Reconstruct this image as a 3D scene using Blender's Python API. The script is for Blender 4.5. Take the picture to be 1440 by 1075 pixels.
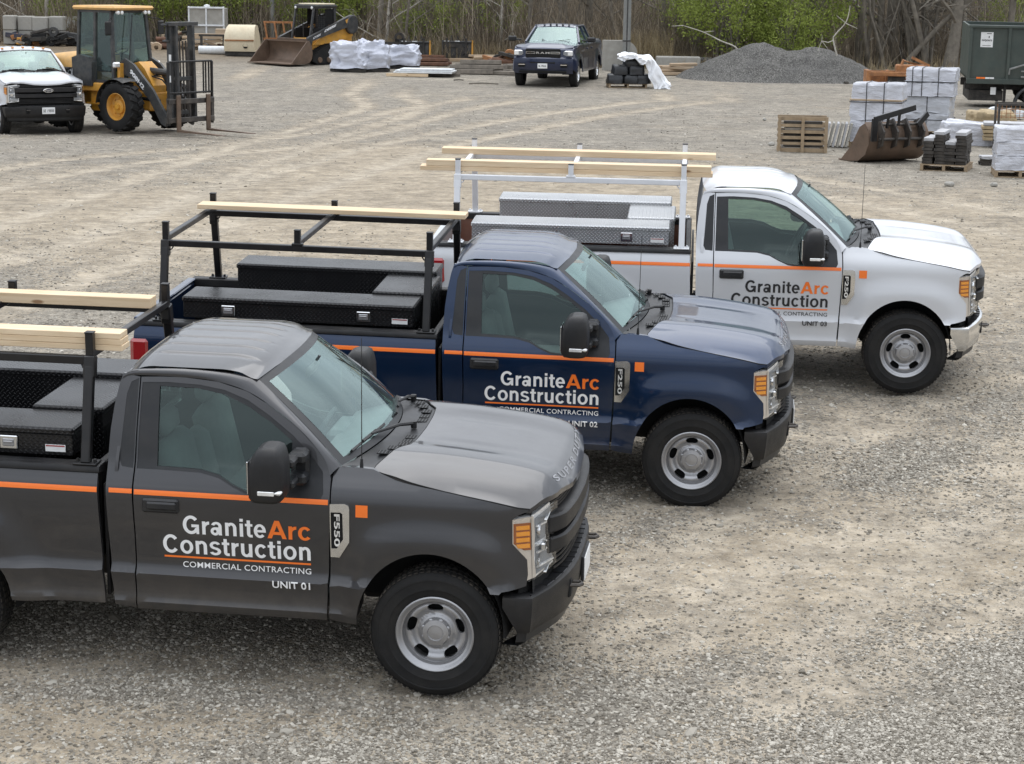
import bpy, math, random
import numpy as np
from mathutils import Vector, Matrix, geometry, noise
R = math.radians
rnd = random.Random(7)
rng = np.random.default_rng(11)
for o in list(bpy.data.objects):
    bpy.data.objects.remove(o, do_unlink=True)
scene = bpy.context.scene
C = scene.collection

# ------------------------------------------------------------------ camera
CAM_H, PITCH, ROLL, FW = 4.9796, R(14.3283), R(0.7939), 1.98994
cam_data = bpy.data.cameras.new('camera')
cam_data.sensor_width = 36
cam_data.lens = 36 * FW
cam_data.clip_start = 0.2
cam_data.clip_end = 2000
cam = bpy.data.objects.new('camera', cam_data)
cam.matrix_world = Matrix.Translation((0, 0, CAM_H)) @ Matrix.Rotation(R(90) - PITCH, 4, 'X') @ Matrix.Rotation(ROLL, 4, 'Z')
C.objects.link(cam)
scene.camera = cam
scene.render.resolution_x, scene.render.resolution_y = 1024, 764

# ------------------------------------------------------------------ world, sun, exposure
SUN_EL, SUN_AZ = R(66), R(10)
world = bpy.data.worlds.new('World')
scene.world = world
world.use_nodes = True
wn, wl = world.node_tree.nodes, world.node_tree.links
wn.clear()
sky = wn.new('ShaderNodeTexSky')
sky.sky_type = 'NISHITA'
sky.sun_disc = False
sky.sun_elevation = SUN_EL
sky.sun_rotation = SUN_AZ
sky.air_density = 1.0
sky.dust_density = 2.0
hs = wn.new('ShaderNodeHueSaturation')
hs.inputs['Saturation'].default_value = 0.30
wl.new(sky.outputs[0], hs.inputs['Color'])
tc = wn.new('ShaderNodeTexCoord')
cn = wn.new('ShaderNodeTexNoise')
cn.inputs['Scale'].default_value = 2.4
cn.inputs['Detail'].default_value = 5
mp = wn.new('ShaderNodeMapping')
mp.inputs['Scale'].default_value = (1, 1, 2.6)
wl.new(tc.outputs['Generated'], mp.inputs[0])
wl.new(mp.outputs[0], cn.inputs['Vector'])
cr = wn.new('ShaderNodeMapRange')
cr.inputs[1].default_value = 0.3
cr.inputs[2].default_value = 0.72
wl.new(cn.outputs[0], cr.inputs[0])
cloud = wn.new('ShaderNodeMix')
cloud.data_type = 'RGBA'
cloud.inputs[6].default_value = (4.5, 4.95, 5.6, 1)
cloud.inputs[7].default_value = (9.2, 9.6, 10.2, 1)
wl.new(cr.outputs[0], cloud.inputs[0])
mixw = wn.new('ShaderNodeMix')
mixw.data_type = 'RGBA'
mixw.inputs[0].default_value = 0.72
wl.new(hs.outputs[0], mixw.inputs[6])
wl.new(cloud.outputs[2], mixw.inputs[7])
# overcast luminance: the horizon is about a third as bright as the zenith
sx = wn.new('ShaderNodeSeparateXYZ'); wl.new(tc.outputs['Generated'], sx.inputs[0])
gm = wn.new('ShaderNodeMapRange')
for i_, v_ in enumerate((0.0, 1.0, 0.44, 1.18)): gm.inputs[i_ + 1].default_value = v_
wl.new(sx.outputs[2], gm.inputs[0])
dim = wn.new('ShaderNodeVectorMath'); dim.operation = 'SCALE'
wl.new(mixw.outputs[2], dim.inputs[0]); wl.new(gm.outputs[0], dim.inputs['Scale'])
bg = wn.new('ShaderNodeBackground')
bg.inputs['Strength'].default_value = 0.15
wl.new(dim.outputs[0], bg.inputs[0])
wo = wn.new('ShaderNodeOutputWorld')
wl.new(bg.outputs[0], wo.inputs[0])

sd = bpy.data.lights.new('sun', 'SUN')
sd.energy = 0.7
sd.angle = R(60)
sd.color = (1.0, 0.98, 0.95)
sun = bpy.data.objects.new('sun', sd)
# sun direction: azimuth measured like the sky texture (from +Y, clockwise)
dvec = Vector((math.sin(SUN_AZ) * math.cos(SUN_EL), math.cos(SUN_AZ) * math.cos(SUN_EL), math.sin(SUN_EL)))
sun.rotation_euler = dvec.to_track_quat('Z', 'Y').to_euler()
sun.location = (0, 0, 60)
C.objects.link(sun)

vs = scene.view_settings
vs.view_transform = 'Standard'
vs.look = 'None'
vs.exposure = 0.78
vs.gamma = 1
vs.use_curve_mapping = False
scene.render.engine = 'CYCLES'
scene.cycles.max_bounces = 8
scene.cycles.transparent_max_bounces = 12

# ------------------------------------------------------------------ materials
MATS = {}
class NT:
    def __init__(s, name):
        s.m = bpy.data.materials.new(name)
        s.m.use_nodes = True
        s.n, s.l = s.m.node_tree.nodes, s.m.node_tree.links
        s.n.clear()
        s.out = s.n.new('ShaderNodeOutputMaterial')
        s.b = s.n.new('ShaderNodeBsdfPrincipled')
        s.l.new(s.b.outputs[0], s.out.inputs[0])
        s.tc = None
    def coord(s, which='Object', scale=None):
        if s.tc is None:
            s.tc = s.n.new('ShaderNodeTexCoord')
        o = s.tc.outputs[which]
        if scale is not None:
            m = s.n.new('ShaderNodeMapping')
            m.inputs['Scale'].default_value = scale if hasattr(scale, '__len__') else (scale,) * 3
            s.l.new(o, m.inputs[0])
            o = m.outputs[0]
        return o
    def noise(s, vec, scale, detail=4, rough=0.6, dist=0):
        t = s.n.new('ShaderNodeTexNoise')
        t.inputs['Scale'].default_value = scale
        t.inputs['Detail'].default_value = detail
        t.inputs['Roughness'].default_value = rough
        t.inputs['Distortion'].default_value = dist
        if vec: s.l.new(vec, t.inputs['Vector'])
        return t.outputs[0]
    def vor(s, vec, scale, feature='F1', out='Distance', rand=1.0):
        t = s.n.new('ShaderNodeTexVoronoi')
        t.feature = feature
        t.inputs['Scale'].default_value = scale
        t.inputs['Randomness'].default_value = rand
        s.l.new(vec, t.inputs['Vector'])
        return t.outputs[out]
    def math(s, op, a, b=0.0, c=0.0, clamp=False):
        t = s.n.new('ShaderNodeMath')
        t.operation = op
        t.use_clamp = clamp
        for i, x in enumerate((a, b, c)):
            if isinstance(x, (int, float)): t.inputs[i].default_value = x
            else: s.l.new(x, t.inputs[i])
        return t.outputs[0]
    def mr(s, v, a, b, c=0.0, d=1.0):
        t = s.n.new('ShaderNodeMapRange')
        s.l.new(v, t.inputs[0])
        for i, x in enumerate((a, b, c, d)): t.inputs[i + 1].default_value = x
        return t.outputs[0]
    def mix(s, f, a, b, mode='MIX'):
        t = s.n.new('ShaderNodeMix')
        t.data_type = 'RGBA'
        t.blend_type = mode
        for i, x in ((0, f), (6, a), (7, b)):
            if isinstance(x, (int, float)): t.inputs[i].default_value = x
            elif isinstance(x, tuple): t.inputs[i].default_value = tuple(x) + (1,) * (4 - len(x))
            else: s.l.new(x, t.inputs[i])
        return t.outputs[2]
    def bump(s, h, strength=0.3, dist=0.01, prev=None):
        t = s.n.new('ShaderNodeBump')
        t.inputs['Strength'].default_value = strength
        t.inputs['Distance'].default_value = dist
        s.l.new(h, t.inputs['Height'])
        if prev: s.l.new(prev, t.inputs['Normal'])
        return t.outputs[0]
    def set(s, **k):
        names = dict(color='Base Color', rough='Roughness', metal='Metallic', coat='Coat Weight', coatr='Coat Roughness',
                     normal='Normal', spec='Specular IOR Level', trans='Transmission Weight', ior='IOR', sheen='Sheen Weight',
                     emit='Emission Color', es='Emission Strength', sss='Subsurface Weight')
        for a, v in k.items():
            i = s.b.inputs[names[a]]
            if isinstance(v, (int, float)): i.default_value = v
            elif isinstance(v, tuple): i.default_value = tuple(v) + (1,) * (4 - len(v))
            else: s.l.new(v, i)
        return s

def simple(name, col, rough=0.5, metal=0.0, var=0.12, nscale=6.0, bump=0.0, bscale=60, coat=0.0, dirt=0.0, dirtcol=(0.23, 0.2, 0.165), spec=0.5):
    """Principled colour with slow tonal variation, optional dust and fine relief."""
    t = NT(name)
    v = t.coord()
    n1 = t.noise(v, nscale, 5)
    dark = tuple(c * (1 - var) for c in col)
    light = tuple(min(1, c * (1 + var)) for c in col)
    c = t.mix(t.mr(n1, 0.3, 0.7), dark, light)
    if dirt:
        n2 = t.noise(v, nscale * 0.6 + 1.3, 8, 0.7)
        c = t.mix(t.math('MULTIPLY', t.mr(n2, 0.42, 0.72), dirt), c, dirtcol)
    r = t.mr(n1, 0.3, 0.7, max(0.02, rough - 0.05), min(1, rough + 0.07))
    t.set(color=c, rough=r, metal=metal, coat=coat, spec=spec)
    if bump:
        t.set(normal=t.bump(t.noise(v, bscale, 4), bump, 0.004))
    MATS[name] = t.m
    return t.m

def paint(name, col, flake=0.35, dirt=0.42, rough=0.30):
    t = NT(name)
    v = t.coord()
    sep = t.n.new('ShaderNodeSeparateXYZ')
    t.l.new(v, sep.inputs[0])
    n = t.noise(v, 3.0, 8, 0.7)
    low = t.mr(sep.outputs[2], 0.75, 0.35, 0.0, 1.0)            # road dust gathers low on the body
    d = t.math('MULTIPLY', t.math('MULTIPLY', low, t.mr(n, 0.35, 0.75)), dirt)
    film = t.math('MULTIPLY', t.mr(t.noise(v, 1.1, 6, 0.65), 0.35, 0.8), dirt * 0.10)
    d = t.math('ADD', d, film, clamp=True)
    c = t.mix(d, col, (0.22, 0.19, 0.155))
    t.set(color=c, rough=t.mr(n, 0.3, 0.8, rough, rough + 0.12), metal=flake, spec=.3, coat=.85, coatr=t.mr(n, 0.35, 0.8, 0.03, 0.12))
    MATS[name] = t.m
    return t.m

paint('paint_grey', (0.038, 0.038, 0.041), 0.45)
paint('paint_blue', (0.0008, 0.0165, 0.056), 0.5)
paint('paint_white', (0.56, 0.57, 0.59), 0.0, 0.22)
paint('paint_navy', (0.010, 0.018, 0.050), 0.35, 0.35)
simple('black_plastic', (0.010, 0.010, 0.011), 0.48, bump=0.25, bscale=400, dirt=0.06, spec=.4)
simple('black_trim', (0.016, 0.017, 0.019), 0.38, var=0.05, dirt=0.05, spec=.4)
simple('gap_black', (0.006, 0.006, 0.006), 0.9)
simple('rubber', (0.011, 0.011, 0.0112), 0.75, bump=0.2, bscale=90, dirt=0.05, spec=.3)
simple('rubber_tread', (0.020, 0.019, 0.018), 0.9, bump=0.3, bscale=90, dirt=0.35, spec=.2)
simple('steel_wheel', (0.40, 0.40, 0.41), 0.42, metal=0.75, var=0.08, dirt=0.14, dirtcol=(0.2, 0.18, 0.15))
simple('dark_hole', (0.01, 0.01, 0.01), 0.9)
simple('bed_brown', (0.20, 0.085, 0.055), 0.6, dirt=0.3)
simple('chrome', (0.72, 0.73, 0.74), 0.14, metal=1.0, var=0.05, dirt=0.1)
simple('decal_orange', (0.92, 0.19, 0.02), 0.35, var=0.03, coat=0.3)
simple('decal_white', (0.82, 0.82, 0.82), 0.4, var=0.02)
simple('decal_black', (0.018, 0.018, 0.02), 0.4, var=0.02)
simple('powder_black', (0.005, 0.005, 0.006), 0.34, var=0.2, bump=0.12, bscale=200, dirt=0.04)
simple('powder_white', (0.72, 0.73, 0.75), 0.35, var=0.05, dirt=0.08)
simple('seat_fabric', (0.24, 0.245, 0.25), 0.9, bump=0.3, bscale=200)
simple('interior_dark', (0.045, 0.047, 0.05), 0.7)
simple('interior_grey', (0.22, 0.225, 0.23), 0.7)
simple('amber_dark', (0.30, 0.085, 0.012), 0.3, coat=.6)
simple('amber', (0.85, 0.32, 0.02), 0.2, coat=1.0, var=0.1)
simple('red_lens', (0.30, 0.010, 0.013), 0.2, coat=1.0, var=0.1)
simple('lamp_reflector', (0.86, 0.86, 0.85), 0.22, metal=0.45, var=0.15, nscale=18)
simple('lamp_bezel', (0.62, 0.55, 0.47), 0.3, metal=0.2, var=0.05)
simple('plate_white', (0.75, 0.75, 0.74), 0.45)
simple('dark_steel', (0.055, 0.05, 0.047), 0.5, metal=0.5, dirt=0.4, bump=0.2)
simple('under_steel', (0.03, 0.028, 0.026), 0.8, metal=0.2, dirt=0.3)
simple('machine_yellow', (0.62, 0.30, 0.035), 0.45, dirt=0.35, var=0.15)
simple('machine_yellow_faded', (0.66, 0.38, 0.12), 0.5, dirt=0.3, var=0.15)
simple('machine_black', (0.028, 0.03, 0.032), 0.5, dirt=0.3)
simple('worn_steel', (0.15, 0.105, 0.075), 0.5, metal=0.35, var=0.35, nscale=3, dirt=0.5, dirtcol=(0.12, 0.07, 0.045), bump=0.3)
simple('rust_brown', (0.13, 0.065, 0.04), 0.8, var=.4, nscale=5, bump=.3)
simple('rust_orange', (0.36, 0.16, 0.06), 0.7, var=0.4, nscale=5, dirt=0.6, dirtcol=(0.12, 0.055, 0.03), bump=0.3)
simple('concrete', (0.36, 0.345, 0.31), 0.9, var=0.15, nscale=2.5, dirt=0.45, dirtcol=(0.2, 0.19, 0.16), bump=0.5, bscale=25)
simple('galvanized_pole', (0.22, 0.225, 0.215), 0.75, var=0.2, nscale=4, dirt=0.3)
simple('grey_wood', (0.20, 0.175, 0.145), 0.85, var=0.35, nscale=5, dirt=0.4, bump=0.4)
simple('pallet_wood', (0.33, 0.245, 0.155), 0.85, var=0.3, nscale=4, dirt=0.4, dirtcol=(0.16, 0.13, 0.10), bump=0.4)
simple('dark_stone', (0.050, 0.044, 0.038), 0.85, var=0.4, nscale=9, dirt=0.3, dirtcol=(0.10, 0.08, 0.06), bump=0.5, bscale=30)
simple('cap_stone', (0.42, 0.42, 0.43), 0.8, var=0.15)
simple('olive_metal', (0.045, 0.06, 0.052), 0.5, var=0.2, nscale=2, dirt=0.4, dirtcol=(0.10, 0.10, 0.08))
simple('white_panel', (0.70, 0.72, 0.73), 0.5, dirt=0.2)
simple('cream_paint', (0.64, 0.56, 0.40), 0.6, dirt=0.4, nscale=3, dirtcol=(0.25, 0.15, 0.08))
simple('black_wrap', (0.020, 0.021, 0.023), 0.38, var=0.3, bump=0.6, bscale=14)
simple('fabric_white', (0.80, 0.81, 0.83), 0.6, var=0.05)
simple('bark_grey', (0.17, 0.15, 0.122), 0.95, var=0.35, nscale=4, bump=0.8, bscale=18)
simple('bark_pale', (0.42, 0.39, 0.34), 0.9, var=0.3, nscale=4, bump=0.5, bscale=18)
simple('straw', (0.36, 0.28, 0.17), 0.95, var=0.25)

def plastic_wrap(name, col):
    t = NT(name)
    v = t.coord()
    n = t.noise(t.coord('Object', (1, 1, 3)), 3.5, 6, 0.62, 1.2)
    f = t.noise(v, 14, 5, 0.6, 2.5)
    c = t.mix(t.mr(n, 0.3, 0.7), tuple(x * 0.8 for x in col), col)
    t.set(color=c, rough=0.28, coat=0.35, normal=t.bump(f, 0.55, 0.03, t.bump(n, 0.5, 0.06)))
    MATS[name] = t.m
plastic_wrap('wrap_white', (0.64, 0.65, 0.70))
plastic_wrap('wrap_clear', (0.52, 0.535, 0.57))
plastic_wrap('wrap_bluish', (0.60, 0.62, 0.70))

def lumber(name, a, b):
    t = NT(name)
    v = t.coord('Object', (0.7, 9, 9))
    oi = t.n.new('ShaderNodeObjectInfo')
    add = t.n.new('ShaderNodeVectorMath'); add.operation = 'ADD'
    comb = t.n.new('ShaderNodeCombineXYZ')
    r7 = t.math('MULTIPLY', oi.outputs['Random'], 37.0)
    for i in range(3): t.l.new(r7, comb.inputs[i])
    t.l.new(v, add.inputs[0]); t.l.new(comb.outputs[0], add.inputs[1])
    g = t.noise(add.outputs[0], 2.6, 8, 0.65, 0.6)
    c = t.mix(t.mr(g, 0.32, 0.68), a, b)
    k = t.vor(t.coord('Object', (1.6, 5, 5)), 1.25)
    kn = t.mr(k, 0.11, 0.06)
    c = t.mix(t.math('MULTIPLY', kn, 0.85), c, (0.19, 0.085, 0.03))
    c = t.mix(t.mr(oi.outputs['Random'], 0, 1, 0, 0.18), c, (0.55, 0.33, 0.15))
    t.set(color=c, rough=0.72, normal=t.bump(g, 0.12, 0.004))
    MATS[name] = t.m
lumber('lumber_yellow', (0.60, 0.445, 0.275), (0.78, 0.63, 0.44))
lumber('lumber_weathered', (0.30, 0.225, 0.15), (0.46, 0.37, 0.27))

def tread(name, col, rough, metal, strength, lift):
    """diamond tread plate: raised lozenges in alternating directions, from the box UVs (metres)"""
    t = NT(name)
    uv = t.coord('UV', 1 / 0.036)
    sep = t.n.new('ShaderNodeSeparateXYZ')
    t.l.new(uv, sep.inputs[0])
    a0 = t.math('ADD', sep.outputs[0], sep.outputs[1])
    b0 = t.math('SUBTRACT', sep.outputs[0], sep.outputs[1])
    fa, fb = t.math('FLOOR', a0), t.math('FLOOR', b0)
    par = t.math('ABSOLUTE', t.math('MODULO', t.math('ADD', fa, fb), 2.0))
    p = t.math('SUBTRACT', t.math('SUBTRACT', a0, fa), 0.5)
    q = t.math('SUBTRACT', t.math('SUBTRACT', b0, fb), 0.5)
    def blend(x, y):
        return t.math('ADD', t.math('MULTIPLY', x, par), t.math('MULTIPLY', y, t.math('SUBTRACT', 1.0, par)))
    P, Q = blend(p, q), blend(q, p)
    e = t.math('ADD', t.math('POWER', t.math('ABSOLUTE', t.math('MULTIPLY', P, 2.05)), 2.0),
               t.math('POWER', t.math('ABSOLUTE', t.math('MULTIPLY', Q, 5.5)), 2.0))
    h = t.mr(e, 1.0, 0.25)
    v = t.coord()
    n = t.noise(v, 4, 5)
    c = t.mix(h, tuple(x * 0.85 for x in col), tuple(min(1, x * lift) for x in col))
    t.set(color=c, rough=t.mr(n, 0.3, 0.7, rough - 0.06, rough + 0.08), metal=metal, normal=t.bump(h, strength, 0.004))
    MATS[name] = t.m
tread('tread_black', (0.007, 0.007, 0.008), 0.24, 0.0, 1.0, 1.3)
tread('tread_aluminium', (0.55, 0.56, 0.57), 0.32, 0.85, 1.0, 1.3)

def glass(name, tint, ior=1.5, gl=(1, 1, 1), dusty=0.05):
    t = NT(name)
    t.n.remove(t.b)
    tr = t.n.new('ShaderNodeBsdfTransparent'); tr.inputs[0].default_value = tint + (1,)
    g = t.n.new('ShaderNodeBsdfGlossy'); g.inputs['Roughness'].default_value = 0.015; g.inputs[0].default_value = gl + (1,)
    geo = t.n.new('ShaderNodeNewGeometry')
    dt = t.n.new('ShaderNodeVectorMath'); dt.operation = 'DOT_PRODUCT'
    t.l.new(geo.outputs['Normal'], dt.inputs[0]); t.l.new(geo.outputs['Incoming'], dt.inputs[1])
    cosv = t.math('ABSOLUTE', dt.outputs['Value'])
    f0 = ((ior - 1) / (ior + 1)) ** 2 * 1.6
    f = t.math('ADD', t.math('MULTIPLY', t.math('POWER', t.math('SUBTRACT', 1.0, cosv), 4.0), 1 - f0), f0, clamp=True)
    m = t.n.new('ShaderNodeMixShader')
    t.l.new(f, m.inputs[0]); t.l.new(tr.outputs[0], m.inputs[1]); t.l.new(g.outputs[0], m.inputs[2])
    d = t.n.new('ShaderNodeBsdfDiffuse'); d.inputs[0].default_value = (0.42, 0.46, 0.45, 1)
    m2 = t.n.new('ShaderNodeMixShader')
    nz = t.mr(t.noise(t.coord(), 2.5, 7, 0.7), 0.3, 0.75, dusty * 0.4, dusty)
    t.l.new(nz, m2.inputs[0]); t.l.new(m.outputs[0], m2.inputs[1]); t.l.new(d.outputs[0], m2.inputs[2])
    t.l.new(m2.outputs[0], t.out.inputs[0])
    MATS[name] = t.m
glass('glass_windshield', (0.70, 0.84, 0.80), 1.9, (0.74, 0.93, 0.91), 0.05)
glass('glass_side', (0.42, 0.54, 0.50), 1.5, (0.80, 0.97, 0.93), 0.012)
glass('glass_machine', (0.42, 0.55, 0.53), 1.5, (0.8, 1, 0.98), 0.08)
glass('lens_clear', (0.96, 0.965, 0.97), 1.3, (1, 1, 1), 0.02)

# ------------------------------------------------------------------ mesh helpers
class MB:
    def __init__(s):
        s.v, s.f, s.m = [], [], []
    def add(s, vs, fs, mi=0):
        b = len(s.v)
        s.v.extend([tuple(p) for p in vs])
        s.f.extend([tuple(b + i for i in f) for f in fs])
        s.m.extend([mi] * len(fs))
        return s
    def box(s, c, d, rot=None, mi=0, ch=0.0):
        x, y, z = d[0] / 2, d[1] / 2, d[2] / 2
        pts = []
        ch = min(ch, x * .9, y * .9, z * .9)
        if ch > 0:
            fs, idx = [], {}
            for sx in (-1, 1):
                for sy in (-1, 1):
                    for sz in (-1, 1):
                        for ax in range(3):
                            q = [sx * (x - ch), sy * (y - ch), sz * (z - ch)]
                            q[ax] = (sx * x, sy * y, sz * z)[ax]
                            idx[(sx, sy, sz, ax)] = len(pts)
                            pts.append(Vector(q))
            for ax in range(3):
                a1, a2 = (ax + 1) % 3, (ax + 2) % 3
                for sg in (-1, 1):
                    loop = []
                    for p, q in ((-1, -1), (1, -1), (1, 1), (-1, 1)):
                        k = [0, 0, 0]; k[ax] = sg; k[a1] = p; k[a2] = q
                        loop.append(idx[tuple(k) + (ax,)])
                    fs.append(loop if sg > 0 else loop[::-1])
            for ax in range(3):
                a1, a2 = (ax + 1) % 3, (ax + 2) % 3
                for p in (-1, 1):
                    for q in (-1, 1):
                        k0 = [0, 0, 0]; k0[a1] = p; k0[a2] = q
                        k1 = list(k0); k0[ax] = -1; k1[ax] = 1
                        k0, k1 = tuple(k0), tuple(k1)
                        f = [idx[k0 + (a1,)], idx[k1 + (a1,)], idx[k1 + (a2,)], idx[k0 + (a2,)]]
                        fs.append(f if p * q < 0 else f[::-1])
            for k in [(a, b, c2) for a in (-1, 1) for b in (-1, 1) for c2 in (-1, 1)]:
                f = [idx[k + (0,)], idx[k + (1,)], idx[k + (2,)]]
                fs.append(f if k[0] * k[1] * k[2] > 0 else f[::-1])
        else:
            pts = [Vector((sx * x, sy * y, sz * z)) for sx in (-1, 1) for sy in (-1, 1) for sz in (-1, 1)]
            fs = [(0, 1, 3, 2), (4, 6, 7, 5), (0, 4, 5, 1), (2, 3, 7, 6), (0, 2, 6, 4), (1, 5, 7, 3)]
        if rot is not None:
            rm = rot if isinstance(rot, Matrix) else Matrix.Rotation(rot, 3, 'Z')
            pts = [rm @ p for p in pts]
        c = Vector(c)
        return s.add([p + c for p in pts], fs, mi)
    def bar(s, p0, p1, w, h=None, mi=0, ch=0.0, up=(0, 0, 1)):
        """square bar between two points: w across, h along 'up'"""
        p0, p1 = Vector(p0), Vector(p1)
        d = p1 - p0
        L = d.length
        x = d.normalized()
        y = Vector(up).cross(x)
        if y.length < 1e-4: y = Vector((0, 1, 0)).cross(x)
        if y.length < 1e-4: y = Vector((1, 0, 0)).cross(x)
        y.normalize()
        z = x.cross(y)
        m = Matrix((x, y, z)).transposed()
        return s.box((p0 + p1) / 2, (L, w, h if h else w), m, mi, ch)
    def tube(s, pts, r, n=8, mi=0, cap=True):
        pts = [Vector(p) for p in pts]
        rs = r if hasattr(r, '__len__') else [r] * len(pts)
        vs, fs = [], []
        t0 = (pts[1] - pts[0]).normalized()
        ref = Vector((0, 0, 1)) if abs(t0.z) < 0.9 else Vector((1, 0, 0))
        for i, p in enumerate(pts):
            t = (pts[min(i + 1, len(pts) - 1)] - pts[max(i - 1, 0)]).normalized()
            a = t.cross(ref)
            if a.length < 1e-3: a = t.cross(Vector((0, 1, 0)))
            a.normalize()
            b = t.cross(a)
            for k in range(n):
                an = 2 * math.pi * k / n
                vs.append(p + (a * math.cos(an) + b * math.sin(an)) * rs[i])
        for i in range(len(pts) - 1):
            for k in range(n):
                k2 = (k + 1) % n
                fs.append((i * n + k, (i + 1) * n + k, (i + 1) * n + k2, i * n + k2))
        if cap:
            fs.append(tuple(range(n)))
            fs.append(tuple((len(pts) - 1) * n + k for k in reversed(range(n))))
        return s.add(vs, fs, mi)
    def lathe(s, prof, c=(0, 0, 0), axis='Y', n=40, mi=0, sgn=1):
        """profile of (radius, offset along axis) revolved"""
        vs, fs = [], []
        for r_, o in prof:
            for k in range(n):
                a = 2 * math.pi * k / n
                u, w = r_ * math.cos(a), r_ * math.sin(a)
                q = (u, o * sgn, w) if axis == 'Y' else ((o * sgn, u, w) if axis == 'X' else (u, w, o * sgn))
                vs.append(Vector(q) + Vector(c))
        for i in range(len(prof) - 1):
            for k in range(n):
                k2 = (k + 1) % n
                fs.append((i * n + k, i * n + k2, (i + 1) * n + k2, (i + 1) * n + k))
        return s.add(vs, fs, mi)
    def prism(s, pts, fn, d0, d1, mi=0):
        """closed outline pts (u,v) extruded from depth d0 to d1; fn(u,v,d)->xyz"""
        n = len(pts)
        vs = [fn(u, v, d0) for u, v in pts] + [fn(u, v, d1) for u, v in pts]
        tri = geometry.tessellate_polygon([[Vector((u, v, 0)) for u, v in pts]])
        fs = [tuple(t) for t in tri] + [tuple(n + i for i in reversed(t)) for t in tri]
        fs += [(i, (i + 1) % n, n + (i + 1) % n, n + i) for i in range(n)]
        return s.add(vs, fs, mi)
    def grid(s, P, mi=0, flip=False):
        """P[i][j] of points"""
        a, b = len(P), len(P[0])
        vs = [p for row in P for p in row]
        fs = []
        for i in range(a - 1):
            for j in range(b - 1):
                q = (i * b + j, (i + 1) * b + j, (i + 1) * b + j + 1, i * b + j + 1)
                fs.append(q[::-1] if flip else q)
        return s.add(vs, fs, mi)
    def xf(s, m):
        s.v = [tuple(m @ Vector(p)) for p in s.v]
        return s
    def build(s, name, mats, parent=None, angle=35, uv=False, loc=None, fix=True, smooth=True):
        me = bpy.data.meshes.new(name)
        me.from_pydata(s.v, [], s.f)
        if not isinstance(mats, (list, tuple)): mats = [mats]
        for m in mats: me.materials.append(MATS[m] if isinstance(m, str) else m)
        if len(mats) > 1: me.polygons.foreach_set('material_index', s.m)
        if fix:
            import bmesh
            bm = bmesh.new(); bm.from_mesh(me)
            bmesh.ops.recalc_face_normals(bm, faces=bm.faces)
            bm.to_mesh(me); bm.free()
        if uv: box_uv(me)
        if smooth:
            me.shade_smooth()
            me.set_sharp_from_angle(angle=R(angle))
        me.update()
        return link(name, me, parent, loc)

def box_uv(me):
    lay = me.uv_layers.new(name='box')
    for p in me.polygons:
        n = p.normal
        ax = max(range(3), key=lambda i: abs(n[i]))
        for li in p.loop_indices:
            c = me.vertices[me.loops[li].vertex_index].co
            lay.data[li].uv = (c.y, c.z) if ax == 0 else ((c.x, c.z) if ax == 1 else (c.x, c.y))

def link(name, me, parent=None, loc=None):
    o = bpy.data.objects.new(name, me)
    C.objects.link(o)
    if loc: o.location = loc
    if parent is not None: o.parent = parent
    return o

def thing(name, label, cat, loc=(0, 0, 0), rz=0.0, group=None, tilt=0.0):
    o = bpy.data.objects.new(name, None)
    o.empty_display_size = 0.3
    C.objects.link(o)
    o.location = loc
    o.rotation_euler = (0, tilt, rz)
    return tag(o, label, cat, group)

def tag(o, label=None, cat=None, group=None, kind=None):
    if label: o['label'] = label
    if cat: o['category'] = cat
    if group: o['group'] = group
    if kind: o['kind'] = kind
    return o

CHILD = {}
def copy_tree(o, parent=None, remap=None, skip=()):
    c = o.copy()
    C.objects.link(c)
    c.parent = parent
    if remap and c.type == 'MESH':
        for i, sl in enumerate(c.material_slots):
            nm = sl.material.name if sl.material else None
            if nm in remap:
                sl.link = 'OBJECT'
                sl.material = MATS[remap[nm]]
    for ch in list(o.children):
        if ch.name.split('.')[0] in skip or ch in skip: continue
        copy_tree(ch, c, remap, skip)
    return c

def inpoly(x, y, poly):
    c = False
    j = len(poly) - 1
    for i in range(len(poly)):
        xi, yi = poly[i]; xj, yj = poly[j]
        if (yi > y) != (yj > y) and x < (xj - xi) * (y - yi) / (yj - yi + 1e-15) + xi:
            c = not c
        j = i
    return c

def resample(pts, step, closed=True):
    out = []
    n = len(pts)
    for i in range(n if closed else n - 1):
        a, b = pts[i], pts[(i + 1) % n]
        L = math.dist(a, b)
        k = max(1, int(math.ceil(L / step)))
        for j in range(k):
            t = j / k
            out.append(tuple(a[d] + (b[d] - a[d]) * t for d in range(len(a))))
    if not closed: out.append(tuple(pts[-1]))
    return out

def smooth_line(pts, k=4):
    """Catmull-Rom through open polyline"""
    P = [pts[0]] + list(pts) + [pts[-1]]
    out = []
    for i in range(1, len(P) - 2):
        for j in range(k):
            t = j / k
            out.append(tuple(0.5 * ((2 * P[i][d]) + (-P[i-1][d] + P[i+1][d]) * t + (2*P[i-1][d] - 5*P[i][d] + 4*P[i+1][d] - P[i+2][d]) * t*t
                                    + (-P[i-1][d] + 3*P[i][d] - 3*P[i+1][d] + P[i+2][d]) * t**3) for d in range(len(P[0]))))
    out.append(tuple(pts[-1]))
    return out

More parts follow.
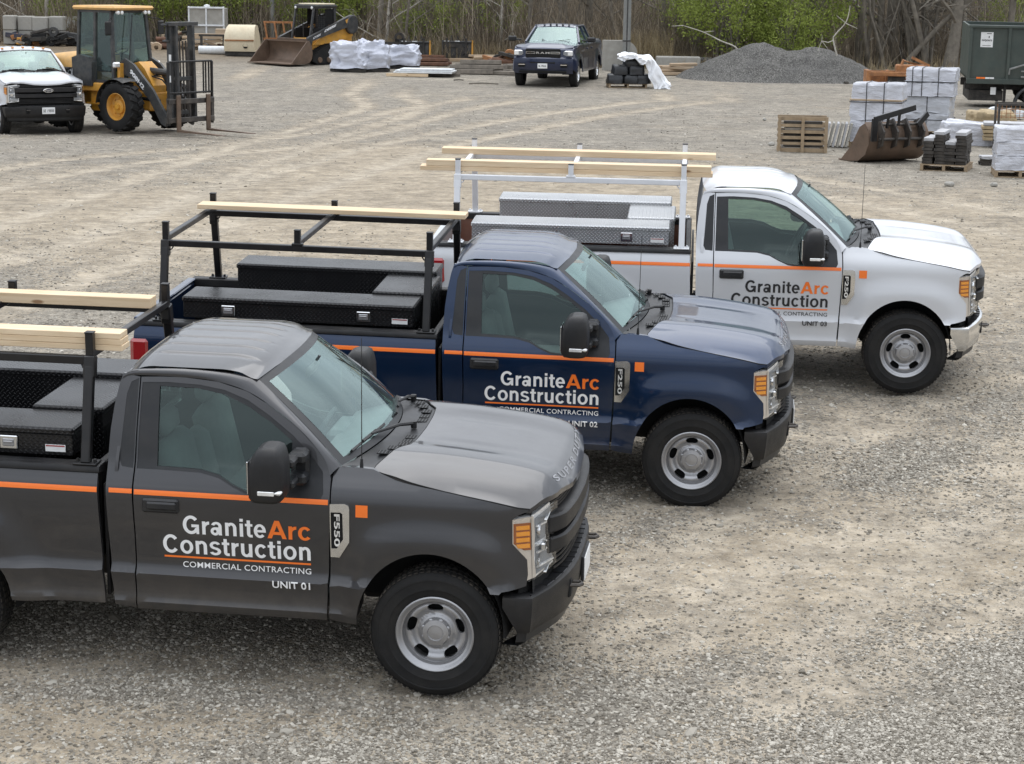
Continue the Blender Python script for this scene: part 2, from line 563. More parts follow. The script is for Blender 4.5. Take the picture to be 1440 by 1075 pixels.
def panel_mesh(outline, F, step=0.05, thick=(0, 0.02, 0), holes=(), creases=(), us=None, vs=None, hole_thick=None):
    """sheet over the 2D outline mapped by F(u,v)->xyz, with holes cut, and edges turned in by 'thick'"""
    o = resample(outline, step)
    hs = [resample(h, step) for h in holes]
    pts, edges = [], []
    for loop in [o] + hs:
        b = len(pts)
        pts += loop
        edges += [(b + i, b + (i + 1) % len(loop)) for i in range(len(loop))]
    nb = len(pts)
    bpts = np.array(pts)
    for cl in creases:
        c = [p for p in resample(cl, step, False) if inpoly(p[0], p[1], o) and not any(inpoly(p[0], p[1], h) for h in hs)
             and np.min(np.hypot(bpts[:, 0] - p[0], bpts[:, 1] - p[1])) > step * 0.25]
        b = len(pts)
        pts += c
        edges += [(b + i, b + i + 1) for i in range(len(c) - 1) if math.dist(c[i], c[i+1]) < step * 1.6]
    bpts = np.array(pts)
    xs, ys = [p[0] for p in o], [p[1] for p in o]
    U = us if us is not None else np.arange(min(xs) + step * .5, max(xs), step)
    V = vs if vs is not None else np.arange(min(ys) + step * .5, max(ys), step)
    for u in U:
        for v in V:
            if inpoly(u, v, o) and not any(inpoly(u, v, h) for h in hs):
                if np.min(np.hypot(bpts[:, 0] - u, bpts[:, 1] - v)) > step * 0.45:
                    pts.append((u, v))
    vo, eo, fo, ov, oe, of = geometry.delaunay_2d_cdt([Vector(p) for p in pts], edges, [], 0, 1e-6)
    m = MB()
    keep = []
    for f in fo:
        cx = sum(vo[i][0] for i in f) / len(f); cy = sum(vo[i][1] for i in f) / len(f)
        if inpoly(cx, cy, o) and not any(inpoly(cx, cy, h) for h in hs):
            keep.append(tuple(f))
    m.v = [tuple(F(p[0], p[1])) for p in vo]
    m.f = keep
    # rim
    cnt = {}
    for f in keep:
        for i in range(len(f)):
            e = (f[i], f[(i + 1) % len(f)])
            k = (min(e), max(e))
            cnt[k] = None if k in cnt else e
    t = Vector(thick)
    new = {}
    for k, e in cnt.items():
        if e is None: continue
        for i in e:
            if i not in new:
                new[i] = len(m.v)
                m.v.append(tuple(Vector(m.v[i]) + t))
        m.f.append((e[1], e[0], new[e[0]], new[e[1]]))
    used = sorted({i for f in m.f for i in f})
    mp_ = {a: b for b, a in enumerate(used)}
    m.v = [m.v[i] for i in used]
    m.f = [tuple(mp_[i] for i in f) for f in m.f]
    m.m = [0] * len(m.f)
    return m

def mirror_y(m):
    q = MB()
    q.v = [(a, -b, c) for a, b, c in m.v]
    q.f = [f[::-1] for f in m.f]
    q.m = list(m.m)
    return q

def herm(xs, ys):
    """monotone cubic interpolation"""
    xs, ys = np.array(xs, float), np.array(ys, float)
    h = np.diff(xs); d = np.diff(ys) / h
    t = np.zeros(len(xs))
    for i in range(1, len(xs) - 1):
        if d[i-1] * d[i] > 0:
            w1, w2 = 2*h[i] + h[i-1], h[i] + 2*h[i-1]
            t[i] = (w1 + w2) / (w1 / d[i-1] + w2 / d[i])
    t[0], t[-1] = d[0], d[-1]
    xl, yl, tl, hl, dl = xs.tolist(), ys.tolist(), t.tolist(), h.tolist(), d.tolist()
    import bisect
    def f(x):
        if x <= xl[0]: return yl[0]
        if x >= xl[-1]: return yl[-1]
        i = bisect.bisect_right(xl, x) - 1
        s = (x - xl[i]) / hl[i]
        return ((2*s**3 - 3*s*s + 1) * yl[i] + (s**3 - 2*s*s + s) * hl[i] * tl[i]
                + (-2*s**3 + 3*s*s) * yl[i+1] + (s**3 - s*s) * hl[i] * tl[i+1])
    return f
def sstep(a, b, x):
    t = max(0.0, min(1.0, (x - a) / (b - a)))
    return t * t * (3 - 2 * t)

# ------------------------------------------------------------------ terrain height and pixel -> ground helper
def G(y):
    """large-scale fall of the yard away from the trucks"""
    if y < 21: return 0.0
    if y < 27: return -0.0575 * (y - 21) ** 2 / 12
    if y < 51: return -0.1725 - 0.0575 * (y - 27)
    if y < 75: return -1.5525 - 0.0425 * (y - 51)
    return -2.5725 - 0.018 * (y - 75)
def at(px, py, h=0.0):
    """point on the yard seen at pixel (px,py) of the 1440x1075 photograph, h above ground"""
    f = FW * 1440
    dx, dy = px - 720, py - 537.5
    x = dx * math.cos(ROLL) + dy * math.sin(ROLL)
    y = -dx * math.sin(ROLL) + dy * math.cos(ROLL)
    u = -y / f
    d = Vector((x / f, math.cos(PITCH) + u * math.sin(PITCH), -math.sin(PITCH) + u * math.cos(PITCH)))
    lo, hi = 5.0, 300.0
    for _ in range(50):
        k = (lo + hi) / 2
        if CAM_H + d.z * k > G(d.y * k) + h: lo = k
        else: hi = k
    return Vector((d.x * k, d.y * k, CAM_H + d.z * k))
# ================================================================== GROUND
def vnoise(x, y, s, seed=0):
    """smooth value noise on numpy arrays"""
    x = x / s + seed * 17.3; y = y / s + seed * 9.1
    xi, yi = np.floor(x).astype(np.int64), np.floor(y).astype(np.int64)
    fx, fy = x - xi, y - yi
    fx, fy = fx * fx * (3 - 2 * fx), fy * fy * (3 - 2 * fy)
    def h(a, b):
        n = (a * 374761393 + b * 668265263 + seed * 974711) & 0x7fffffff
        n = ((n ^ (n >> 13)) * 1274126177) & 0x7fffffff
        return ((n ^ (n >> 16)) & 0xffff) / 65535.0
    return (h(xi, yi) * (1 - fx) + h(xi + 1, yi) * fx) * (1 - fy) + (h(xi, yi + 1) * (1 - fx) + h(xi + 1, yi + 1) * fx) * fy
def fbm(x, y, s, o=4, seed=0):
    t, a, n = 0, 0.5, 0
    for i in range(o):
        t = t + a * vnoise(x, y, s / 2 ** i, seed + i); n += a; a *= .5
    return t / n
def axis(a, b, step, far0, far1):
    mid = np.arange(a, b, step)
    def grow(s0, end):
        out, s, p = [], step, 0
        while p < end:
            s *= 1.12; p += s; out.append(p)
        return np.array(out)
    l = a - grow(step, a - far0)[::-1]
    r_ = mid[-1] + grow(step, far1 - b)
    return np.concatenate([l, mid, r_])
gx = axis(-9, 10, 0.085, -300, 300)
gy = axis(9.5, 27, 0.075, -200, 500)
gyy = gy
# moderate detail out to 60 m so that ruts still read
extra = np.arange(27.2, 62, 0.35)
gy = np.sort(np.concatenate([gy[gy < 27.05], extra, gy[gy > 62.5]]))
GX, GY = np.meshgrid(gx, gy, indexing='ij')
base = np.vectorize(G)(gy)[None, :].repeat(len(gx), 0)
yy = np.clip(GY, -20, 140)
# dirt amount: 1 = packed tan dirt, 0 = loose grey stone
def dirtmask(X, Y):
    # photo-like sweep: packed track crossing the middle of the yard, curving to the right foreground
    n = fbm(X, Y, 3.2, 5, 3) - 0.5
    n2 = fbm(X * 0.35 + Y * 0.1, Y, 1.1, 4, 9) - 0.5
    far = 1 / (1 + np.exp((Y - 46 + 0.55 * np.abs(X + 2)) / 1.6))
    near = 1 / (1 + np.exp(-(Y - 24.5 + 0.30 * (X)) / 1.3))
    track = far * near
    sg = lambda v_: 1 / (1 + np.exp(-np.clip(v_, -30, 30)))
    track = track * (1 - .62 * sg((X - 4.2) / .8) * sg((Y - 31) / 1.5)) * (1 - .6 * sg(-(X + 5.2) / .8) * sg((Y - 36) / 1.5))
    # swath right of the third truck
    c2 = np.exp(-((Y - (27.5 - (X - 7) * 0.9)) / 3.2) ** 2) * (X > 3)
    # tan patches in the near foreground
    def blob(cx, cy, rx, ry, a=0.0):
        u = (X - cx) * np.cos(a) + (Y - cy) * np.sin(a); v = -(X - cx) * np.sin(a) + (Y - cy) * np.cos(a)
        return np.exp(-((u / rx) ** 2 + (v / ry) ** 2))
    p = (blob(2.0, 14.6, 1.3, .5, .1) * .9 + blob(4.6, 15.0, .9, .35) * .8 + blob(.2, 13.0, 1.2, .4, -.1) * .5 + blob(-2.9, 11.3, .8, .35) * .6 + blob(2.2, 13.7, 1.5, 0.75, 0.15) + blob(4.0, 14.3, 1.6, .45, -.05) + blob(1.3, 11.1, 0.7, 0.5) * 0.9 + blob(-1.2, 11.2, 1.0, .35) * .7
         + blob(3.4, 15.6, 2.2, 0.5) * .7 + blob(-2.7, 10.9, .8, .5) * .8 + blob(3.3, 11.3, .8, .5, .4) * .45 + blob(1.6, 12.7, .9, .5, .3) * .6)
    m = np.clip(np.maximum(np.maximum(track, c2 * 0.75), p), 0, 1)
    return np.clip(m * 1.15 + n * 0.9 + n2 * 0.5 - 0.05, 0, 1)
def px_world(px, py):
    q = at(px, py); return (q.x, q.y)
LANES = [[(-60, 360), (0, 345), (150, 290), (300, 235), (430, 190), (520, 165), (555, 148), (500, 126), (400, 108), (330, 100)],
         [(-60, 425), (0, 400), (200, 330), (400, 258), (600, 200), (760, 170), (900, 150), (1000, 138)],
         [(1500, 330), (1440, 318), (1300, 290), (1150, 262), (1050, 245)],
         [(-60, 262), (0, 250), (130, 228), (260, 215), (400, 200), (520, 178), (620, 152), (700, 140)],
         [(1500, 400), (1420, 470), (1360, 560), (1250, 650), (1080, 720), (900, 790), (820, 860)],
         [(1500, 760), (1330, 800), (1180, 850), (1010, 930), (880, 1010), (800, 1080)],
         [(1480, 560), (1330, 640), (1150, 760), (1010, 860), (900, 960), (860, 1080)],
         [(-40, 1060), (120, 1010), (300, 1010), (460, 1040), (560, 1080)]]
def lane_field(X, Y):
    best = np.full(X.shape, 9.0)
    for L in LANES:
        P = smooth_line([px_world(*p) for p in L], 5)
        d = np.full(X.shape, 1e9)
        for a, b_ in zip(P[:-1], P[1:]):
            ax, ay = a; dx, dy = b_[0] - ax, b_[1] - ay
            l2 = dx * dx + dy * dy + 1e-9
            t_ = np.clip(((X - ax) * dx + (Y - ay) * dy) / l2, 0, 1)
            d = np.minimum(d, np.hypot(X - ax - t_ * dx, Y - ay - t_ * dy))
        best = np.minimum(best, np.abs(d - .82))
    return best
_dm0 = dirtmask
def dirtmask(X, Y):
    ln = lane_field(X, Y)
    w = np.exp(-(ln / .36) ** 2) * (0.35 + 0.9 * fbm(X, Y, 1.3, 4, 91))
    return np.clip(np.maximum(_dm0(X, Y), w * .95), 0, 1)
LF = np.exp(-(lane_field(GX, GY) / .26) ** 2)
DM = dirtmask(GX, GY)
fade = np.clip((90 - GY) / 40, 0, 1) * np.clip((GX + 60) / 30, 0, 1)
und = (fbm(GX, GY, 5.0, 3, 21) - .5) * 0.10 * np.clip((GY - 20) / 12, 0.12, 1)
fine = (fbm(GX, GY, 0.45, 4, 33) - .5) * 0.030 * (1.15 - 0.75 * DM)
# wheel ruts sweeping across the packed yard
s_ = GY + 0.06 * (GX + 3) ** 2 * 0.35 + 0.22 * GX
ruts = LF * .028 * (GY < 75) + 0 * (np.abs(np.sin(s_ * 1.15 + 1.6 * fbm(GX, GY, 9, 2, 5))) ** 6) * 0.045 * DM * np.clip((GY - 23) / 4, 0, 1)

zz_ = base + (und + fine) * fade - ruts * fade
# forest floor: uneven beyond the yard
zz_ += (fbm(GX, GY, 6, 4, 41) - .45) * 1.1 * np.clip((GY - 82) / 14, 0, 1)
nx_, ny_ = GX.shape
co = np.stack([GX, GY, zz_], -1).reshape(-1, 3)
ii = np.arange(nx_ * ny_).reshape(nx_, ny_)
quads = np.stack([ii[:-1, :-1], ii[1:, :-1], ii[1:, 1:], ii[:-1, 1:]], -1).reshape(-1, 4)
def mesh_np(name, verts, faces):
    me = bpy.data.meshes.new(name)
    nv, nf, k = len(verts), len(faces), faces.shape[1]
    me.vertices.add(nv); me.vertices.foreach_set('co', verts.astype(np.float32).ravel())
    me.loops.add(nf * k); me.loops.foreach_set('vertex_index', faces.astype(np.int32).ravel())
    me.polygons.add(nf)
    me.polygons.foreach_set('loop_start', np.arange(0, nf * k, k, dtype=np.int32))
    me.update(calc_edges=True)
    return me
gme = mesh_np('ground', co, quads)
at_ = gme.attributes.new('dirt', 'FLOAT', 'POINT'); at_.data.foreach_set('value', DM.astype(np.float32).ravel())
at_ = gme.attributes.new('lane', 'FLOAT', 'POINT'); at_.data.foreach_set('value', (LF * (0.4 + .9 * fbm(GX, GY, .8, 3, 14))).astype(np.float32).ravel())
leaf = np.clip((GY - 78 + 3 * (fbm(GX, GY, 4, 3, 8) - .5)) / 3, 0, 1)
at_ = gme.attributes.new('leaf', 'FLOAT', 'POINT'); at_.data.foreach_set('value', leaf.astype(np.float32).ravel())
gme.shade_smooth()

t = NT('yard_ground')
v = t.coord()
def attr(t, n):
    a = t.n.new('ShaderNodeAttribute'); a.attribute_name = n
    return a.outputs['Fac']
dm = attr(t, 'dirt'); lf = attr(t, 'leaf')
big = t.noise(v, 0.55, 6, 0.6)
mid = t.noise(v, 4.5, 7, 0.7)
vs_ = t.coord('Object', (1, 1, 1))
# individual stone cells at three sizes
c1 = t.vor(vs_, 38, 'F1', 'Color'); d1 = t.vor(vs_, 38, 'F1', 'Distance')
c2 = t.vor(vs_, 85, 'F1', 'Color'); d2 = t.vor(vs_, 85, 'F1', 'Distance')
c3 = t.vor(vs_, 14, 'F1', 'Color')
def lum(t, c):
    s = t.n.new('ShaderNodeSeparateColor'); t.l.new(c, s.inputs[0]); return s.outputs[0]
g1, g2, g3 = lum(t, c1), lum(t, c2), lum(t, c3)
stone = t.mix(t.mr(g1, 0.0, 1.0), (0.145, 0.125, 0.098), (0.42, 0.385, 0.325))
stone = t.mix(t.math('MULTIPLY', t.mr(g2, 0.3, 1.0), 0.55), stone, (0.46, 0.43, 0.375))
stone = t.mix(t.mr(big, 0.35, 0.7, 0.0, 0.45), stone, (0.17, 0.16, 0.148))
dirt = t.mix(t.mr(mid, 0.3, 0.7), (0.285, 0.235, 0.170), (0.435, 0.37, 0.28))
dirt = t.mix(t.mr(g2, 0.80, 0.95, 0, 0.5), dirt, (0.42, 0.40, 0.36))
dirt = t.mix(t.mr(g1, 0.90, 1.0, 0, 0.5), dirt, (0.15, 0.135, 0.115))
ln = attr(t, 'lane')
dirt = t.mix(t.math('MULTIPLY', ln, .5, clamp=True), dirt, (0.50, 0.445, 0.365))
edge = t.math('ADD', dm, t.math('MULTIPLY', t.math('SUBTRACT', t.noise(v, 2.2, 9, .75), 0.5), 1.5))
edge = t.math('ADD', edge, .12)
edge = t.math('ADD', edge, t.math('MULTIPLY', t.math('SUBTRACT', g1, 0.5), 0.75))
f = t.mr(edge, 0.3, 0.72)
col = t.mix(f, stone, dirt)
band = t.noise(t.coord('Object', (.35, 1.3, 1)), 1.1, 7, 0.72, 0.8)
col = t.mix(t.mr(band, .36, .66, .50, 0), col, t.mix(0.55, col, (0.02, 0.018, 0.016)))
spk = t.noise(v, 11, 6, 0.8)
col = t.mix(t.mr(spk, .45, .70, 0, .38), col, t.mix(0.6, col, (0.6, 0.57, 0.52)))
mot = t.noise(v, 2.6, 10, 0.88)
col = t.mix(1.0, col, t.mix(t.mr(mot, .36, .64), (.50, .49, .475), (1.33, 1.305, 1.26)), 'MULTIPLY')
leafc = t.mix(t.mr(mid, 0.35, 0.65), (0.10, 0.078, 0.052), (0.22, 0.165, 0.105))
col = t.mix(lf, col, leafc)
h = t.math('ADD', t.math('MULTIPLY', t.math('SUBTRACT', 0.6, d1), 1.0), t.math('MULTIPLY', t.math('SUBTRACT', 0.6, d2), 0.5))
h = t.math('MULTIPLY', h, t.mr(f, 0, 1, 1.0, 0.30))
nb = t.bump(h, 0.75, 0.016, t.bump(mid, 0.35, 0.03))
t.set(color=col, rough=0.93, normal=nb, spec=0.25)
MATS['yard_ground'] = t.m
gme.materials.append(t.m)
ground = link('ground', gme)
tag(ground, kind='structure')

# ---- loose stones lying on the yard: points instanced with small faceted stones
def height_at(X, Y):
    ix = np.clip(np.searchsorted(gx, X) - 1, 0, nx_ - 2); iy = np.clip(np.searchsorted(gy, Y) - 1, 0, ny_ - 2)
    fx = (X - gx[ix]) / (gx[ix + 1] - gx[ix]); fy = (Y - gy[iy]) / (gy[iy + 1] - gy[iy])
    return ((zz_[ix, iy] * (1 - fx) + zz_[ix + 1, iy] * fx) * (1 - fy) + (zz_[ix, iy + 1] * (1 - fx) + zz_[ix + 1, iy + 1] * fx) * fy)
def gz(x, y):
    return float(height_at(np.array([x]), np.array([y]))[0])
def scatter(n, y0, y1, s0, s1, pw, seed, dirt_keep=0.12):
    r_ = np.random.default_rng(seed)
    Y = y0 + (y1 - y0) * r_.random(n) ** 1.3
    half = 0.275 * Y + 0.6
    X = (r_.random(n) * 2 - 1) * half
    d = dirtmask(X, Y)
    clump = fbm(X, Y, 0.9, 4, 77)
    keep = r_.random(n) < (dirt_keep + (1 - d) * np.clip((clump - 0.30) * 2.6, 0.1, 1))
    X, Y = X[keep], Y[keep]
    S = s0 + (s1 - s0) * r_.random(len(X)) ** pw
    return X, Y, S
parts_ = [scatter(230000, 10.2, 17.5, 0.0035, 0.017, 3.2, 1), scatter(70000, 16, 30, 0.006, 0.022, 3.0, 2), scatter(500, 10.3, 22, 0.02, 0.042, 1.6, 3, .3),
          scatter(16000, 28, 60, 0.010, 0.032, 3, 4, .05)]
SX = np.concatenate([p[0] for p in parts_]); SY = np.concatenate([p[1] for p in parts_]); SS = np.concatenate([p[2] for p in parts_])
# windrows of coarse stone at the lower right of the yard
r9 = np.random.default_rng(5)
for cx, cy, rx, ry, nn in ((4.0, 12.4, 1.4, 0.55, 16000), (2.6, 11.2, 1.6, .35, 12000), (-0.9, 12.3, 2.4, .3, 5000), (-0.3, 10.9, 2.2, .3, 7000), (-2.4, 11.6, 1.0, .5, 3000), (5.2, 18.5, 1.4, 1.2, 8000)):
    a = r9.normal(size=nn) * rx * .55 + cx; b = r9.normal(size=nn) * ry * .6 + cy
    SX = np.concatenate([SX, a]); SY = np.concatenate([SY, b]); SS = np.concatenate([SS, 0.0035 + 0.0125 * r9.random(nn) ** 2.6])
SZ = height_at(SX, SY) + SS * 0.12
pm = bpy.data.meshes.new('gravel')
pm.vertices.add(len(SX)); pm.vertices.foreach_set('co', np.stack([SX, SY, SZ], -1).astype(np.float32).ravel())
for nme, arr, ty in (('size', SS, 'FLOAT'),):
    a = pm.attributes.new(nme, ty, 'POINT'); a.data.foreach_set('value', arr.astype(np.float32))
rv = r9.random((len(SX), 3)) * np.array([0.7, 0.7, 6.28]) + np.array([-.35, -.35, 0])
a = pm.attributes.new('rot', 'FLOAT_VECTOR', 'POINT'); a.data.foreach_set('vector', rv.astype(np.float32).ravel())
t = NT('loose_stone')
oi = t.n.new('ShaderNodeObjectInfo')
at_ = t.n.new('ShaderNodeAttribute'); at_.attribute_name = 'tone'; at_.attribute_type = 'INSTANCER'
c = t.mix(t.mr(at_.outputs['Fac'], 0, 1), (0.14, 0.123, 0.098), (0.50, 0.465, 0.40))
t.set(color=c, rough=0.9, spec=0.25)
MATS['loose_stone'] = t.m
tone = r9.random(len(SX)) ** 1.4
warm = r9.random(len(SX))
a = pm.attributes.new('tone', 'FLOAT', 'POINT'); a.data.foreach_set('value', tone.astype(np.float32))
gravel = link('gravel', pm)
def stone_nodes(name, mat):
    ng = bpy.data.node_groups.new(name, 'GeometryNodeTree')
    ng.interface.new_socket('Geometry', in_out='INPUT', socket_type='NodeSocketGeometry')
    ng.interface.new_socket('Geometry', in_out='OUTPUT', socket_type='NodeSocketGeometry')
    N, L = ng.nodes, ng.links
    gi, go = N.new('NodeGroupInput'), N.new('NodeGroupOutput')
    g2i = N.new('GeometryNodeGeometryToInstance')
    for k in range(4):
        ico = N.new('GeometryNodeMeshIcoSphere'); ico.inputs['Radius'].default_value = 1; ico.inputs['Subdivisions'].default_value = 1
        pos = N.new('GeometryNodeInputPosition')
        nz = N.new('ShaderNodeTexNoise'); nz.noise_dimensions = '4D'; nz.inputs['W'].default_value = 3.1 * k + .7; nz.inputs['Scale'].default_value = 0.9
        L.new(pos.outputs[0], nz.inputs['Vector'])
        sub = N.new('ShaderNodeVectorMath'); sub.operation = 'SUBTRACT'; sub.inputs[1].default_value = (.5, .5, .5)
        L.new(nz.outputs['Color'], sub.inputs[0])
        sc = N.new('ShaderNodeVectorMath'); sc.operation = 'SCALE'; sc.inputs['Scale'].default_value = 1.9
        L.new(sub.outputs[0], sc.inputs[0])
        sp = N.new('GeometryNodeSetPosition')
        L.new(ico.outputs['Mesh'], sp.inputs['Geometry']); L.new(sc.outputs[0], sp.inputs['Offset'])
        tr = N.new('GeometryNodeTransform'); tr.inputs['Scale'].default_value = ((1.2, .8, .55), (1, .9, .7), (1.35, 1, .5), (.9, 1, .8))[k]
        L.new(sp.outputs[0], tr.inputs['Geometry'])
        sm = N.new('GeometryNodeSetMaterial'); sm.inputs['Material'].default_value = mat
        L.new(tr.outputs[0], sm.inputs['Geometry'])
        L.new(sm.outputs[0], g2i.inputs[0])
    iop = N.new('GeometryNodeInstanceOnPoints')
    iop.inputs['Pick Instance'].default_value = True
    L.new(gi.outputs[0], iop.inputs['Points']); L.new(g2i.outputs[0], iop.inputs['Instance'])
    for nm, ty, sock in (('rot', 'FLOAT_VECTOR', 'Rotation'), ('size', 'FLOAT', 'Scale')):
        na = N.new('GeometryNodeInputNamedAttribute'); na.data_type = ty; na.inputs['Name'].default_value = nm
        out = [o_ for o_ in na.outputs if o_.enabled][0]
        L.new(out, iop.inputs[sock])
    ri = N.new('FunctionNodeRandomValue'); ri.data_type = 'INT'
    ri.inputs['Min'].default_value = 0
    [i for i in ri.inputs if i.name == 'Max' and i.enabled][0].default_value = 3
    [i for i in ri.inputs if i.name == 'Min' and i.enabled][0].default_value = 0
    L.new([o_ for o_ in ri.outputs if o_.enabled][0], iop.inputs['Instance Index'])
    L.new(iop.outputs[0], go.inputs[0])
    return ng
STONE_NG = stone_nodes('stone_scatter', MATS['loose_stone'])
gmod = gravel.modifiers.new('stones', 'NODES'); gmod.node_group = STONE_NG
tag(gravel, 'loose grey and tan crushed stone scattered over the yard', 'gravel', kind='stuff')
# ================================================================== PICKUP TRUCKS
S_body = herm([.40, .45, .485, .50, .53, .60, .655, .685, .72, .75, .9, 1.05, 1.15, 1.20, 1.25, 1.30, 1.33, 1.345],
              [.93, .965, .985, .987, .976, .976, .985, .992, .966, .962, .972, .982, .984, .980, .963, .937, .920, .911])
S_green = herm([1.345, 1.40, 1.50, 1.65, 1.80, 1.87, 1.93, 1.96], [.911, .892, .866, .818, .765, .738, .705, .68])
S_fend = herm([1.15, 1.20, 1.25, 1.30, 1.34, 1.37, 1.39, 1.405, 1.415], [.984, .981, .969, .936, .897, .870, .853, .842, .834])
XR = -3.15                                                                    # rear axle
def flare(x, z, xc):
    r_ = math.hypot(x - xc, (z - 0.42) * 0.96)
    f = 0.050 * (1 - sstep(0.56, 0.80, r_))
    if z < .64 and x < xc: f *= .35 + .65 * sstep(.42, .64, z)
    return f * sstep(1.18, 0.95, z) if z > 0.95 else f
def sy(x, z):
    """outer half-width of the body side at (x,z)"""
    if x > -0.64 and z > 1.15: w = S_fend(z)
    elif z <= 1.345: w = S_body(z)
    else: w = S_green(z)
    if x > -0.64:
        w += flare(x, z, -0.03) * sstep(-0.64, -0.38, x)
        if x > 0.15: w -= 0.045 * ((x - 0.15) / 0.42) ** 2 + 0.02 * sstep(0.42, 0.60, x)
        if z < 0.72: w += 0.010 * sstep(-0.60, -0.45, x)
    if x < -2.06: w += flare(x, z, XR)
    return w
def arch(xc, r_, z0, a0, a1, n=22, zc=0.43, squash=1.0):
    return [(xc + r_ * math.cos(R(a0 + (a1 - a0) * i / n)), zc + r_ * squash * math.sin(R(a0 + (a1 - a0) * i / n))) for i in range(n + 1)]
zs_seam = herm([-.40, -.26, .085, .35, .57], [1.41, 1.345, 1.297, 1.258, 1.210])
SEAM_X = [-.255, -.20, -.15, -.10, -.05, 0, .05, .10, .15, .20, .25, .30, .35, .40, .45, .50, .54]
zc_hood = herm([-.45, -.1, .25, .5, .65, .74, .80], [1.445, 1.438, 1.41, 1.375, 1.335, 1.29, 1.24])
xf_hood = herm([0, .14, .35, .5, .70, .92], [.765, .762, .75, .73, .69, .57])
prof_h = herm([0, .30, .42, .50, .595, .605, .695, .705, .80, .86, .93], [.012, .011, .003, .0, .002, .004, .027, .029, .056, .084, .125])
def hood_z(x, y):
    a = min(abs(y), 0.95)
    zc = zc_hood(x)
    end = max(0.02, zc - zs_seam(max(-.26, x)))
    d = prof_h(min(a, .93)) * (1 if a < .6 else 1 + (end / .125 - 1) * sstep(.6, .93, a))
    e = xf_hood(a) - x
    roll = 0.060 * max(0, 1 - e / 0.13) ** 2 * (1 - (a / .95) ** 4)
    # two long shallow scoops either side of the centre
    sc = 0.012 * sstep(.20, .26, a) * sstep(.46, .40, a) * sstep(-.22, .0, x) * sstep(.5, .15, x)
    return zc - d - roll - sc * .35

DOOR = [(-1.870, 1.868), (-1.870, 1.541), (-1.868, 1.238), (-1.862, 0.947), (-1.866, 0.444), (-.668, 0.446), (-.650, 0.893), (-.642, 1.144), (-.648, 1.336),
        (-.673, 1.418), (-.74, 1.505), (-.871, 1.620), (-1.045, 1.735), (-1.195, 1.812), (-1.385, 1.860), (-1.596, 1.876), (-1.75, 1.874)]
OPEN = [(-1.860, 1.838), (-1.860, 1.335), (-1.73, 1.335), (-1.46, 1.330), (-1.34, 1.306), (-1.25, 1.262), (-1.159, 1.226), (-1.0, 1.207), (-.862, 1.205),
        (-.705, 1.212), (-.685, 1.25), (-.70, 1.372), (-.80, 1.488), (-.90, 1.578), (-1.05, 1.682), (-1.19, 1.764), (-1.34, 1.815), (-1.5, 1.838), (-1.7, 1.845)]
GLASS = [(-1.750, 1.820), (-1.735, 1.353), (-1.469, 1.347), (-1.342, 1.322), (-1.254, 1.274), (-1.159, 1.240), (-1.0, 1.228), (-.900, 1.226),
         (-.898, 1.540), (-1.036, 1.640), (-1.188, 1.728), (-1.337, 1.788), (-1.506, 1.817)]

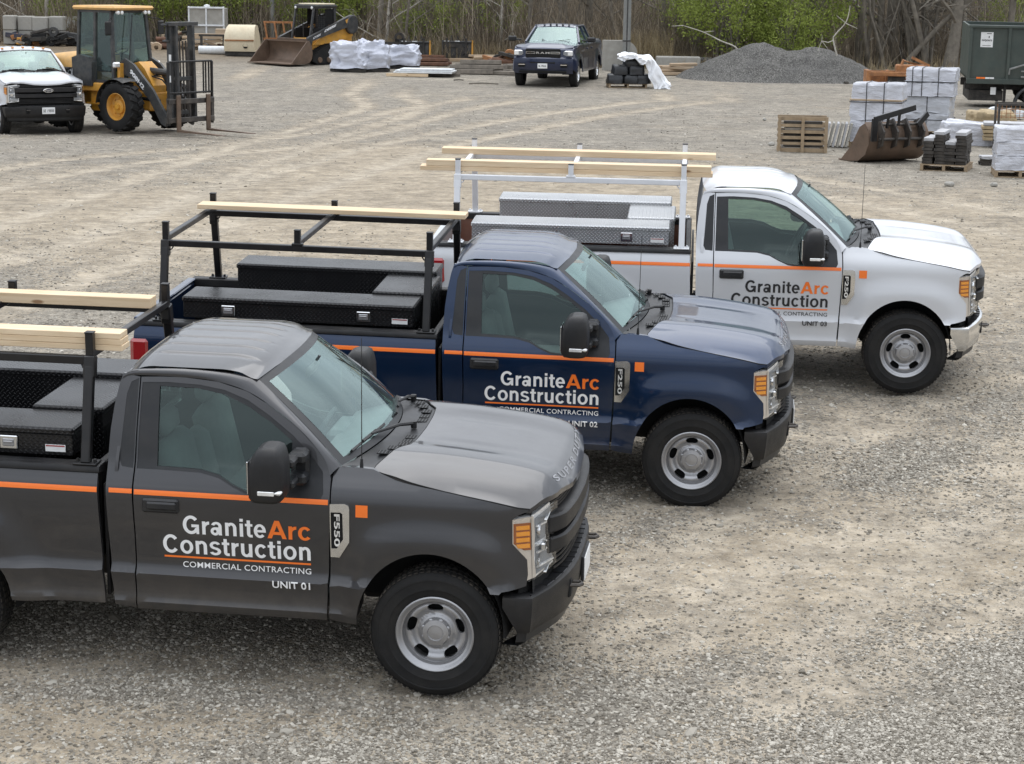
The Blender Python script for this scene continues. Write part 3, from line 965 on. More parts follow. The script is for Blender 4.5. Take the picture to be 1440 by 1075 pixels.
def side_parts(root):
    F = lambda x, z: (x, -sy(x, z), z)
    Fi = lambda d: (lambda x, z: (x, -sy(x, z) + d, z))
    out = {}
    crease = [[(-4.7, .72), (1, .72)], [(-4.7, .685), (1, .685)], [(-4.7, .50), (1, .50)]]
    zs = [.47, .50, .53, .565, .60, .64, .685, .703, .72, .76, .81, .86, .91, .96, 1.01, 1.06, 1.11, 1.15, 1.18, 1.21, 1.24, 1.27, 1.30, 1.325, 1.345, 1.365, 1.385, 1.40] + \
         [1.44 + i * .05 for i in range(11)]
    # front fender
    fo = [(-.640, 1.392), (-.632, 1.144), (-.640, .893), (-.652, .455), (-.600, .440), (-.484, .431)]
    fo += arch(-.03, .45, 0, 178, 33, 28, squash=1.11)
    fo += [(.40, .700), (.413, .712), (.50, .724), (.552, .735), (.560, .80), (.553, .895), (.468, 1.000), (.466, 1.152), (.50, 1.178), (.566, 1.205)]
    fo += [(x, zs_seam(x) - .002) for x in SEAM_X[::-1]] + [(-.33, 1.366), (-.398, 1.390), (-.50, 1.396), (-.60, 1.396)]
    m = panel_mesh(fo, F, .045, (0, .035, 0), creases=[[(-.7, .72), (-.45, .72)]], vs=zs)
    out['fender'] = m
    m.build('front_fender', 'paint_grey', root)
    mirror_y(m).build('front_fender', 'paint_grey', root)
    # wheel arch lip and dark liner
    for s in (-1, 1):
        for xc in (-.03, XR):
            lm = MB()
            rows = []
            for yo, rr in ((.965, .49), (.93, .505), (.62, .53)):
                rows.append([(xc + rr * (.92 if xc > -1 else 1) * math.cos(R(a)), s * yo, .43 + rr * math.sin(R(a))) for a in range(-4, 185, 7)])
            lm.grid(rows)
            lm.build('wheel_well', 'gap_black', root)
    # door
    for s in (-1, 1):
        dm_ = panel_mesh(DOOR, F, .05, (0, .03, 0), holes=[OPEN], creases=crease, vs=zs)
        if s > 0: dm_ = mirror_y(dm_)
        door = dm_.build('door', 'paint_grey', root)
        tm = panel_mesh(OPEN, Fi(.004), .05, (0, .022, 0), holes=[GLASS], vs=zs)
        if s > 0: tm = mirror_y(tm)
        tm.build('window_trim', 'black_trim', door)
        gm = panel_mesh(GLASS, Fi(.016), .08, (0, .002, 0))
        if s > 0: gm = mirror_y(gm)
        gm.build('window_glass', 'glass_side', door)
        hm = MB()
        for p in ((-1.695, -.974, 1.128),):
            hm.box((p[0], s * (sy(-1.7, 1.128) + .004), p[2]), (.232, .030, .090), ch=.012)
            hm.box((p[0] + .01, s * (sy(-1.7, 1.128) + .024), p[2] + .004), (.190, .022, .050), ch=.010)
        hm.build('door_handle', 'black_trim', door)
        # inner door skin
        im = panel_mesh([(-1.85, .5), (-.68, .5), (-.68, 1.20), (-1.0, 1.19), (-1.16, 1.21), (-1.34, 1.29), (-1.46, 1.315), (-1.85, 1.32)], Fi(.075), .1, (0, .01, 0))
        if s > 0: im = mirror_y(im)
        im.build('door_lining', 'interior_dark', door)
    # cab corner behind the door
    co_ = [(-1.878, 1.868), (-1.878, 1.238), (-1.870, .947), (-1.874, .452), (-2.005, .470), (-2.022, .644), (-2.034, .943), (-2.042, 1.22), (-2.046, 1.40), (-2.040, 1.56), (-2.026, 1.70),
           (-2.005, 1.82), (-1.985, 1.885)]
    bp_ = [(-1.884, 1.860), (-1.930, 1.838), (-1.953, 1.767), (-1.965, 1.536), (-1.974, 1.383), (-1.955, 1.343), (-1.884, 1.336)]
    for s in (-1, 1):
        cm = panel_mesh(co_, F, .045, (0, .03, 0), holes=[bp_], creases=crease, vs=zs)
        pm_ = panel_mesh(bp_, Fi(.002), .05, (0, .01, 0))
        if s > 0: cm, pm_ = mirror_y(cm), mirror_y(pm_)
        cab_ = cm.build('cab_corner', 'paint_grey', root)
        pm_.build('pillar_applique', 'black_trim', cab_)
    # bed side
    bo = [(-2.102, 1.318), (-2.096, 1.198), (-2.090, 1.0), (-2.084, .748), (-2.070, .475), (-2.55, .470), (-2.655, .47)]
    bo += arch(XR, .495, 0, 4, 176, 26)
    bo += [(-3.66, .47), (-4.30, .50), (-4.52, .56), (-4.585, .62), (-4.60, 1.0), (-4.60, 1.318)]
    for s in (-1, 1):
        bm_ = panel_mesh(bo, F, .06, (0, .03, 0), creases=crease, vs=zs)
        if s > 0: bm_ = mirror_y(bm_)
        bm_.build('bed_side', 'paint_grey', root)

def strip(a, b, k, bulge, s):
    """surface between two 3D polylines, bulged outwards"""
    rows = []
    for p, q in zip(a, b):
        p, q = Vector(p), Vector(q)
        row = []
        for j in range(k + 1):
            t_ = j / k
            w = p.lerp(q, t_)
            w += Vector((0, -1, .6)).normalized() * bulge * math.sin(math.pi * t_)
            row.append((w.x, w.y * (1 if s < 0 else -1), w.z))
        rows.append(row)
    return rows
def rspl(pts, n):
    """resample polyline into n+1 points by arc length"""
    P = [Vector(p) for p in pts]
    L = [0]
    for i in range(1, len(P)): L.append(L[-1] + (P[i] - P[i-1]).length)
    out = []
    for k in range(n + 1):
        t_ = L[-1] * k / n
        i = max(j for j in range(len(L)) if L[j] <= t_ + 1e-9)
        i = min(i, len(P) - 2)
        out.append(P[i].lerp(P[i+1], (t_ - L[i]) / (L[i+1] - L[i])))
    return out
def ws_pt(u, v, off=0.0):
    b = Vector((-.43 - .17 * u * u, .835 * u, 1.432 - .035 * u * u))
    t_ = Vector((-1.055 - .095 * u * u, .675 * u, 1.925 - .052 * u * u))
    p = b.lerp(t_, v)
    nrm = Vector((.62, 0, .78))
    return p + nrm * (0.022 * math.sin(math.pi * v) * (1 - .5 * u * u) + off)
roof_side = [(-1.150, -.675, 1.873), (-1.22, -.690, 1.893), (-1.35, -.700, 1.912), (-1.6, -.705, 1.922), (-1.85, -.705, 1.915), (-1.955, -.700, 1.895)]
def roof_z(x, y):
    a = abs(y) / .70
    z = 1.985 - .055 * a ** 2.4
    z -= .075 * max(0, (x + 1.38) / .33) ** 1.7 if x > -1.38 else 0
    z -= .06 * max(0, (-1.80 - x) / .17) ** 2 if x < -1.80 else 0
    for yr in (.10, .285, .47):
        d = abs(abs(y) - yr)
        if d < .026 and -1.86 < x < -1.20:
            z -= .009 * (1 - sstep(.004, .026, d)) * sstep(-1.86, -1.80, x) * sstep(-1.20, -1.26, x)
    return z
def cab_parts(root):
    cab = MB()
    dt = [(-.655, 1.340), (-.680, 1.412), (-.745, 1.498), (-.871, 1.610), (-1.045, 1.725), (-1.195, 1.802), (-1.385, 1.850), (-1.596, 1.866), (-1.87, 1.866), (-1.955, 1.862), (-1.99, 1.84)]
    A = [(x, -(sy(x, z) - .002), z + .012) for x, z in dt]
    sidew = [ws_pt(-1, v) for v in (0, .25, .5, .75, 1.0)]
    B = [tuple(p) for p in sidew] + roof_side[1:]
    n = 44
    A_, B_ = rspl(smooth_line(A, 3), n), rspl(smooth_line(B, 3), n)
    rows = strip(A_, B_, 6, .014, -1)
    for s in (-1, 1):
        m = MB(); m.grid(strip(A_, B_, 6, .014, s))
        m.build('roof_pillar', 'paint_grey', root, 60)
    # roof skin
    rs = rspl(roof_side, 40)
    ys = sorted(set([round(-.70 + i * .035, 4) for i in range(41)] + [round(sg * (yr + d), 4) for sg in (-1, 1) for yr in (.10, .285, .47) for d in (-.024, -.015, -.007, 0, .007, .015, .024)]))
    m = MB()
    rows = []
    nx = 34
    for i in range(nx + 1):
        t_ = i / nx
        row = []
        for y in ys:
            u = y / .70
            xf = -1.055 - .095 * u * u + .002
            xr = -2.00 + .045 * abs(u) ** 3
            x = xf + (xr - xf) * t_
            zz0 = roof_z(x, y)
            if t_ < .14:      # meet the windshield header
                zh = 1.925 - .052 * u * u + .004
                zz0 = zh + (zz0 - zh) * sstep(0, .14, t_) if zz0 > zh else zz0
            row.append((x, y, zz0))
        rows.append(row)
    m.grid(rows)
    m.build('roof', 'paint_grey', root, 40)
    # windshield
    us = [-1 + 2 * i / 20 for i in range(21)]
    vs2 = [i / 10 for i in range(11)]
    m = MB(); m.grid([[ws_pt(u * .925, .055 + v * .875, .003) for v in vs2] for u in us])
    wsg = m.build('windshield', 'glass_windshield', root)
    m = MB()
    def ring(u, v): return ws_pt(u, v, .0015)
    inner = [(-.925, .055), (.925, .055), (.925, .93), (-.925, .93)]
    for (a0, b0, a1, b1) in ((-1, 0, 1, .055), (-1, .93, 1, 1.0), (-1, .055, -.925, .93), (.925, .055, 1, .93)):
        k1, k2 = (20, 2) if b1 - b0 < .2 else (2, 12)
        m.grid([[ring(a0 + (a1 - a0) * i / k1, b0 + (b1 - b0) * j / k2) for j in range(k2 + 1)] for i in range(k1 + 1)])
    m.build('windshield_border', 'black_trim', wsg)
    # back wall of the cab with its window
    m = MB()
    def back(y, z):
        a = abs(y) / .9
        x = -2.03 if z < 1.35 else -2.03 + (z - 1.35) * .09
        return (x + .03 * a ** 4, y, z)
    W = [(-.52, 1.40), (.52, 1.40), (.50, 1.76), (-.50, 1.76)]
    O_ = [(-.93, .48), (.93, .48), (.93, 1.33), (.86, 1.50), (.70, 1.885), (-.70, 1.885), (-.86, 1.50), (-.93, 1.33)]
    bk = panel_mesh(O_, back, .09, (.02, 0, 0), holes=[W]).build('cab_back', 'paint_grey', root)
    panel_mesh(W, lambda y, z: (back(y, z)[0] + .01, y, z), .2, (.003, 0, 0)).build('rear_window', 'glass_side', bk)
    # floor, dash, seats, wheel
    m = MB(); m.box((-1.3, 0, .55), (1.5, 1.7, .06)); m.build('cab_floor', 'interior_dark', root)
    m = MB()
    m.grid([[(-.58, y, 1.355), (-.62, y, 1.37), (-.70, y, 1.35), (-.86, y, 1.30), (-.90, y, 1.16), (-.80, y, 1.0), (-.7, y, .65)] for y in (-.76, -.5, 0, .5, .76)])
    m.box((-.86, -.42, 1.22), (.10, .26, .05), ch=.01); m.box((-.87, .38, 1.27), (.14, .42, .10), ch=.03)
    m.build('dashboard', 'interior_grey', root)
    m = MB()
    th = [i * 2 * math.pi / 28 for i in range(29)]
    rot = Matrix.Rotation(R(-62), 3, 'Y')
    c0 = Vector((-1.02, .38, 1.24))
    m.tube([c0 + rot @ Vector((math.cos(a) * .19, math.sin(a) * .19, 0)) for a in th], .015, 8, cap=False)
    for a in (R(0), R(125), R(235)):
        m.bar(c0, c0 + rot @ Vector((math.cos(a) * .19, math.sin(a) * .19, 0)), .035, .015)
    m.lathe([(0, .0), (.06, .0), (.065, -.03), (0, -.03)], (0, 0, 0), 'Z', 14)
    b0 = len(m.v) - 14 * 4
    m.v[b0:] = [tuple(c0 + rot @ Vector(p)) for p in m.v[b0:]]
    m.tube([c0, c0 + Vector((.25, 0, -.12))], .03, 8)
    m.build('steering_wheel', 'interior_dark', root)
    for y in (-.42, .0, .42):
        w = .50 if y else .26
        m = MB()
        m.box((-1.45, y, .84), (.52, w, .17), ch=.05)
        m.box((-1.735, y, 1.14), (.15, w, .58 if y else .42), Matrix.Rotation(R(-13), 3, 'Y'), ch=.055)
        if y: m.box((-1.82, y, 1.51), (.10, .26, .17), Matrix.Rotation(R(-8), 3, 'Y'), ch=.04)
        if y:
            for q in (-1, 1): m.tube([(-1.81, y + q * .06, 1.40), (-1.82, y + q * .06, 1.47)], .008, 6)
        m.build('seat', 'seat_fabric', root, 50)
    m = MB()
    m.box((-.98, 0, 1.78), (.035, .24, .07), Matrix.Rotation(R(20), 3, 'Y'), ch=.012)
    m.tube([(-.97, 0, 1.80), (-.93, 0, 1.87)], .01, 6)
    m.build('rear_view_mirror', 'interior_dark', root)

def hood_parts(root):
    rear = [(-.398, -.80), (-.36, -.68), (-.30, -.52), (-.25, -.44), (-.238, -.25), (-.232, 0)]
    front = [(xf_hood(a), -a) for a in (0, .14, .30, .42, .55, .66, .76, .84, .90)]
    outer = [(.566, -.935), (.35, -.965), (.085, -.965), (-.10, -.955), (-.262, -.932), (-.33, -.885)]
    half = rear[::-1][1:]
    left = [(x, -y) for x, y in ([rear[-1]] + [])]
    # build the outline: rear centre -> rear corner (near) -> seam -> front -> mirror
    def seam_y(x):
        z = zs_seam(max(x, -.26))
        return sy(x, min(z, 1.40)) - .004
    near = [(-.232, 0), (-.238, -.25), (-.25, -.44), (-.30, -.52), (-.36, -.68), (-.395, -.79), (-.403, -.838), (-.335, -.866)]
    near += [(x, -seam_y(x)) for x in SEAM_X + [.566]]
    near += [(xf_hood(a), -a) for a in (.88, .82, .74, .66, .55, .42, .30, .14, 0)]
    ol = near + [(x, -y) for x, y in near[::-1][1:-1]]
    us = [-.38, -.34] + [-.30 + i * .045 for i in range(20)] + [.60, .63, .655, .68, .70, .72, .735, .75]
    vs_ = [v * s for s in (-1, 1) for v in (.06, .12, .18, .21, .24, .27, .31, .35, .39, .42, .45, .48, .51, .54, .57, .594, .606, .65, .694, .706, .73, .765, .80, .84, .88, .92)] + [0]
    m = panel_mesh(ol, lambda x, y: (x, y, hood_z(x, y)), .045, (0, 0, -.03), us=us, vs=vs_)
    hood = m.build('hood', 'paint_grey', root, 28)
    for s in (-1, 1):
        q = MB()
        gp = [(x, -y * s * -1 if False else s * abs(y)) for x, y in near[:26]]
        gp = resample(gp, .05, False)
        q.tube([(x, y * 1.004, hood_z(x, y) - .003) for x, y in gp], .0042, 6)
        q.build('panel_gap', 'gap_black', hood)
    # cowl between hood and glass
    m = MB()
    rows = []
    for i in range(31):
        u = -1 + 2 * i / 30
        p0 = ws_pt(u, -.01, -.002)
        p0 = p0 + Vector((0, 0, .014 * sstep(.88, .97, abs(u)))); p0.y *= 1 + .02 * sstep(.88, .97, abs(u))
        y = .856 * u
        xe = herm([0, .25, .44, .52, .68, .86], [-.236, -.242, -.254, -.304, -.364, -.408])(abs(y))
        p1 = Vector((xe, y * .985, hood_z(xe, y * .985) - .012))
        rows.append([p0, p0.lerp(p1, .35) + Vector((0, 0, -.012)), p0.lerp(p1, .7) + Vector((0, 0, -.006)), p1])
    m.grid(rows)
    cowl = m.build('cowl', 'black_trim', root)
    for y in [-.60, -.50, -.40, -.30, -.20, .20, .30, .40, .50, .60]:
        m = MB()
        xe = herm([0, .25, .44, .52, .68, .86], [-.236, -.242, -.254, -.304, -.364, -.408])(abs(y))
        p0 = ws_pt(y / .81, -.01, 0)
        z = hood_z(xe, y) - .0175
        m.box(((xe - .055), y, z + .0035), (.065, .078, .006), ch=.002)
        m.build('cowl_vent', 'dark_hole', cowl)
    for y in [-.60, -.50, -.40, -.30, -.20, .20, .30, .40, .50, .60]:
        m = MB()
        xe = herm([0, .25, .44, .52, .68, .86], [-.236, -.242, -.254, -.304, -.364, -.408])(abs(y))
        z = hood_z(xe, y) - .0165
        for k in (-1, 0, 1): m.box(((xe - .055 + k * .02), y, z + .003), (.006, .078, .006))
        for k in (-2, -1, 0, 1, 2): m.box((xe - .055, y + k * .017, z + .002), (.065, .004, .006))
        m.build('cowl_grid', 'black_trim', cowl)
    # wipers
    for y0, y1, yv in ((-.15, -.70, 0.0), (.62, .12, 0)):
        m = MB()
        e0, e1 = ws_pt(y1 / .83, .055, .018), ws_pt((y0 - .04) / .83, .075, .018)
        a = ws_pt((y0 + .16) / .83, .0, .02); a.x += .10; a.z -= .0
        b = e0.lerp(e1, .55) + Vector((.012, 0, .018))
        m.tube([a, a.lerp(b, .35) + Vector((0, 0, .014)), b], [.013, .011, .008], 6)
        m.tube([a + Vector((0, 0, -.03)), a + Vector((0, 0, .014))], .020, 8)
        m.bar(e0, e1, .014, .022, up=(.6, 0, .8))
        m.bar(e0.lerp(e1, .3) + Vector((.01, 0, .015)), e0.lerp(e1, .7) + Vector((.01, 0, .015)), .016, .012, up=(.6, 0, .8))
        m.build('wiper', 'black_plastic', root)
    # whip antenna
    zb = 1.398
    m = MB()
    m.tube([(-.475, -.838, zb - .02), (-.474, -.838, zb + .05)], [.013, .008], 8)
    m.tube([(-.474, -.838, zb + .05), (-.471, -.838, zb + .80)], [.0035, .0022], 5)
    m.build('antenna', 'black_trim', root)

bump_line = herm([0, .28, .55, .72, .86, .95], [.805, .80, .765, .70, .64, .60])
def front_parts(root):
    # bumper: plan curve swept with a vertical section
    plan = [(bump_line(a), a) for a in (0, .14, .28, .42, .55, .66, .76, .84, .90, .94)] + [(.595, .965), (.56, .975), (.50, .98), (.415, .982)]
    full = [(x, -y) for x, y in plan[::-1]] + plan[1:]
    n = len(full)
    def off(i, d):
        a = Vector(full[max(0, i - 1)] + (0,)); b = Vector(full[min(n - 1, i + 1)] + (0,))
        t_ = (b - a).normalized()
        nn = Vector((t_.y, -t_.x, 0))
        if nn.x < -.2: nn = -nn
        p = Vector(full[i] + (0,)) - nn * d
        return p
    def sect(i):
        y = abs(full[i][1])
        # bottom rises towards the wheel
        side = full[i][0] < .58
        zb = .435 if not side else .435 + .0
        k = sstep(.56, .41, full[i][0])
        zt = .705 - .03 * sstep(.5, .8, y) * 1
        pts = [(.10, zt - .03), (.095, zt + .004), (.02, zt), (.004, zt - .010), (0, zt - .03), (.004, .60), (.012, .52), (.026, zb + .01), (.04, zb - .004), (.08, zb)]
        return pts
    rows = []
    for i in range(n):
        x0 = full[i][0]
        row = []
        for d, z in sect(i):
            p = off(i, d)
            if x0 < .5 and z < .6: p.x += (.6 - z) * .55 * sstep(.52, .415, x0)
            row.append((p.x, p.y, z))
        rows.append(row)
    m = MB(); m.grid(rows)
    # notches for the tow hooks are dark recess blocks
    bump_ = m.build('front_bumper', 'black_plastic', root, 40)
    # step pad with grooves on the bumper top
    m = MB()
    top = [i for i in range(n) if abs(full[i][1]) < .80]
    m.grid([[tuple(off(i, d)[:2]) + (.7085 + dz - .03 * sstep(.5, .8, abs(full[i][1])),) for d, dz in ((.095, 0), (.03, 0), (.022, -.006))] for i in top])
    m.build('step_pad', 'black_trim', bump_)
    for k in range(-7, 8):
        m = MB()
        y = k * .095
        x = bump_line(abs(y))
        m.box((x - .06, y, .710 - .03 * sstep(.5, .8, abs(y))), (.07, .005, .004))
        m.build('pad_groove', 'gap_black', bump_)
    # lower valance
    m = MB()
    rows = []
    for i in range(n):
        p = off(i, .06); x0 = full[i][0]
        if x0 < .47: continue
        q = off(i, .10)
        rows.append([(p.x, p.y * .985, .44), (p.x - .01, p.y * .98, .36), (q.x - .02, q.y * .975, .325), (q.x - .12, q.y * .97, .33)])
    m.grid(rows)
    m.build('air_dam', 'black_trim', bump_)
    for s in (-1, 1):
        y = s * .47
        x = bump_line(abs(y))
        m = MB(); m.box((x - .038, y, .585), (.07, .10, .13), ch=.01); m.build('hook_recess', 'gap_black', bump_)
        m = MB()
        m.tube([(x - .02, y - .035, .60), (x + .045, y - .03, .60), (x + .062, y, .60), (x + .045, y + .03, .60), (x - .02, y + .035, .60)], .013, 7)
        m.build('tow_hook', 'dark_steel', bump_)
    # licence plate
    m = MB(); m.box((bump_line(0) + .016, 0, .585), (.008, .305, .152), ch=.003)
    m.build('licence_plate', 'plate_white', root)
    m = MB(); m.box((bump_line(0) + .004, 0, .585), (.02, .33, .17), ch=.004); m.build('plate_bracket', 'black_trim', bump_)
    # grille: dark backing, frame, thick bars, thin slats
    gxp = herm([0, .3, .5, .66, .78], [.735, .725, .705, .675, .63])
    def gs(y, z): return (gxp(abs(y)) - .035 * (z - .75), y, z)
    m = MB(); m.grid([[(gs(y, z)[0] - .045, y, z) for z in (.66, .9, 1.05, 1.20)] for y in [-.90 + i * .06 for i in range(31)]])
    gr = m.build('grille', 'gap_black', root)
    def bar_(z0, z1, out_, yw, nm='grille_bar', depth=.06, mat_='black_plastic'):
        m = MB()
        ys = [-yw + 2 * yw * i / 24 for i in range(25)]
        rows = []
        for y in ys:
            e = sstep(yw, yw - .10, abs(y))
            x = gxp(min(abs(y), .78)) - .035 * (z0 - .75)
            o_ = out_ * (.45 + .55 * e)
            rows.append([(x - depth, y, z1 - .004), (x + o_ * .75, y, z1), (x + o_, y, z1 - .012), (x + o_, y, z0 + .014), (x + o_ * .7, y, z0), (x - depth, y, z0 + .004)])
        m.grid(rows)
        m.add(rows[0], [(0, 1, 2, 3, 4, 5)]); m.add(rows[-1], [(5, 4, 3, 2, 1, 0)])
        return m.build(nm, mat_, gr)
    bar_(1.005, 1.120, .075, .745)
    bar_(.880, .980, .072, .735)
    for z in (1.192, 1.172, 1.152): bar_(z - .014, z, .018, .68, 'grille_slat')
    for z in (.86, .83, .80, .77): bar_(z - .017, z, .022, .66, 'grille_slat')
    # bar returning to the lamps (black C frames)
    for s in (-1, 1):
        m = MB()
        for z in [.90 + i * .026 for i in range(9)]:
            m.box((.668, s * .700, z), (.03, .045, .010))
        m.build('lamp_mesh', 'black_plastic', gr)
    # headlights
    hx = herm([.58, .66, .74, .82, .90, .965], [.715, .692, .664, .632, .590, .470])
    for s in (-1, 1):
        def H(y, z, o_=0.0): return (hx(y) - .04 * (z - .76) + o_ - .02 * sstep(.9, .97, y), s * y, z)
        outl = [(.958, 1.148), (.925, 1.158), (.84, 1.165), (.70, 1.188), (.625, 1.182), (.625, 1.135), (.705, 1.115), (.740, 1.09), (.745, .935), (.705, .912), (.655, .902), (.655, .800), (.86, .772), (.955, .762), (.962, .79), (.9655, .89), (.9655, .93), (.960, .99)]
        # outer edge follows the fender cut: x comes from the side trace
        cut = herm([.76, .80, .89, 1.0, 1.15], [.556, .562, .555, .470, .468])
        def HH(y, z, o_=0.0):
            e = sstep(.90, .962, y)
            xa = hx(min(y, .90)) - .03 * (z - .76)
            xb = cut(z) + .004
            yw = y if y < .90 else .90 + (sy(xb, z) - .90) * (y - .90) / .062
            x = xa + (xb - xa) * ((y - .90) / .062 if y > .90 else 0)
            return (x + o_, s * (yw + (o_ * .5 if y > .9 else 0)), z)
        outl = [(.962, 1.150), (.92, 1.160), (.84, 1.170), (.70, 1.192), (.625, 1.190), (.625, 1.140), (.705, 1.120), (.735, 1.10), (.740, .935), (.705, .912), (.655, .902), (.655, .800), (.86, .772), (.962, .762), (.962, .89), (.962, 1.0)]
        m = panel_mesh(outl, lambda y, z: HH(y, z, -.016), .03, (-.05, 0, 0))
        hl = m.build('headlight', 'lamp_reflector', root, 30)
        for ch_ in ([(.862, 1.140), (.735, 1.160), (.650, 1.172), (.650, 1.150), (.750, 1.120), (.752, .995), (.862, .985)], [(.862, .960), (.752, .955), (.752, .900), (.672, .888), (.672, .812), (.862, .788)]):
            panel_mesh(ch_, lambda y, z: HH(y, z, -.012), .03, (-.004, 0, 0)).build('lamp_chamber', 'interior_grey', hl)
        for zb_ in (.972, .925, 1.09, .835):
            q = MB(); q.bar(HH(.862, zb_, -.004), HH(.758 if zb_ > .9 else .68, zb_, -.004), .012, .010); q.build('light_bar', 'lamp_reflector', hl)
        panel_mesh([(.94, .68), (.60, .68), (.60, .80), (.94, .775)], lambda y, z: HH(y, z, -.06), .06, (-.01, 0, 0)).build('lamp_gap_filler', 'gap_black', hl)  # added black filler panel giving the shaded gap under the lamp
        # outer side bezel strip, beige-silver
        bz = [(.962, .765), (.962, 1.150), (.915, 1.158), (.885, 1.16), (.875, 1.05), (.885, .90), (.870, .775)]
        panel_mesh(bz, lambda y, z: HH(y, z, -.006), .03, (-.012, 0, 0)).build('lamp_bezel', 'lamp_bezel', hl)
        am = [(.956, 1.125), (.956, 1.0), (.932, .955), (.905, .955), (.905, 1.125)]
        panel_mesh(am, lambda y, z: HH(y, z, -.001), .02, (-.01, 0, 0)).build('marker_housing', 'amber_dark', hl)
        for k in range(4):
            z0 = .970 + k * .038
            q = [(.950, z0), (.950, z0 + .026), (.911, z0 + .026), (.911, z0)]
            panel_mesh(q, lambda y, z: HH(y, z, .003), .02, (-.01, 0, 0)).build('marker_lamp', 'amber', hl)
        m = MB()
        for cy, cz, rr in ((.815, 1.055, .052), (.82, .86, .046)):
            x = hx(cy)
            m.lathe([(rr, .0), (rr * .9, -.02), (rr * .55, -.035), (rr * .5, -.01), (0, .0)], (x - .012, s * cy, cz), 'X', 20)
        m.box((hx(.81), s * .81, .955), (.03, .07, .05), ch=.008)
        for z in (1.13, .80): m.box((hx(.76) - .004, s * .76, z), (.02, .18, .012), ch=.003)
        m.build('lamp_element', 'chrome', hl)
        panel_mesh([(y - .004 if y > .9 else y, z) for y, z in outl], lambda y, z: HH(y, z, .006), .035, (-.006, 0, 0)).build('lens', 'lens_clear', hl)

def mirror_part(root, s):
    m = MB()
    # mirror_head: lofted box, rounded
    def loft(secs):
        rows = []
        for z, cx, cy, lx, ly in secs:
            row = []
            for k in range(20):
                a = 2 * math.pi * k / 20
                ex = 2 / 4.2
                c_, s_ = math.cos(a), math.sin(a)
                row.append((cx + lx * math.copysign(abs(c_) ** ex, c_), s * (cy + ly * math.copysign(abs(s_) ** ex, s_)), z))
            rows.append(row + [row[0]])
        return rows
    secs = [(1.292, -.94, 1.235, .055, .105), (1.300, -.945, 1.235, .09, .125), (1.325, -.945, 1.235, .105, .138), (1.42, -.945, 1.235, .110, .140), (1.52, -.942, 1.235, .105, .138), (1.58, -.936, 1.235, .085, .128),
            (1.612, -.930, 1.235, .066, .11), (1.626, -.925, 1.235, .04, .08)]
    rows = loft(secs)
    m.grid(rows)
    m.add(rows[-1][:-1], [tuple(range(20))]); m.add(rows[0][:-1], [tuple(range(20))[::-1]])
    mi = m.build('side_mirror', 'black_plastic', root, 50)
    m = MB()
    for z in (1.475, 1.345):
        m.box((-.86, s * 1.02, z), (.075, .22, .052), ch=.014)
        m.box((-.835, s * .955, z), (.11, .12, .075), ch=.02)
    m.box((-.83, s * .905, 1.41), (.10, .05, .22), ch=.02)
    m.build('mirror_arm', 'black_trim', mi)
    m = MB(); m.box((-1.050, s * 1.235, 1.44), (.012, .19, .20), ch=.004); m.build('mirror_glass', 'chrome', mi)
    m = MB()
    q = [(-.862, 1.374), (-.862, 1.350), (-.94, 1.346), (-1.015, 1.350), (-1.03, 1.368), (-1.015, 1.374), (-.94, 1.366)]
    m.box((-.93, s * 1.375, 1.365), (.10, .008, .026), ch=.003)
    m.box((-.865, s * 1.345, 1.366), (.05, .05, .026), ch=.01)
    m.build('signal_lamp', 'lamp_reflector', mi)

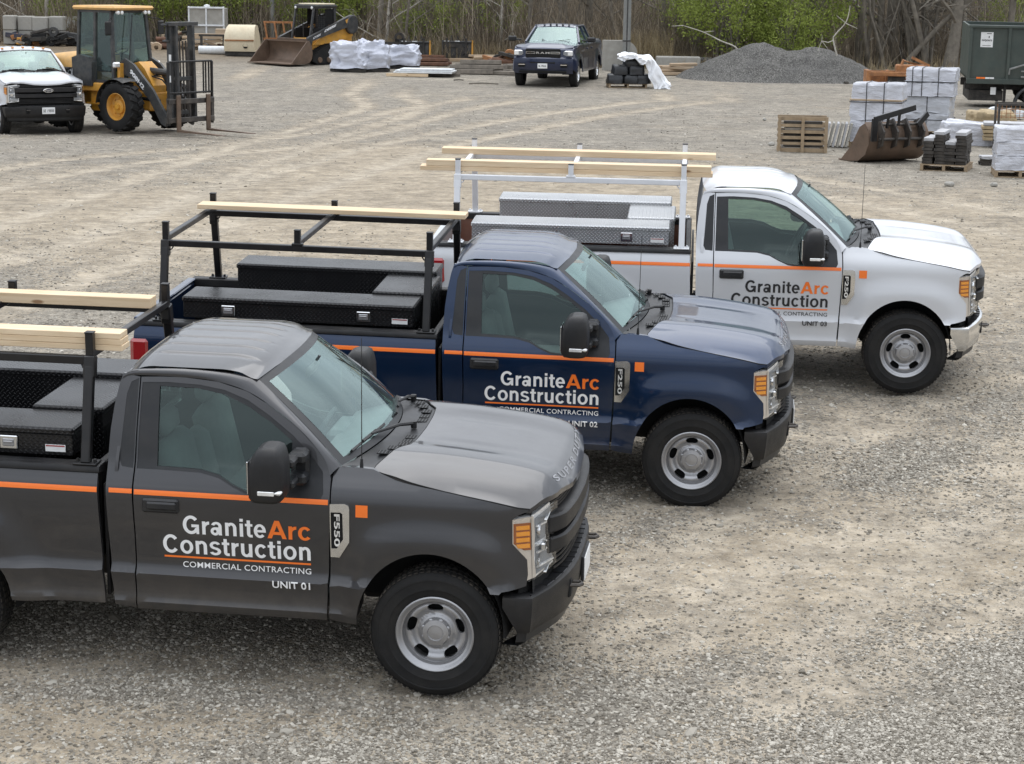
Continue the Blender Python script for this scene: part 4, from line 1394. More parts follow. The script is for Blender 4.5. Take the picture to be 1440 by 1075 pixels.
def wheel(root, x, s, rear=False):
    """tyre, steel rim with ten hand holes, hub cap; s = -1 near side"""
    yc = .868
    w = MB()
    prof = [(.232, .095), (.245, .104), (.27, .113), (.288, .1165), (.291, .1195), (.298, .1195), (.301, .1185), (.33, .121), (.345, .1205), (.348, .1235), (.356, .1225), (.359, .118), (.372, .113), (.386, .103), (.391, .098)]
    tread_ = [(.3985, .090), (.401, .052), (.396, .050), (.396, .044), (.4015, .042), (.402, .006), (.397, .004), (.397, -.004), (.402, -.006), (.4015, -.042), (.396, -.044), (.396, -.050), (.401, -.052), (.3985, -.090)]
    back_ = [(.391, -.098), (.372, -.113), (.31, -.121), (.245, -.104), (.225, -.09)]
    e = empty_w = None
    w.lathe(prof + tread_ + back_, (x, s * yc, .40), 'Y', 72, sgn=s)
    whl = w.build('wheel', 'rubber', root, 40)
    whl['label'] = 'black tyre on a silver pressed-steel rim'
    # shoulder tread blocks
    m = MB()
    for k in range(64):
        a = 2 * math.pi * k / 64
        for yy_ in (.085, -.085, .028, -.028):
            rr = .3995 if abs(yy_) > .05 else .4015
            a2 = a + (.03 if abs(yy_) < .05 else 0)
            ca, sa = math.cos(a2), math.sin(a2)
            mt = Matrix(((ca, 0, -sa), (0, 1, 0), (sa, 0, ca)))
            m.box((x + rr * ca, s * (yc + yy_), .40 + rr * sa), (.006, .034, .024), mt)
    tag(m.build('tread_blocks', 'rubber_tread', whl), kind='stuff')
    m = MB()
    rp = [(.238, .092), (.243, .106), (.236, .112), (.226, .108), (.219, .088), (.205, .082), (.200, .060), (.196, .052), (.19, .050)]
    m.lathe(rp, (x, s * yc, .40), 'Y', 64, sgn=s)
    m.lathe([(.200, .060), (.200, -.09), (.23, -.095)], (x, s * yc, .40), 'Y', 40, sgn=s)
    # disc with holes
    def D(u, v):
        r_ = math.hypot(u, v)
        d = herm([.08, .10, .115, .135, .155, .175, .19, .195], [.050, .046, .030, .038, .060, .066, .056, .050])(r_) if not rear else herm([.08, .10, .14, .19, .195], [.0, .0, .01, .045, .05])(r_)
        return (x + u, s * (yc + d), .40 + v)
    holes = []
    for k in range(5):
        a = 2 * math.pi * k / 5 + .33
        hole = []
        for j in range(14):
            b = 2 * math.pi * j / 14
            rr = .157 + .027 * math.copysign(abs(math.sin(b)) ** .7, math.sin(b))
            aa = a + .31 * math.copysign(abs(math.cos(b)) ** .8, math.cos(b))
            hole.append((rr * math.cos(aa), rr * math.sin(aa)))
        holes.append(hole)
    circ = [(.1935 * math.cos(2 * math.pi * k / 60), .1935 * math.sin(2 * math.pi * k / 60)) for k in range(60)]
    dm = panel_mesh(circ, D, .0115, (0, -s * .02, 0), holes=holes)
    m.add(dm.v, dm.f)
    m.build('rim', 'steel_wheel', whl, 50)
    m = MB(); m.lathe([(0, .0), (.195, .0)], (x, s * (yc - .03), .40), 'Y', 30, sgn=s); m.build('rim_hole_backing', 'gap_black', whl)  # flat black disc standing in for the shade behind the rim holes
    m = MB()
    o_ = .03 if not rear else .04
    m.lathe([(.093, o_), (.090, o_ + .028), (.080, o_ + .046), (.050, o_ + .052), (.046, o_ + .045), (0, o_ + .048)], (x, s * yc, .40), 'Y', 40, sgn=s)
    for k in range(8):
        a = 2 * math.pi * (k + .5) / 8
        m.lathe([(.0145, 0), (.0145, .016), (.010, .020), (0, .021)], (x + .079 * math.cos(a), s * (yc + o_ + .022), .40 + .079 * math.sin(a)), 'Y', 8, sgn=s)
    m.build('hub_cap', 'steel_wheel', whl, 40)
    return whl

def bed_parts(root):
    # rails
    for s in (-1, 1):
        m = MB()
        secs = [(-2.09, .0), (-3.3, 0), (-4.60, .0)]
        rows = [[(x, s * .950, 1.305), (x, s * .950, 1.325), (x, s * .940, 1.340), (x, s * .900, 1.344), (x, s * .892, 1.340), (x, s * .884, 1.344), (x, s * .83, 1.344), (x, s * .82, 1.335), (x, s * .82, 1.28)] for x, _ in secs]
        m.grid(rows)
        m.add(rows[0], [tuple(range(9))]); m.add(rows[-1], [tuple(range(9))])
        m.build('bed_rail', 'black_plastic', root)
        m = MB()
        m.box((-3.34, s * .86, 1.02), (2.48, .06, .54))
        m.box((XR, s * .74, .90), (.92, .22, .26), ch=.05)
        m.build('bed_wall', 'powder_black', root)
    m = MB()
    m.box((-3.34, 0, .77), (2.48, 1.70, .03))
    for k in range(-10, 11): m.box((-3.34, k * .078, .79), (2.44, .036, .014))
    m.build('bed_floor', 'powder_black', root)
    m = MB(); m.box((-2.118, 0, 1.05), (.035, 1.78, .56), ch=.008); m.box((-2.118, 0, 1.325), (.055, 1.78, .03), ch=.008); m.box((-2.072, 0, .86), (.02, 1.80, .72))  # last box: added dark filler for the shaded gap behind the cab
    m.build('headboard_and_gap_filler', 'black_plastic', root)
    m = MB()
    m.box((-4.605, 0, 1.03), (.06, 1.66, .57), ch=.015); m.box((-4.605, 0, 1.33), (.075, 1.66, .03), ch=.008)
    m.build('tailgate', 'paint_grey', root)
    for s in (-1, 1):
        m = MB()
        m.box((-4.548, s * .925, 1.075), (.17, .155, .27), ch=.035)
        m.build('tail_light', 'red_lens', root)
    m = MB(); m.box((-4.70, 0, .62), (.14, 1.75, .16), ch=.03); m.build('rear_bumper', 'black_plastic', root)
    # chassis
    m = MB()
    for s in (-1, 1):
        m.bar((.55, s * .42, .52), (-4.5, s * .42, .58), .08, .16)
    for x in (-.9, -2.0, -2.9, -3.9): m.bar((x, -.42, .56), (x, .42, .56), .10, .10)
    m.bar((XR, -.8, .40), (XR, .8, .40), .10, .10)
    m.lathe([(0, -.16), (.12, -.12), (.17, 0), (.12, .12), (0, .16)], (XR, .0, .40), 'X', 14)
    m.bar((0, -.75, .38), (0, .75, .38), .09, .11)
    m.box((.1, 0, .60), (.8, .6, .35), ch=.05)
    m.box((-1.3, -.30, .46), (.8, .32, .2), ch=.05); m.tube([(-.6, .25, .45), (-3.0, .30, .46), (-4.3, .5, .5)], .035, 8)
    m.box((-1.3, 0, .50), (1.4, 1.6, .05))
    m.build('chassis', 'under_steel', root)
    # added dark box inside engine bay so light does not leak through wheel arches
    m = MB(); m.box((-.02, 0, .82), (1.08, 1.2, .72), ch=.05); m.build('engine_bay_blocker', 'gap_black', root)

def rack_parts(root):
    rk = MB()
    X0, XM, X1 = -2.185, -3.275, -4.375
    rack = bpy.data.objects.new('ladder_rack', None)
    C.objects.link(rack); rack.parent = root
    for s in (-1, 1):
        for x in (X0, X1):
            m = MB()
            m.bar((x, s * .905, 1.350), (x, s * .775, 1.93), .058, .058, up=(1, 0, 0), ch=.006)
            m.bar((x, s * .752, 1.89), (x, s * .752, 2.135), .050, .050, up=(1, 0, 0), ch=.005)
            m.bar((x, s * .780, 1.86), (x, s * .757, 1.99), .070, .070, up=(1, 0, 0), ch=.006)
            m.build('post', 'powder_black', rack)
            m = MB()
            m.box((x, s * .895, 1.351), (.15, .11, .012), ch=.003)
            m.box((x, s * .845, 1.30), (.11, .012, .11), ch=.003)
            for dx in (-.055, .055): m.lathe([(0, .018), (.010, .018), (.012, 0)], (x + dx, s * .90, 1.357), 'Z', 8)
            m.build('post_foot', 'powder_black', rack)
            m = MB(); m.box((x, s * .752, 2.137), (.056, .056, .008), ch=.002); m.build('post_cap', 'black_plastic', rack)
        m = MB(); m.bar((X1, s * .750, 1.962), (X0, s * .750, 1.962), .048, .052, ch=.005); m.build('side_rail', 'powder_black', rack)
        m = MB(); m.bar((XM, s * .750, 1.985), (XM, s * .750, 2.11), .05, .05, up=(1, 0, 0), ch=.005)
        m.box((XM, s * .752, 1.995), (.09, .052, .02), ch=.004); m.build('stub_post', 'powder_black', rack)
        m = MB(); m.box((XM, s * .750, 2.112), (.054, .054, .008), ch=.002); m.build('post_cap', 'black_plastic', rack)
        for x in (X0, X1):
            d = -1 if x == X0 else 1
            m = MB(); m.tube([(x + d * .02, s * .762, 1.90), (x + d * .05, s * .757, 1.915), (x + d * .06, s * .752, 1.935)], .006, 6)
            m.build('brace', 'powder_black', rack)
    for x in (X0, XM, X1):
        m = MB(); m.bar((x, -.735, 2.0), (x, .735, 2.0), .046, .046, ch=.005); m.build('crossbar', 'powder_black', rack)

TEXTS = []
def text_mesh(body, width, cap, bold=.018, xoff=0.0, res=5, spacing=1.0):
    cu = bpy.data.curves.new('lettering', 'FONT')
    cu.body = body
    cu.offset = bold
    cu.resolution_u = res
    cu.space_character = spacing
    o = bpy.data.objects.new('lettering', cu)
    C.objects.link(o)
    bpy.context.view_layer.update()
    dg = bpy.context.evaluated_depsgraph_get()
    me = bpy.data.meshes.new_from_object(o.evaluated_get(dg))
    bpy.data.objects.remove(o, do_unlink=True)
    bpy.data.curves.remove(cu)
    xs = [v.co.x for v in me.vertices]
    x0, x1 = min(xs), max(xs)
    H = 0.729                           # cap height of the built-in face in units
    sx = width / (x1 - x0); syy = cap / H
    vs_ = [((v.co.x - x0) * sx, v.co.y * syy) for v in me.vertices]
    fs = [tuple(p.vertices) for p in me.polygons]
    bpy.data.meshes.remove(me)
    return vs_, fs
def _n(s='n'): pass
GL = {
 'G': (.778, [('E', .385, .36, .345, .375, .195, .25, 40, 335), ('R', .60, 0, .715, .385), ('R', .40, .27, .715, .385)]),
 'r': (.389, [('R', .07, 0, .21, .53), ('E', .36, .27, .26, .262, .15, .137, 88, 172)]),
 'a': (.570, [('R', .36, 0, .495, .37), ('E', .275, .36, .22, .18, .085, .080, 0, 163), ('E', .215, .152, .185, .165, .062, .062, 0, 360), ('R', .20, .225, .37, .32), ('E', .50, .06, .14, .06, .02, .02, 180, 270)]),
 'n': (.605, [('R', .07, 0, .21, .53), ('R', .40, 0, .54, .33), ('E', .325, .325, .215, .215, .075, .105, 0, 150)]),
 'i': (.278, [('R', .07, 0, .21, .53), ('R', .07, .60, .21, .72)]),
 't': (.345, [('R', .09, .12, .23, .67), ('R', .015, .43, .325, .53), ('E', .235, .14, .145, .15, .006, .04, 180, 270), ('R', .234, -.01, .325, .10)]),
 'e': (.560, [('E', .28, .265, .25, .28, .112, .175, 0, 318), ('R', .10, .215, .53, .312), ('R', .418, .26, .53, .27)]),
 'c': (.556, [('E', .29, .265, .255, .28, .115, .170, 38, 322)]),
 'o': (.611, [('E', .305, .265, .27, .28, .13, .170, 0, 360)]),
 's': (.545, [('E', .275, .385, .225, .16, .092, .062, 22, 270), ('E', .275, .150, .24, .16, .10, .062, -160, 90)]),
 'u': (.611, [('R', .40, 0, .54, .53), ('R', .07, .2, .21, .53), ('E', .295, .205, .225, .215, .085, .105, 180, 340)]),
 'C': (.722, [('E', .375, .36, .335, .375, .185, .25, 38, 322)]),
 'A': (.722, [('P', [(0, 0), (.162, 0), (.437, .72), (.275, .72)]), ('P', [(.722, 0), (.56, 0), (.285, .72), (.447, .72)]), ('R', .17, .155, .55, .275)]),
}
def sans_text(body, cap):
    """heavy grotesque letters from flat strokes; returns (u, v, layer) points and faces, natural width"""
    V, Fc, x, lay = [], [], 0.0, 0
    for ch in body:
        w, el = GL[ch]
        for e in el:
            lay += 1
            b = len(V)
            if e[0] == 'R':
                V += [(x + e[1], e[2], lay), (x + e[3], e[2], lay), (x + e[3], e[4], lay), (x + e[1], e[4], lay)]; Fc.append((b, b + 1, b + 2, b + 3))
            elif e[0] == 'P':
                V += [(x + p, q, lay) for p, q in e[1]]; Fc.append((b, b + 1, b + 2, b + 3))
            else:
                _, cx, cy, ox, oy, ix, iy, a0, a1 = e
                n = max(6, int(abs(a1 - a0) / 9))
                for k in range(n + 1):
                    a = R(a0 + (a1 - a0) * k / n)
                    V += [(x + cx + ox * math.cos(a), cy + oy * math.sin(a), lay), (x + cx + ix * math.cos(a), cy + iy * math.sin(a), lay)]
                Fc += [(b + 2 * k, b + 2 * k + 1, b + 2 * k + 3, b + 2 * k + 2) for k in range(n)]
        x += w
    s = cap / .72
    u0 = min(v[0] for v in V); u1 = max(v[0] for v in V)
    return V, Fc, u0, u1, s
def side_sans(root, body, x0, z0, width, cap, mat_, name='lettering'):
    V, Fc, u0, u1, s = sans_text(body, cap)
    sx = width / (u1 - u0)
    m = MB()
    m.add([(x0 + (u - u0) * sx, -(sy(x0 + (u - u0) * sx, z0 + v * s) + .003 + .00025 * (l % 5)), z0 + v * s) for u, v, l in V], Fc)
    return m.build(name, mat_, root, fix=False, smooth=False)
def side_text(root, body, x0, z0, width, cap, mat_, bold=.018, spacing=1.0, off=.0035, s=-1, name='lettering'):
    vs_, fs = text_mesh(body, width, cap, bold, spacing=spacing)
    m = MB()
    if s < 0: m.add([(x0 + u, -(sy(x0 + u, z0 + v) + off), z0 + v) for u, v in vs_], fs)
    else: m.add([(x0 + width - u, (sy(x0 + width - u, z0 + v) + off), z0 + v) for u, v in vs_], fs)
    m_ = m.build(name, mat_, root, fix=False, smooth=False)
    return m_
def side_band(root, x0, x1, z0, z1, mat_, name, s=-1, off=.003):
    m = MB()
    n = max(2, int((x1 - x0) / .06))
    m.grid([[(x0 + (x1 - x0) * i / n, s * (sy(x0 + (x1 - x0) * i / n, z0 + (z1 - z0) * j / 3) + off), z0 + (z1 - z0) * j / 3) for j in range(4)] for i in range(n + 1)])
    return m.build(name, mat_, root)
def decals(root, unit, main, badge):
    for s in (-1, 1):
        side_band(root, -2.022, -1.876, 1.194, 1.222, 'decal_orange', 'stripe', s)
        side_band(root, -1.862, -.652, 1.190, 1.221, 'decal_orange', 'stripe', s)
        side_band(root, -4.12, -2.098, 1.190, 1.222, 'decal_orange', 'stripe', s)
        side_band(root, -.482, -.408, 1.124, 1.200, 'decal_orange', 'orange_square', s)
        a = side_sans(root, 'Granite', -1.559, .957, .520, .116, main) if s < 0 else None
        if s < 0:
            b = side_sans(root, 'Arc', -1.030, .957, .267, .116, 'decal_orange')
            c = side_sans(root, 'Construction', -1.690, .825, .925, .118, main)
            side_band(root, -1.685, -.765, .795, .807, 'decal_orange', 'underline', s)
            side_text(root, 'COMMERCIAL CONTRACTING', -1.569, .736, .805, .038, main, .006, 1.06, s=s)
            side_text(root, unit, -1.0, .648, .236, .047, main, .020, 1.02, s=s, off=.013)
            a['label'] = 'bold company name lettering, first half'; b['label'] = 'bold orange lettering reading Arc'
            c['label'] = 'bold lettering reading Construction'
    # fender badge
    for s in (-1, 1):
        ol = [(-.638, 1.200), (-.548, 1.206), (-.524, 1.196), (-.518, 1.175), (-.520, .965), (-.583, .862), (-.638, .862)]
        inn = [(-.632, 1.150), (-.572, 1.152), (-.560, 1.142), (-.558, .982), (-.598, .920), (-.632, .918)]
        m = panel_mesh(ol, lambda x, z: (x, -(sy(x, z) + .014), z), .03, (0, .014, 0), holes=[inn])
        i_ = panel_mesh(inn, lambda x, z: (x, -(sy(x, z) + .004), z), .03, (0, .002, 0))
        if s > 0: m, i_ = mirror_y(m), mirror_y(i_)
        bg_ = m.build('fender_badge', 'chrome', root)
        i_.build('badge_inset', 'gap_black', bg_)
        vs_, fs = text_mesh(badge, .205, .034, .02)
        mm = MB()
        # letters run downwards along the badge
        mm.add([(-.612 + v, s * (sy(-.6, 1.0) + .010), 1.138 - u) if s < 0 else (-.578 - v, s * (sy(-.6, 1.0) + .010), 1.138 - u) for u, v in vs_], fs)
        mm.build('badge_letters', 'lamp_reflector', bg_, fix=False, smooth=False)
def hood_text(root):
  for body, y0, w in (('SUPER', -.58, .62), ('DUTY', .12, .46)):
    vs_, fs = text_mesh(body, w, .046, .02, spacing=1.35)
    m = MB()
    pts = []
    for u, v in vs_:
        y = y0 + u
        x = xf_hood(abs(y)) - .030 - (v) * .72
        pts.append((x, y, hood_z(x, y) + .0035))
    m.add(pts, fs)
    m.build('hood_lettering', 'steel_wheel', root, fix=False, smooth=False)

def plate_text(root, body):
    vs_, fs = text_mesh(body, .25, .07, .01)
    m = MB(); m.add([(bump_line(0) + .0205, -.125 + u, .55 + v) for u, v in vs_], fs)
    m.build('plate_number', 'decal_black', root, fix=False, smooth=False)

def toolbox(parent_xf, x0, x1, y0, y1, mat_, latches, label, cat='toolbox', z0=1.352, z1=1.535, group='diamond plate toolboxes on the truck beds', slope=0, drop=0, sticker=None):
    """lidded diamond plate chest; outer long face at y0 (near) or y1"""
    o = thing('truck_toolbox', label, cat, group=group)
    m = MB()
    zb = z0 - drop
    m.box(((x0 + x1) / 2, (y0 + y1) / 2, (zb + z1 - .045) / 2), (x1 - x0 - .02, y1 - y0 - .02, z1 - .045 - zb), ch=.004)
    m.build('chest_body', mat_, o, uv=True)
    m = MB()
    m.box(((x0 + x1) / 2, (y0 + y1) / 2, z1 - .024), (x1 - x0, y1 - y0, .048), ch=.012)
    m.build('lid', mat_, o, uv=True)
    for lx, ly, sgn in latches:
        l = MB()
        l.box((lx, ly + sgn * .006, z1 - .105), (.115, .012, .085), ch=.005)
        lo = l.build('latch', 'chrome', o)
        l = MB(); l.box((lx, ly + sgn * .013, z1 - .105), (.075, .010, .048), ch=.004); l.box((lx, ly + sgn * .02, z1 - .10), (.06, .012, .012), ch=.003)
        l.build('latch_paddle', 'steel_wheel', lo)
    if sticker:
        l = MB(); l.box(sticker, (.13, .003, .045)); st = l.build('sticker', 'plate_white', o)
        l = MB(); l.box((sticker[0], sticker[1] - .002, sticker[2] + .014), (.12, .002, .008)); l.build('sticker_band', 'red_lens', st)
    return o

# ---- the grey truck is built, the others are copies with their own materials
TR = [dict(loc=(-.3138, 12.634, .0), yaw=R(-8.0384), tp=-.0017, sc=1.0051), dict(loc=(1.5449, 16.5494, -.028), yaw=R(-6.5414), tp=.0071, sc=.9889), dict(loc=(3.8912, 20.1993, .008), yaw=R(-4.8929), tp=.0003, sc=1.0058)]
truck1 = thing('pickup_truck', 'dark grey single cab pickup lettered UNIT 01, nearest of the three parked in a row', 'pickup truck', group='lettered construction pickups parked side by side')
side_parts(truck1); cab_parts(truck1); hood_parts(truck1); front_parts(truck1); bed_parts(truck1)
for s in (-1, 1): mirror_part(truck1, s)
for x in (0, XR):
    for s in (-1, 1): wheel(truck1, x, s, x != 0)
bare1 = None
rack_parts(truck1)
trucks = [truck1]
MAP2 = {'paint_grey': 'paint_blue'}
MAP3 = {'paint_grey': 'paint_white'}
def set_mat(root, name, frm, to, deep=True):
    for ch in root.children:
        if ch.name.split('.')[0] == name:
            for sl in ch.material_slots:
                if sl.material and sl.material.name == frm: sl.link = 'OBJECT'; sl.material = MATS[to]
t2 = copy_tree(truck1, None, MAP2); trucks.append(t2)
t3 = copy_tree(truck1, None, MAP3); trucks.append(t3)
t2['label'] = 'navy blue single cab pickup lettered UNIT 02 between the grey and the white pickup'
t3['label'] = 'white single cab pickup lettered UNIT 03 with a chrome front bumper and white rack'
set_mat(t3, 'front_bumper', 'black_plastic', 'chrome')
set_mat(t3, 'bed_floor', 'powder_black', 'bed_brown'); set_mat(t3, 'bed_wall', 'powder_black', 'bed_brown')
rk3 = [c for c in t3.children if c.name.startswith('ladder_rack')][0]
for c in rk3.children:
    for sl in c.material_slots:
        if sl.material.name == 'powder_black': sl.link = 'OBJECT'; sl.material = MATS['powder_white']
# plain white pickup at the far left: same body, no rack
t4 = copy_tree(truck1, None, MAP3, skip=('ladder_rack',))
t4['label'] = 'plain white pickup with black bumper and clearance lights at the left edge, facing the camera'
del t4['group']
hood_text(truck1); hood_text(t2)
for i, (t_, unit, main, badge) in enumerate(((truck1, 'UNIT 01', 'decal_white', 'F550'), (t2, 'UNIT 02', 'decal_white', 'F250'), (t3, 'UNIT 03', 'decal_black', 'F250'))):
    decals(t_, unit, main, badge)
    t_.location = TR[i]['loc']
    t_.rotation_euler = (0, TR[i]['tp'], TR[i]['yaw'])
    t_.scale = (TR[i]['sc'],) * 3

def on_truck(o, i):
    o.location = TR[i]['loc']; o.rotation_euler = (0, TR[i]['tp'], TR[i]['yaw']); o.scale = (TR[i]['sc'],) * 3
    return o
BOXSPEC = [('tread_black', 'grey UNIT 01 pickup'), ('tread_black', 'blue UNIT 02 pickup'), ('tread_aluminium', 'white UNIT 03 pickup')]
for i, (mt, who) in enumerate(BOXSPEC):
    colr = 'black' if i < 2 else 'aluminium'
    on_truck(toolbox(None, -4.24, -2.30, -.80, -.38, mt, [(-3.85, -.795, -1), (-2.72, -.795, -1)], colr + ' tread plate toolbox on near bed rail of the ' + who, z1=1.53, sticker=(-2.42, -.797, 1.40)), i)
    on_truck(toolbox(None, -4.08, -2.30, .385, .80, mt, [(-3.7, .795, 1), (-2.8, .795, 1)], colr + ' tread plate toolbox on far bed rail of the ' + who, z1=1.585, drop=.2), i)
    on_truck(toolbox(None, -2.73, -2.255, -.373, .378, mt, [], colr + ' tread plate toolbox across the bed behind the ' + who, z1=1.552, drop=.2), i)
# copies of the root transform keep toolbox origin at the truck origin

# timber on the racks
def beam(x0, x1, y0, y1, z0, z1, i, label, group=None, name='timber_board', mat_='lumber_yellow'):
    m = MB(); m.box((0, 0, 0), (x1 - x0, y1 - y0, z1 - z0), ch=.003)
    T = Matrix.Translation(TR[i]['loc']) @ Matrix.Rotation(TR[i]['yaw'], 4, 'Z') @ Matrix.Rotation(TR[i]['tp'], 4, 'Y')
    o = m.build(name, mat_)
    p = T @ Vector(((x0 + x1) / 2 * TR[i]['sc'], (y0 + y1) / 2, (z0 + z1) / 2))
    o.location = p
    o.rotation_euler = (0, TR[i]['tp'], TR[i]['yaw'])
    tag(o, label, 'timber', group)
    return o
g_ = 'fresh timber boards on the ladder racks'
for k, nm in enumerate(('bottom', 'middle', 'top')):
    beam(-6.3, -1.985 - .006 * k, -.715, -.575, 2.025 + k * .0375, 2.061 + k * .0375, 0, '%s board of the stack of three on the near rail of the grey pickup rack' % nm, g_)
beam(-6.1, -2.20, .50, .63, 2.025, 2.095, 0, 'single thick pale board on the far side of the grey pickup rack', g_)
beam(-4.42, -2.075, .42, .61, 2.025, 2.064, 1, 'single flat board on the far side of the blue pickup rack', g_)
beam(-4.69, -1.86, .46, .62, 2.025, 2.085, 2, 'lone board on the far side of the white pickup rack', g_)
beam(-4.76, -1.90, -.72, -.56, 2.025, 2.068, 2, 'lower board of the pair on the near side of the white pickup rack', g_)
beam(-4.70, -1.915, -.715, -.585, 2.070, 2.128, 2, 'upper board of the pair on the near side of the white pickup rack', g_)
# ================================================================== YARD: VEHICLES AND MACHINES
def settle(o, yaw):
    """lean a thing with the fall of the yard"""
    o.rotation_euler = (-.050 * math.cos(yaw), .050 * math.sin(yaw), yaw)
# --- plain white pickup (copy of the crew trucks' body) facing the camera
p = at(66, 188)
head = R(-61)
t4.location = p - Vector((math.cos(head), math.sin(head), 0)) * .62
settle(t4, head)
t4.location.z = gz(t4.location.x, t4.location.y)
t4.scale = (1.0, 1.0, 1.0)
m = MB()
m.lathe([(0, .012), (.9, .012), (1, 0), (1, -.03)], (0, 0, 0), 'X', 28)
m.v = [(a + .855, b * .125, c * .052 + 1.055) for a, b, c in m.v]
em = m.build('emblem', 'chrome', t4, 40)
m = MB()
m.lathe([(0, .016), (.9, .014), (.92, 0)], (0, 0, 0), 'X', 28)
m.v = [(a + .857, b * .108, c * .042 + 1.055) for a, b, c in m.v]
m.build('emblem_field', 'paint_navy', em)
vs_, fs = text_mesh('Ford', .15, .042, .012)
m = MB(); m.add([(.876, -.075 + u, 1.037 + v) for u, v in vs_], fs); m.build('emblem_script', 'chrome', em, fix=False, smooth=False)
plate_text(t4, 'BE 19808')
for y in (-.5, -.25, 0, .25, .5):
    m = MB(); m.box((-1.22, y, roof_z(-1.22, y) + .012), (.10, .06, .03), ch=.012); m.build('clearance_lamp', 'amber' if y else 'amber', t4)

# --- navy crew cab pickup
def crew_pickup():
    o = thing('crew_cab_pickup', 'dark navy four door pickup with wide chrome headlamps parked beside the utility pole', 'pickup truck')
    P_ = 'paint_navy'
    # body sections along x (front axle at 0); half profile of (y,z)
    def sec(x, zs):
        return [(x, y, z) for y, z in zs]
    low = .52
    body = []
    prof = [(-4.95, .93, 1.38), (-4.90, .97, 1.40), (-3.9, 1.0, 1.41), (-2.75, 1.0, 1.41), (-2.70, 1.0, 1.40), (-1.2, 1.0, 1.37), (-.75, 1.0, 1.36), (-.3, 1.0, 1.34), (.2, 1.0, 1.32), (.55, .99, 1.28), (.72, .95, 1.24), (.80, .86, 1.20)]
    m = MB()
    rows = []
    for x, w, h in prof:
        fl = .03 * math.exp(-((x) / .45) ** 2) + .03 * math.exp(-((x + 3.85) / .45) ** 2)
        rows.append([(x, -w + .06 - 0, low), (x, -w - fl * .5, low + .06), (x, -w - fl, .78), (x, -w - fl * .6, .95), (x, -w + .0, 1.10), (x, -w + .02, h - .07), (x, -w + .07, h - .01), (x, -w + .13, h)])
    m.grid(rows)
    base_ = m
    for s in (-1, 1):
        q = MB(); q.add(base_.v, base_.f)
        # cut the wheel openings by dropping faces inside the arches
        keep = []
        q2 = MB()
        ol = [(-4.95, .55), (-4.40, .55)] + arch(-3.85, .50, 0, 172, 8, 16) + [(-3.2, .46), (-.62, .46)] + arch(0, .50, 0, 172, 8, 16) + [(.55, .50), (.70, .60), (.80, .75), (.80, 1.14), (.60, 1.26), (.2, 1.30), (-.75, 1.345), (-2.70, 1.395), (-4.92, 1.40)]
        def yo(x, z):
            w = 1.0 - .03 * sstep(-4.6, -4.95, x) - .14 * max(0, (x - .35) / .45) ** 2
            fl = .04 * math.exp(-((math.hypot(x, z - .42) - .52) / .16) ** 2) + .04 * math.exp(-((math.hypot(x + 3.85, z - .42) - .52) / .16) ** 2)
            return w + fl - .035 * sstep(.95, 1.08, z) + .02 * sstep(1.08, 1.2, z) - .09 * sstep(1.25, 1.42, z) ** 2
        pm_ = panel_mesh(ol, lambda x, z: (x, s * yo(x, z), z), .09, (0, -s * .04, 0))
        pm_.build('body_side', P_, o)
        # doors as shut-line inserts: four thin dark seams and handles
        for x in (-.72, -1.80, -2.72):
            q = MB(); q.box((x, s * (yo(x, .9) + .001), .93), (.012, .004, .82)); q.build('door_seam', 'gap_black', o)
        for x in (-1.65, -2.55):
            q = MB(); q.box((x, s * (yo(x, 1.18) + .015), 1.18), (.18, .03, .05), ch=.01); q.build('door_handle', P_, o)
        for x, w_ in ((0, 1), (-3.85, 1)):
            q = MB(); q.grid([[(x + .5 * math.cos(R(a)), s * .95, .42 + .5 * math.sin(R(a))), (x + .5 * math.cos(R(a)), s * .55, .42 + .5 * math.sin(R(a)))] for a in range(0, 181, 12)]); q.build('wheel_well', 'gap_black', o)
            q = MB()
            q.lathe([(.24, .11), (.33, .125), (.39, .115), (.425, .08), (.428, -.08), (.39, -.12), (.24, -.11)], (x, s * .86, .425), 'Y', 36, sgn=s)
            wq = q.build('wheel', 'rubber', o)
            q = MB()
            q.lathe([(.245, .10), (.25, .115), (.235, .11), (.22, .06)], (x, s * .86, .425), 'Y', 32, sgn=s)
            for k in range(8):
                a = 2 * math.pi * k / 8
                q.bar((x + .05 * math.cos(a), s * .925, .425 + .05 * math.sin(a)), (x + .225 * math.cos(a), s * .945, .425 + .225 * math.sin(a)), .045, .03)
            q.lathe([(0, .09), (.06, .08), (.065, .04)], (x, s * .86, .425), 'Y', 16, sgn=s)
            q.build('rim', 'chrome', wq)
            q = MB(); q.lathe([(0, .02), (.22, .02)], (x, s * .86, .425), 'Y', 24, sgn=s); q.build('rim_back', 'gap_black', wq)
    # hood
    def hz(x, y):
        a = abs(y)
        z = 1.405 - .035 * (x + .6) - .10 * max(0, x - .45) / .35 - .045 * (a / .9) ** 3
        z += .028 * sstep(.62, .52, a) * sstep(.9, .5, x)
        return z
    ol = [(-.70, -.93), (.2, -.95), (.58, -.90), (.74, -.70), (.80, -.45), (.815, 0), (.80, .45), (.74, .70), (.58, .90), (.2, .95), (-.70, .93), (-.62, 0)]
    panel_mesh(ol, lambda x, y: (x, y, hz(x, y)), .09, (0, 0, -.06)).build('hood', P_, o)
    # front: fascia
    m = MB()
    rows = []
    for y in [-.93 + i * .0775 for i in range(25)]:
        xx = .87 - .13 * (abs(y) / .93) ** 3
        rows.append([(xx - .05, y, 1.27 - .03 * abs(y)), (xx, y, 1.22 - .03 * abs(y)), (xx + .01, y, .98), (xx + .06, y, .93), (xx + .07, y, .80), (xx + .06, y, .62), (xx, y, .46)])
    m.grid(rows); fa = m.build('front_fascia', P_, o)
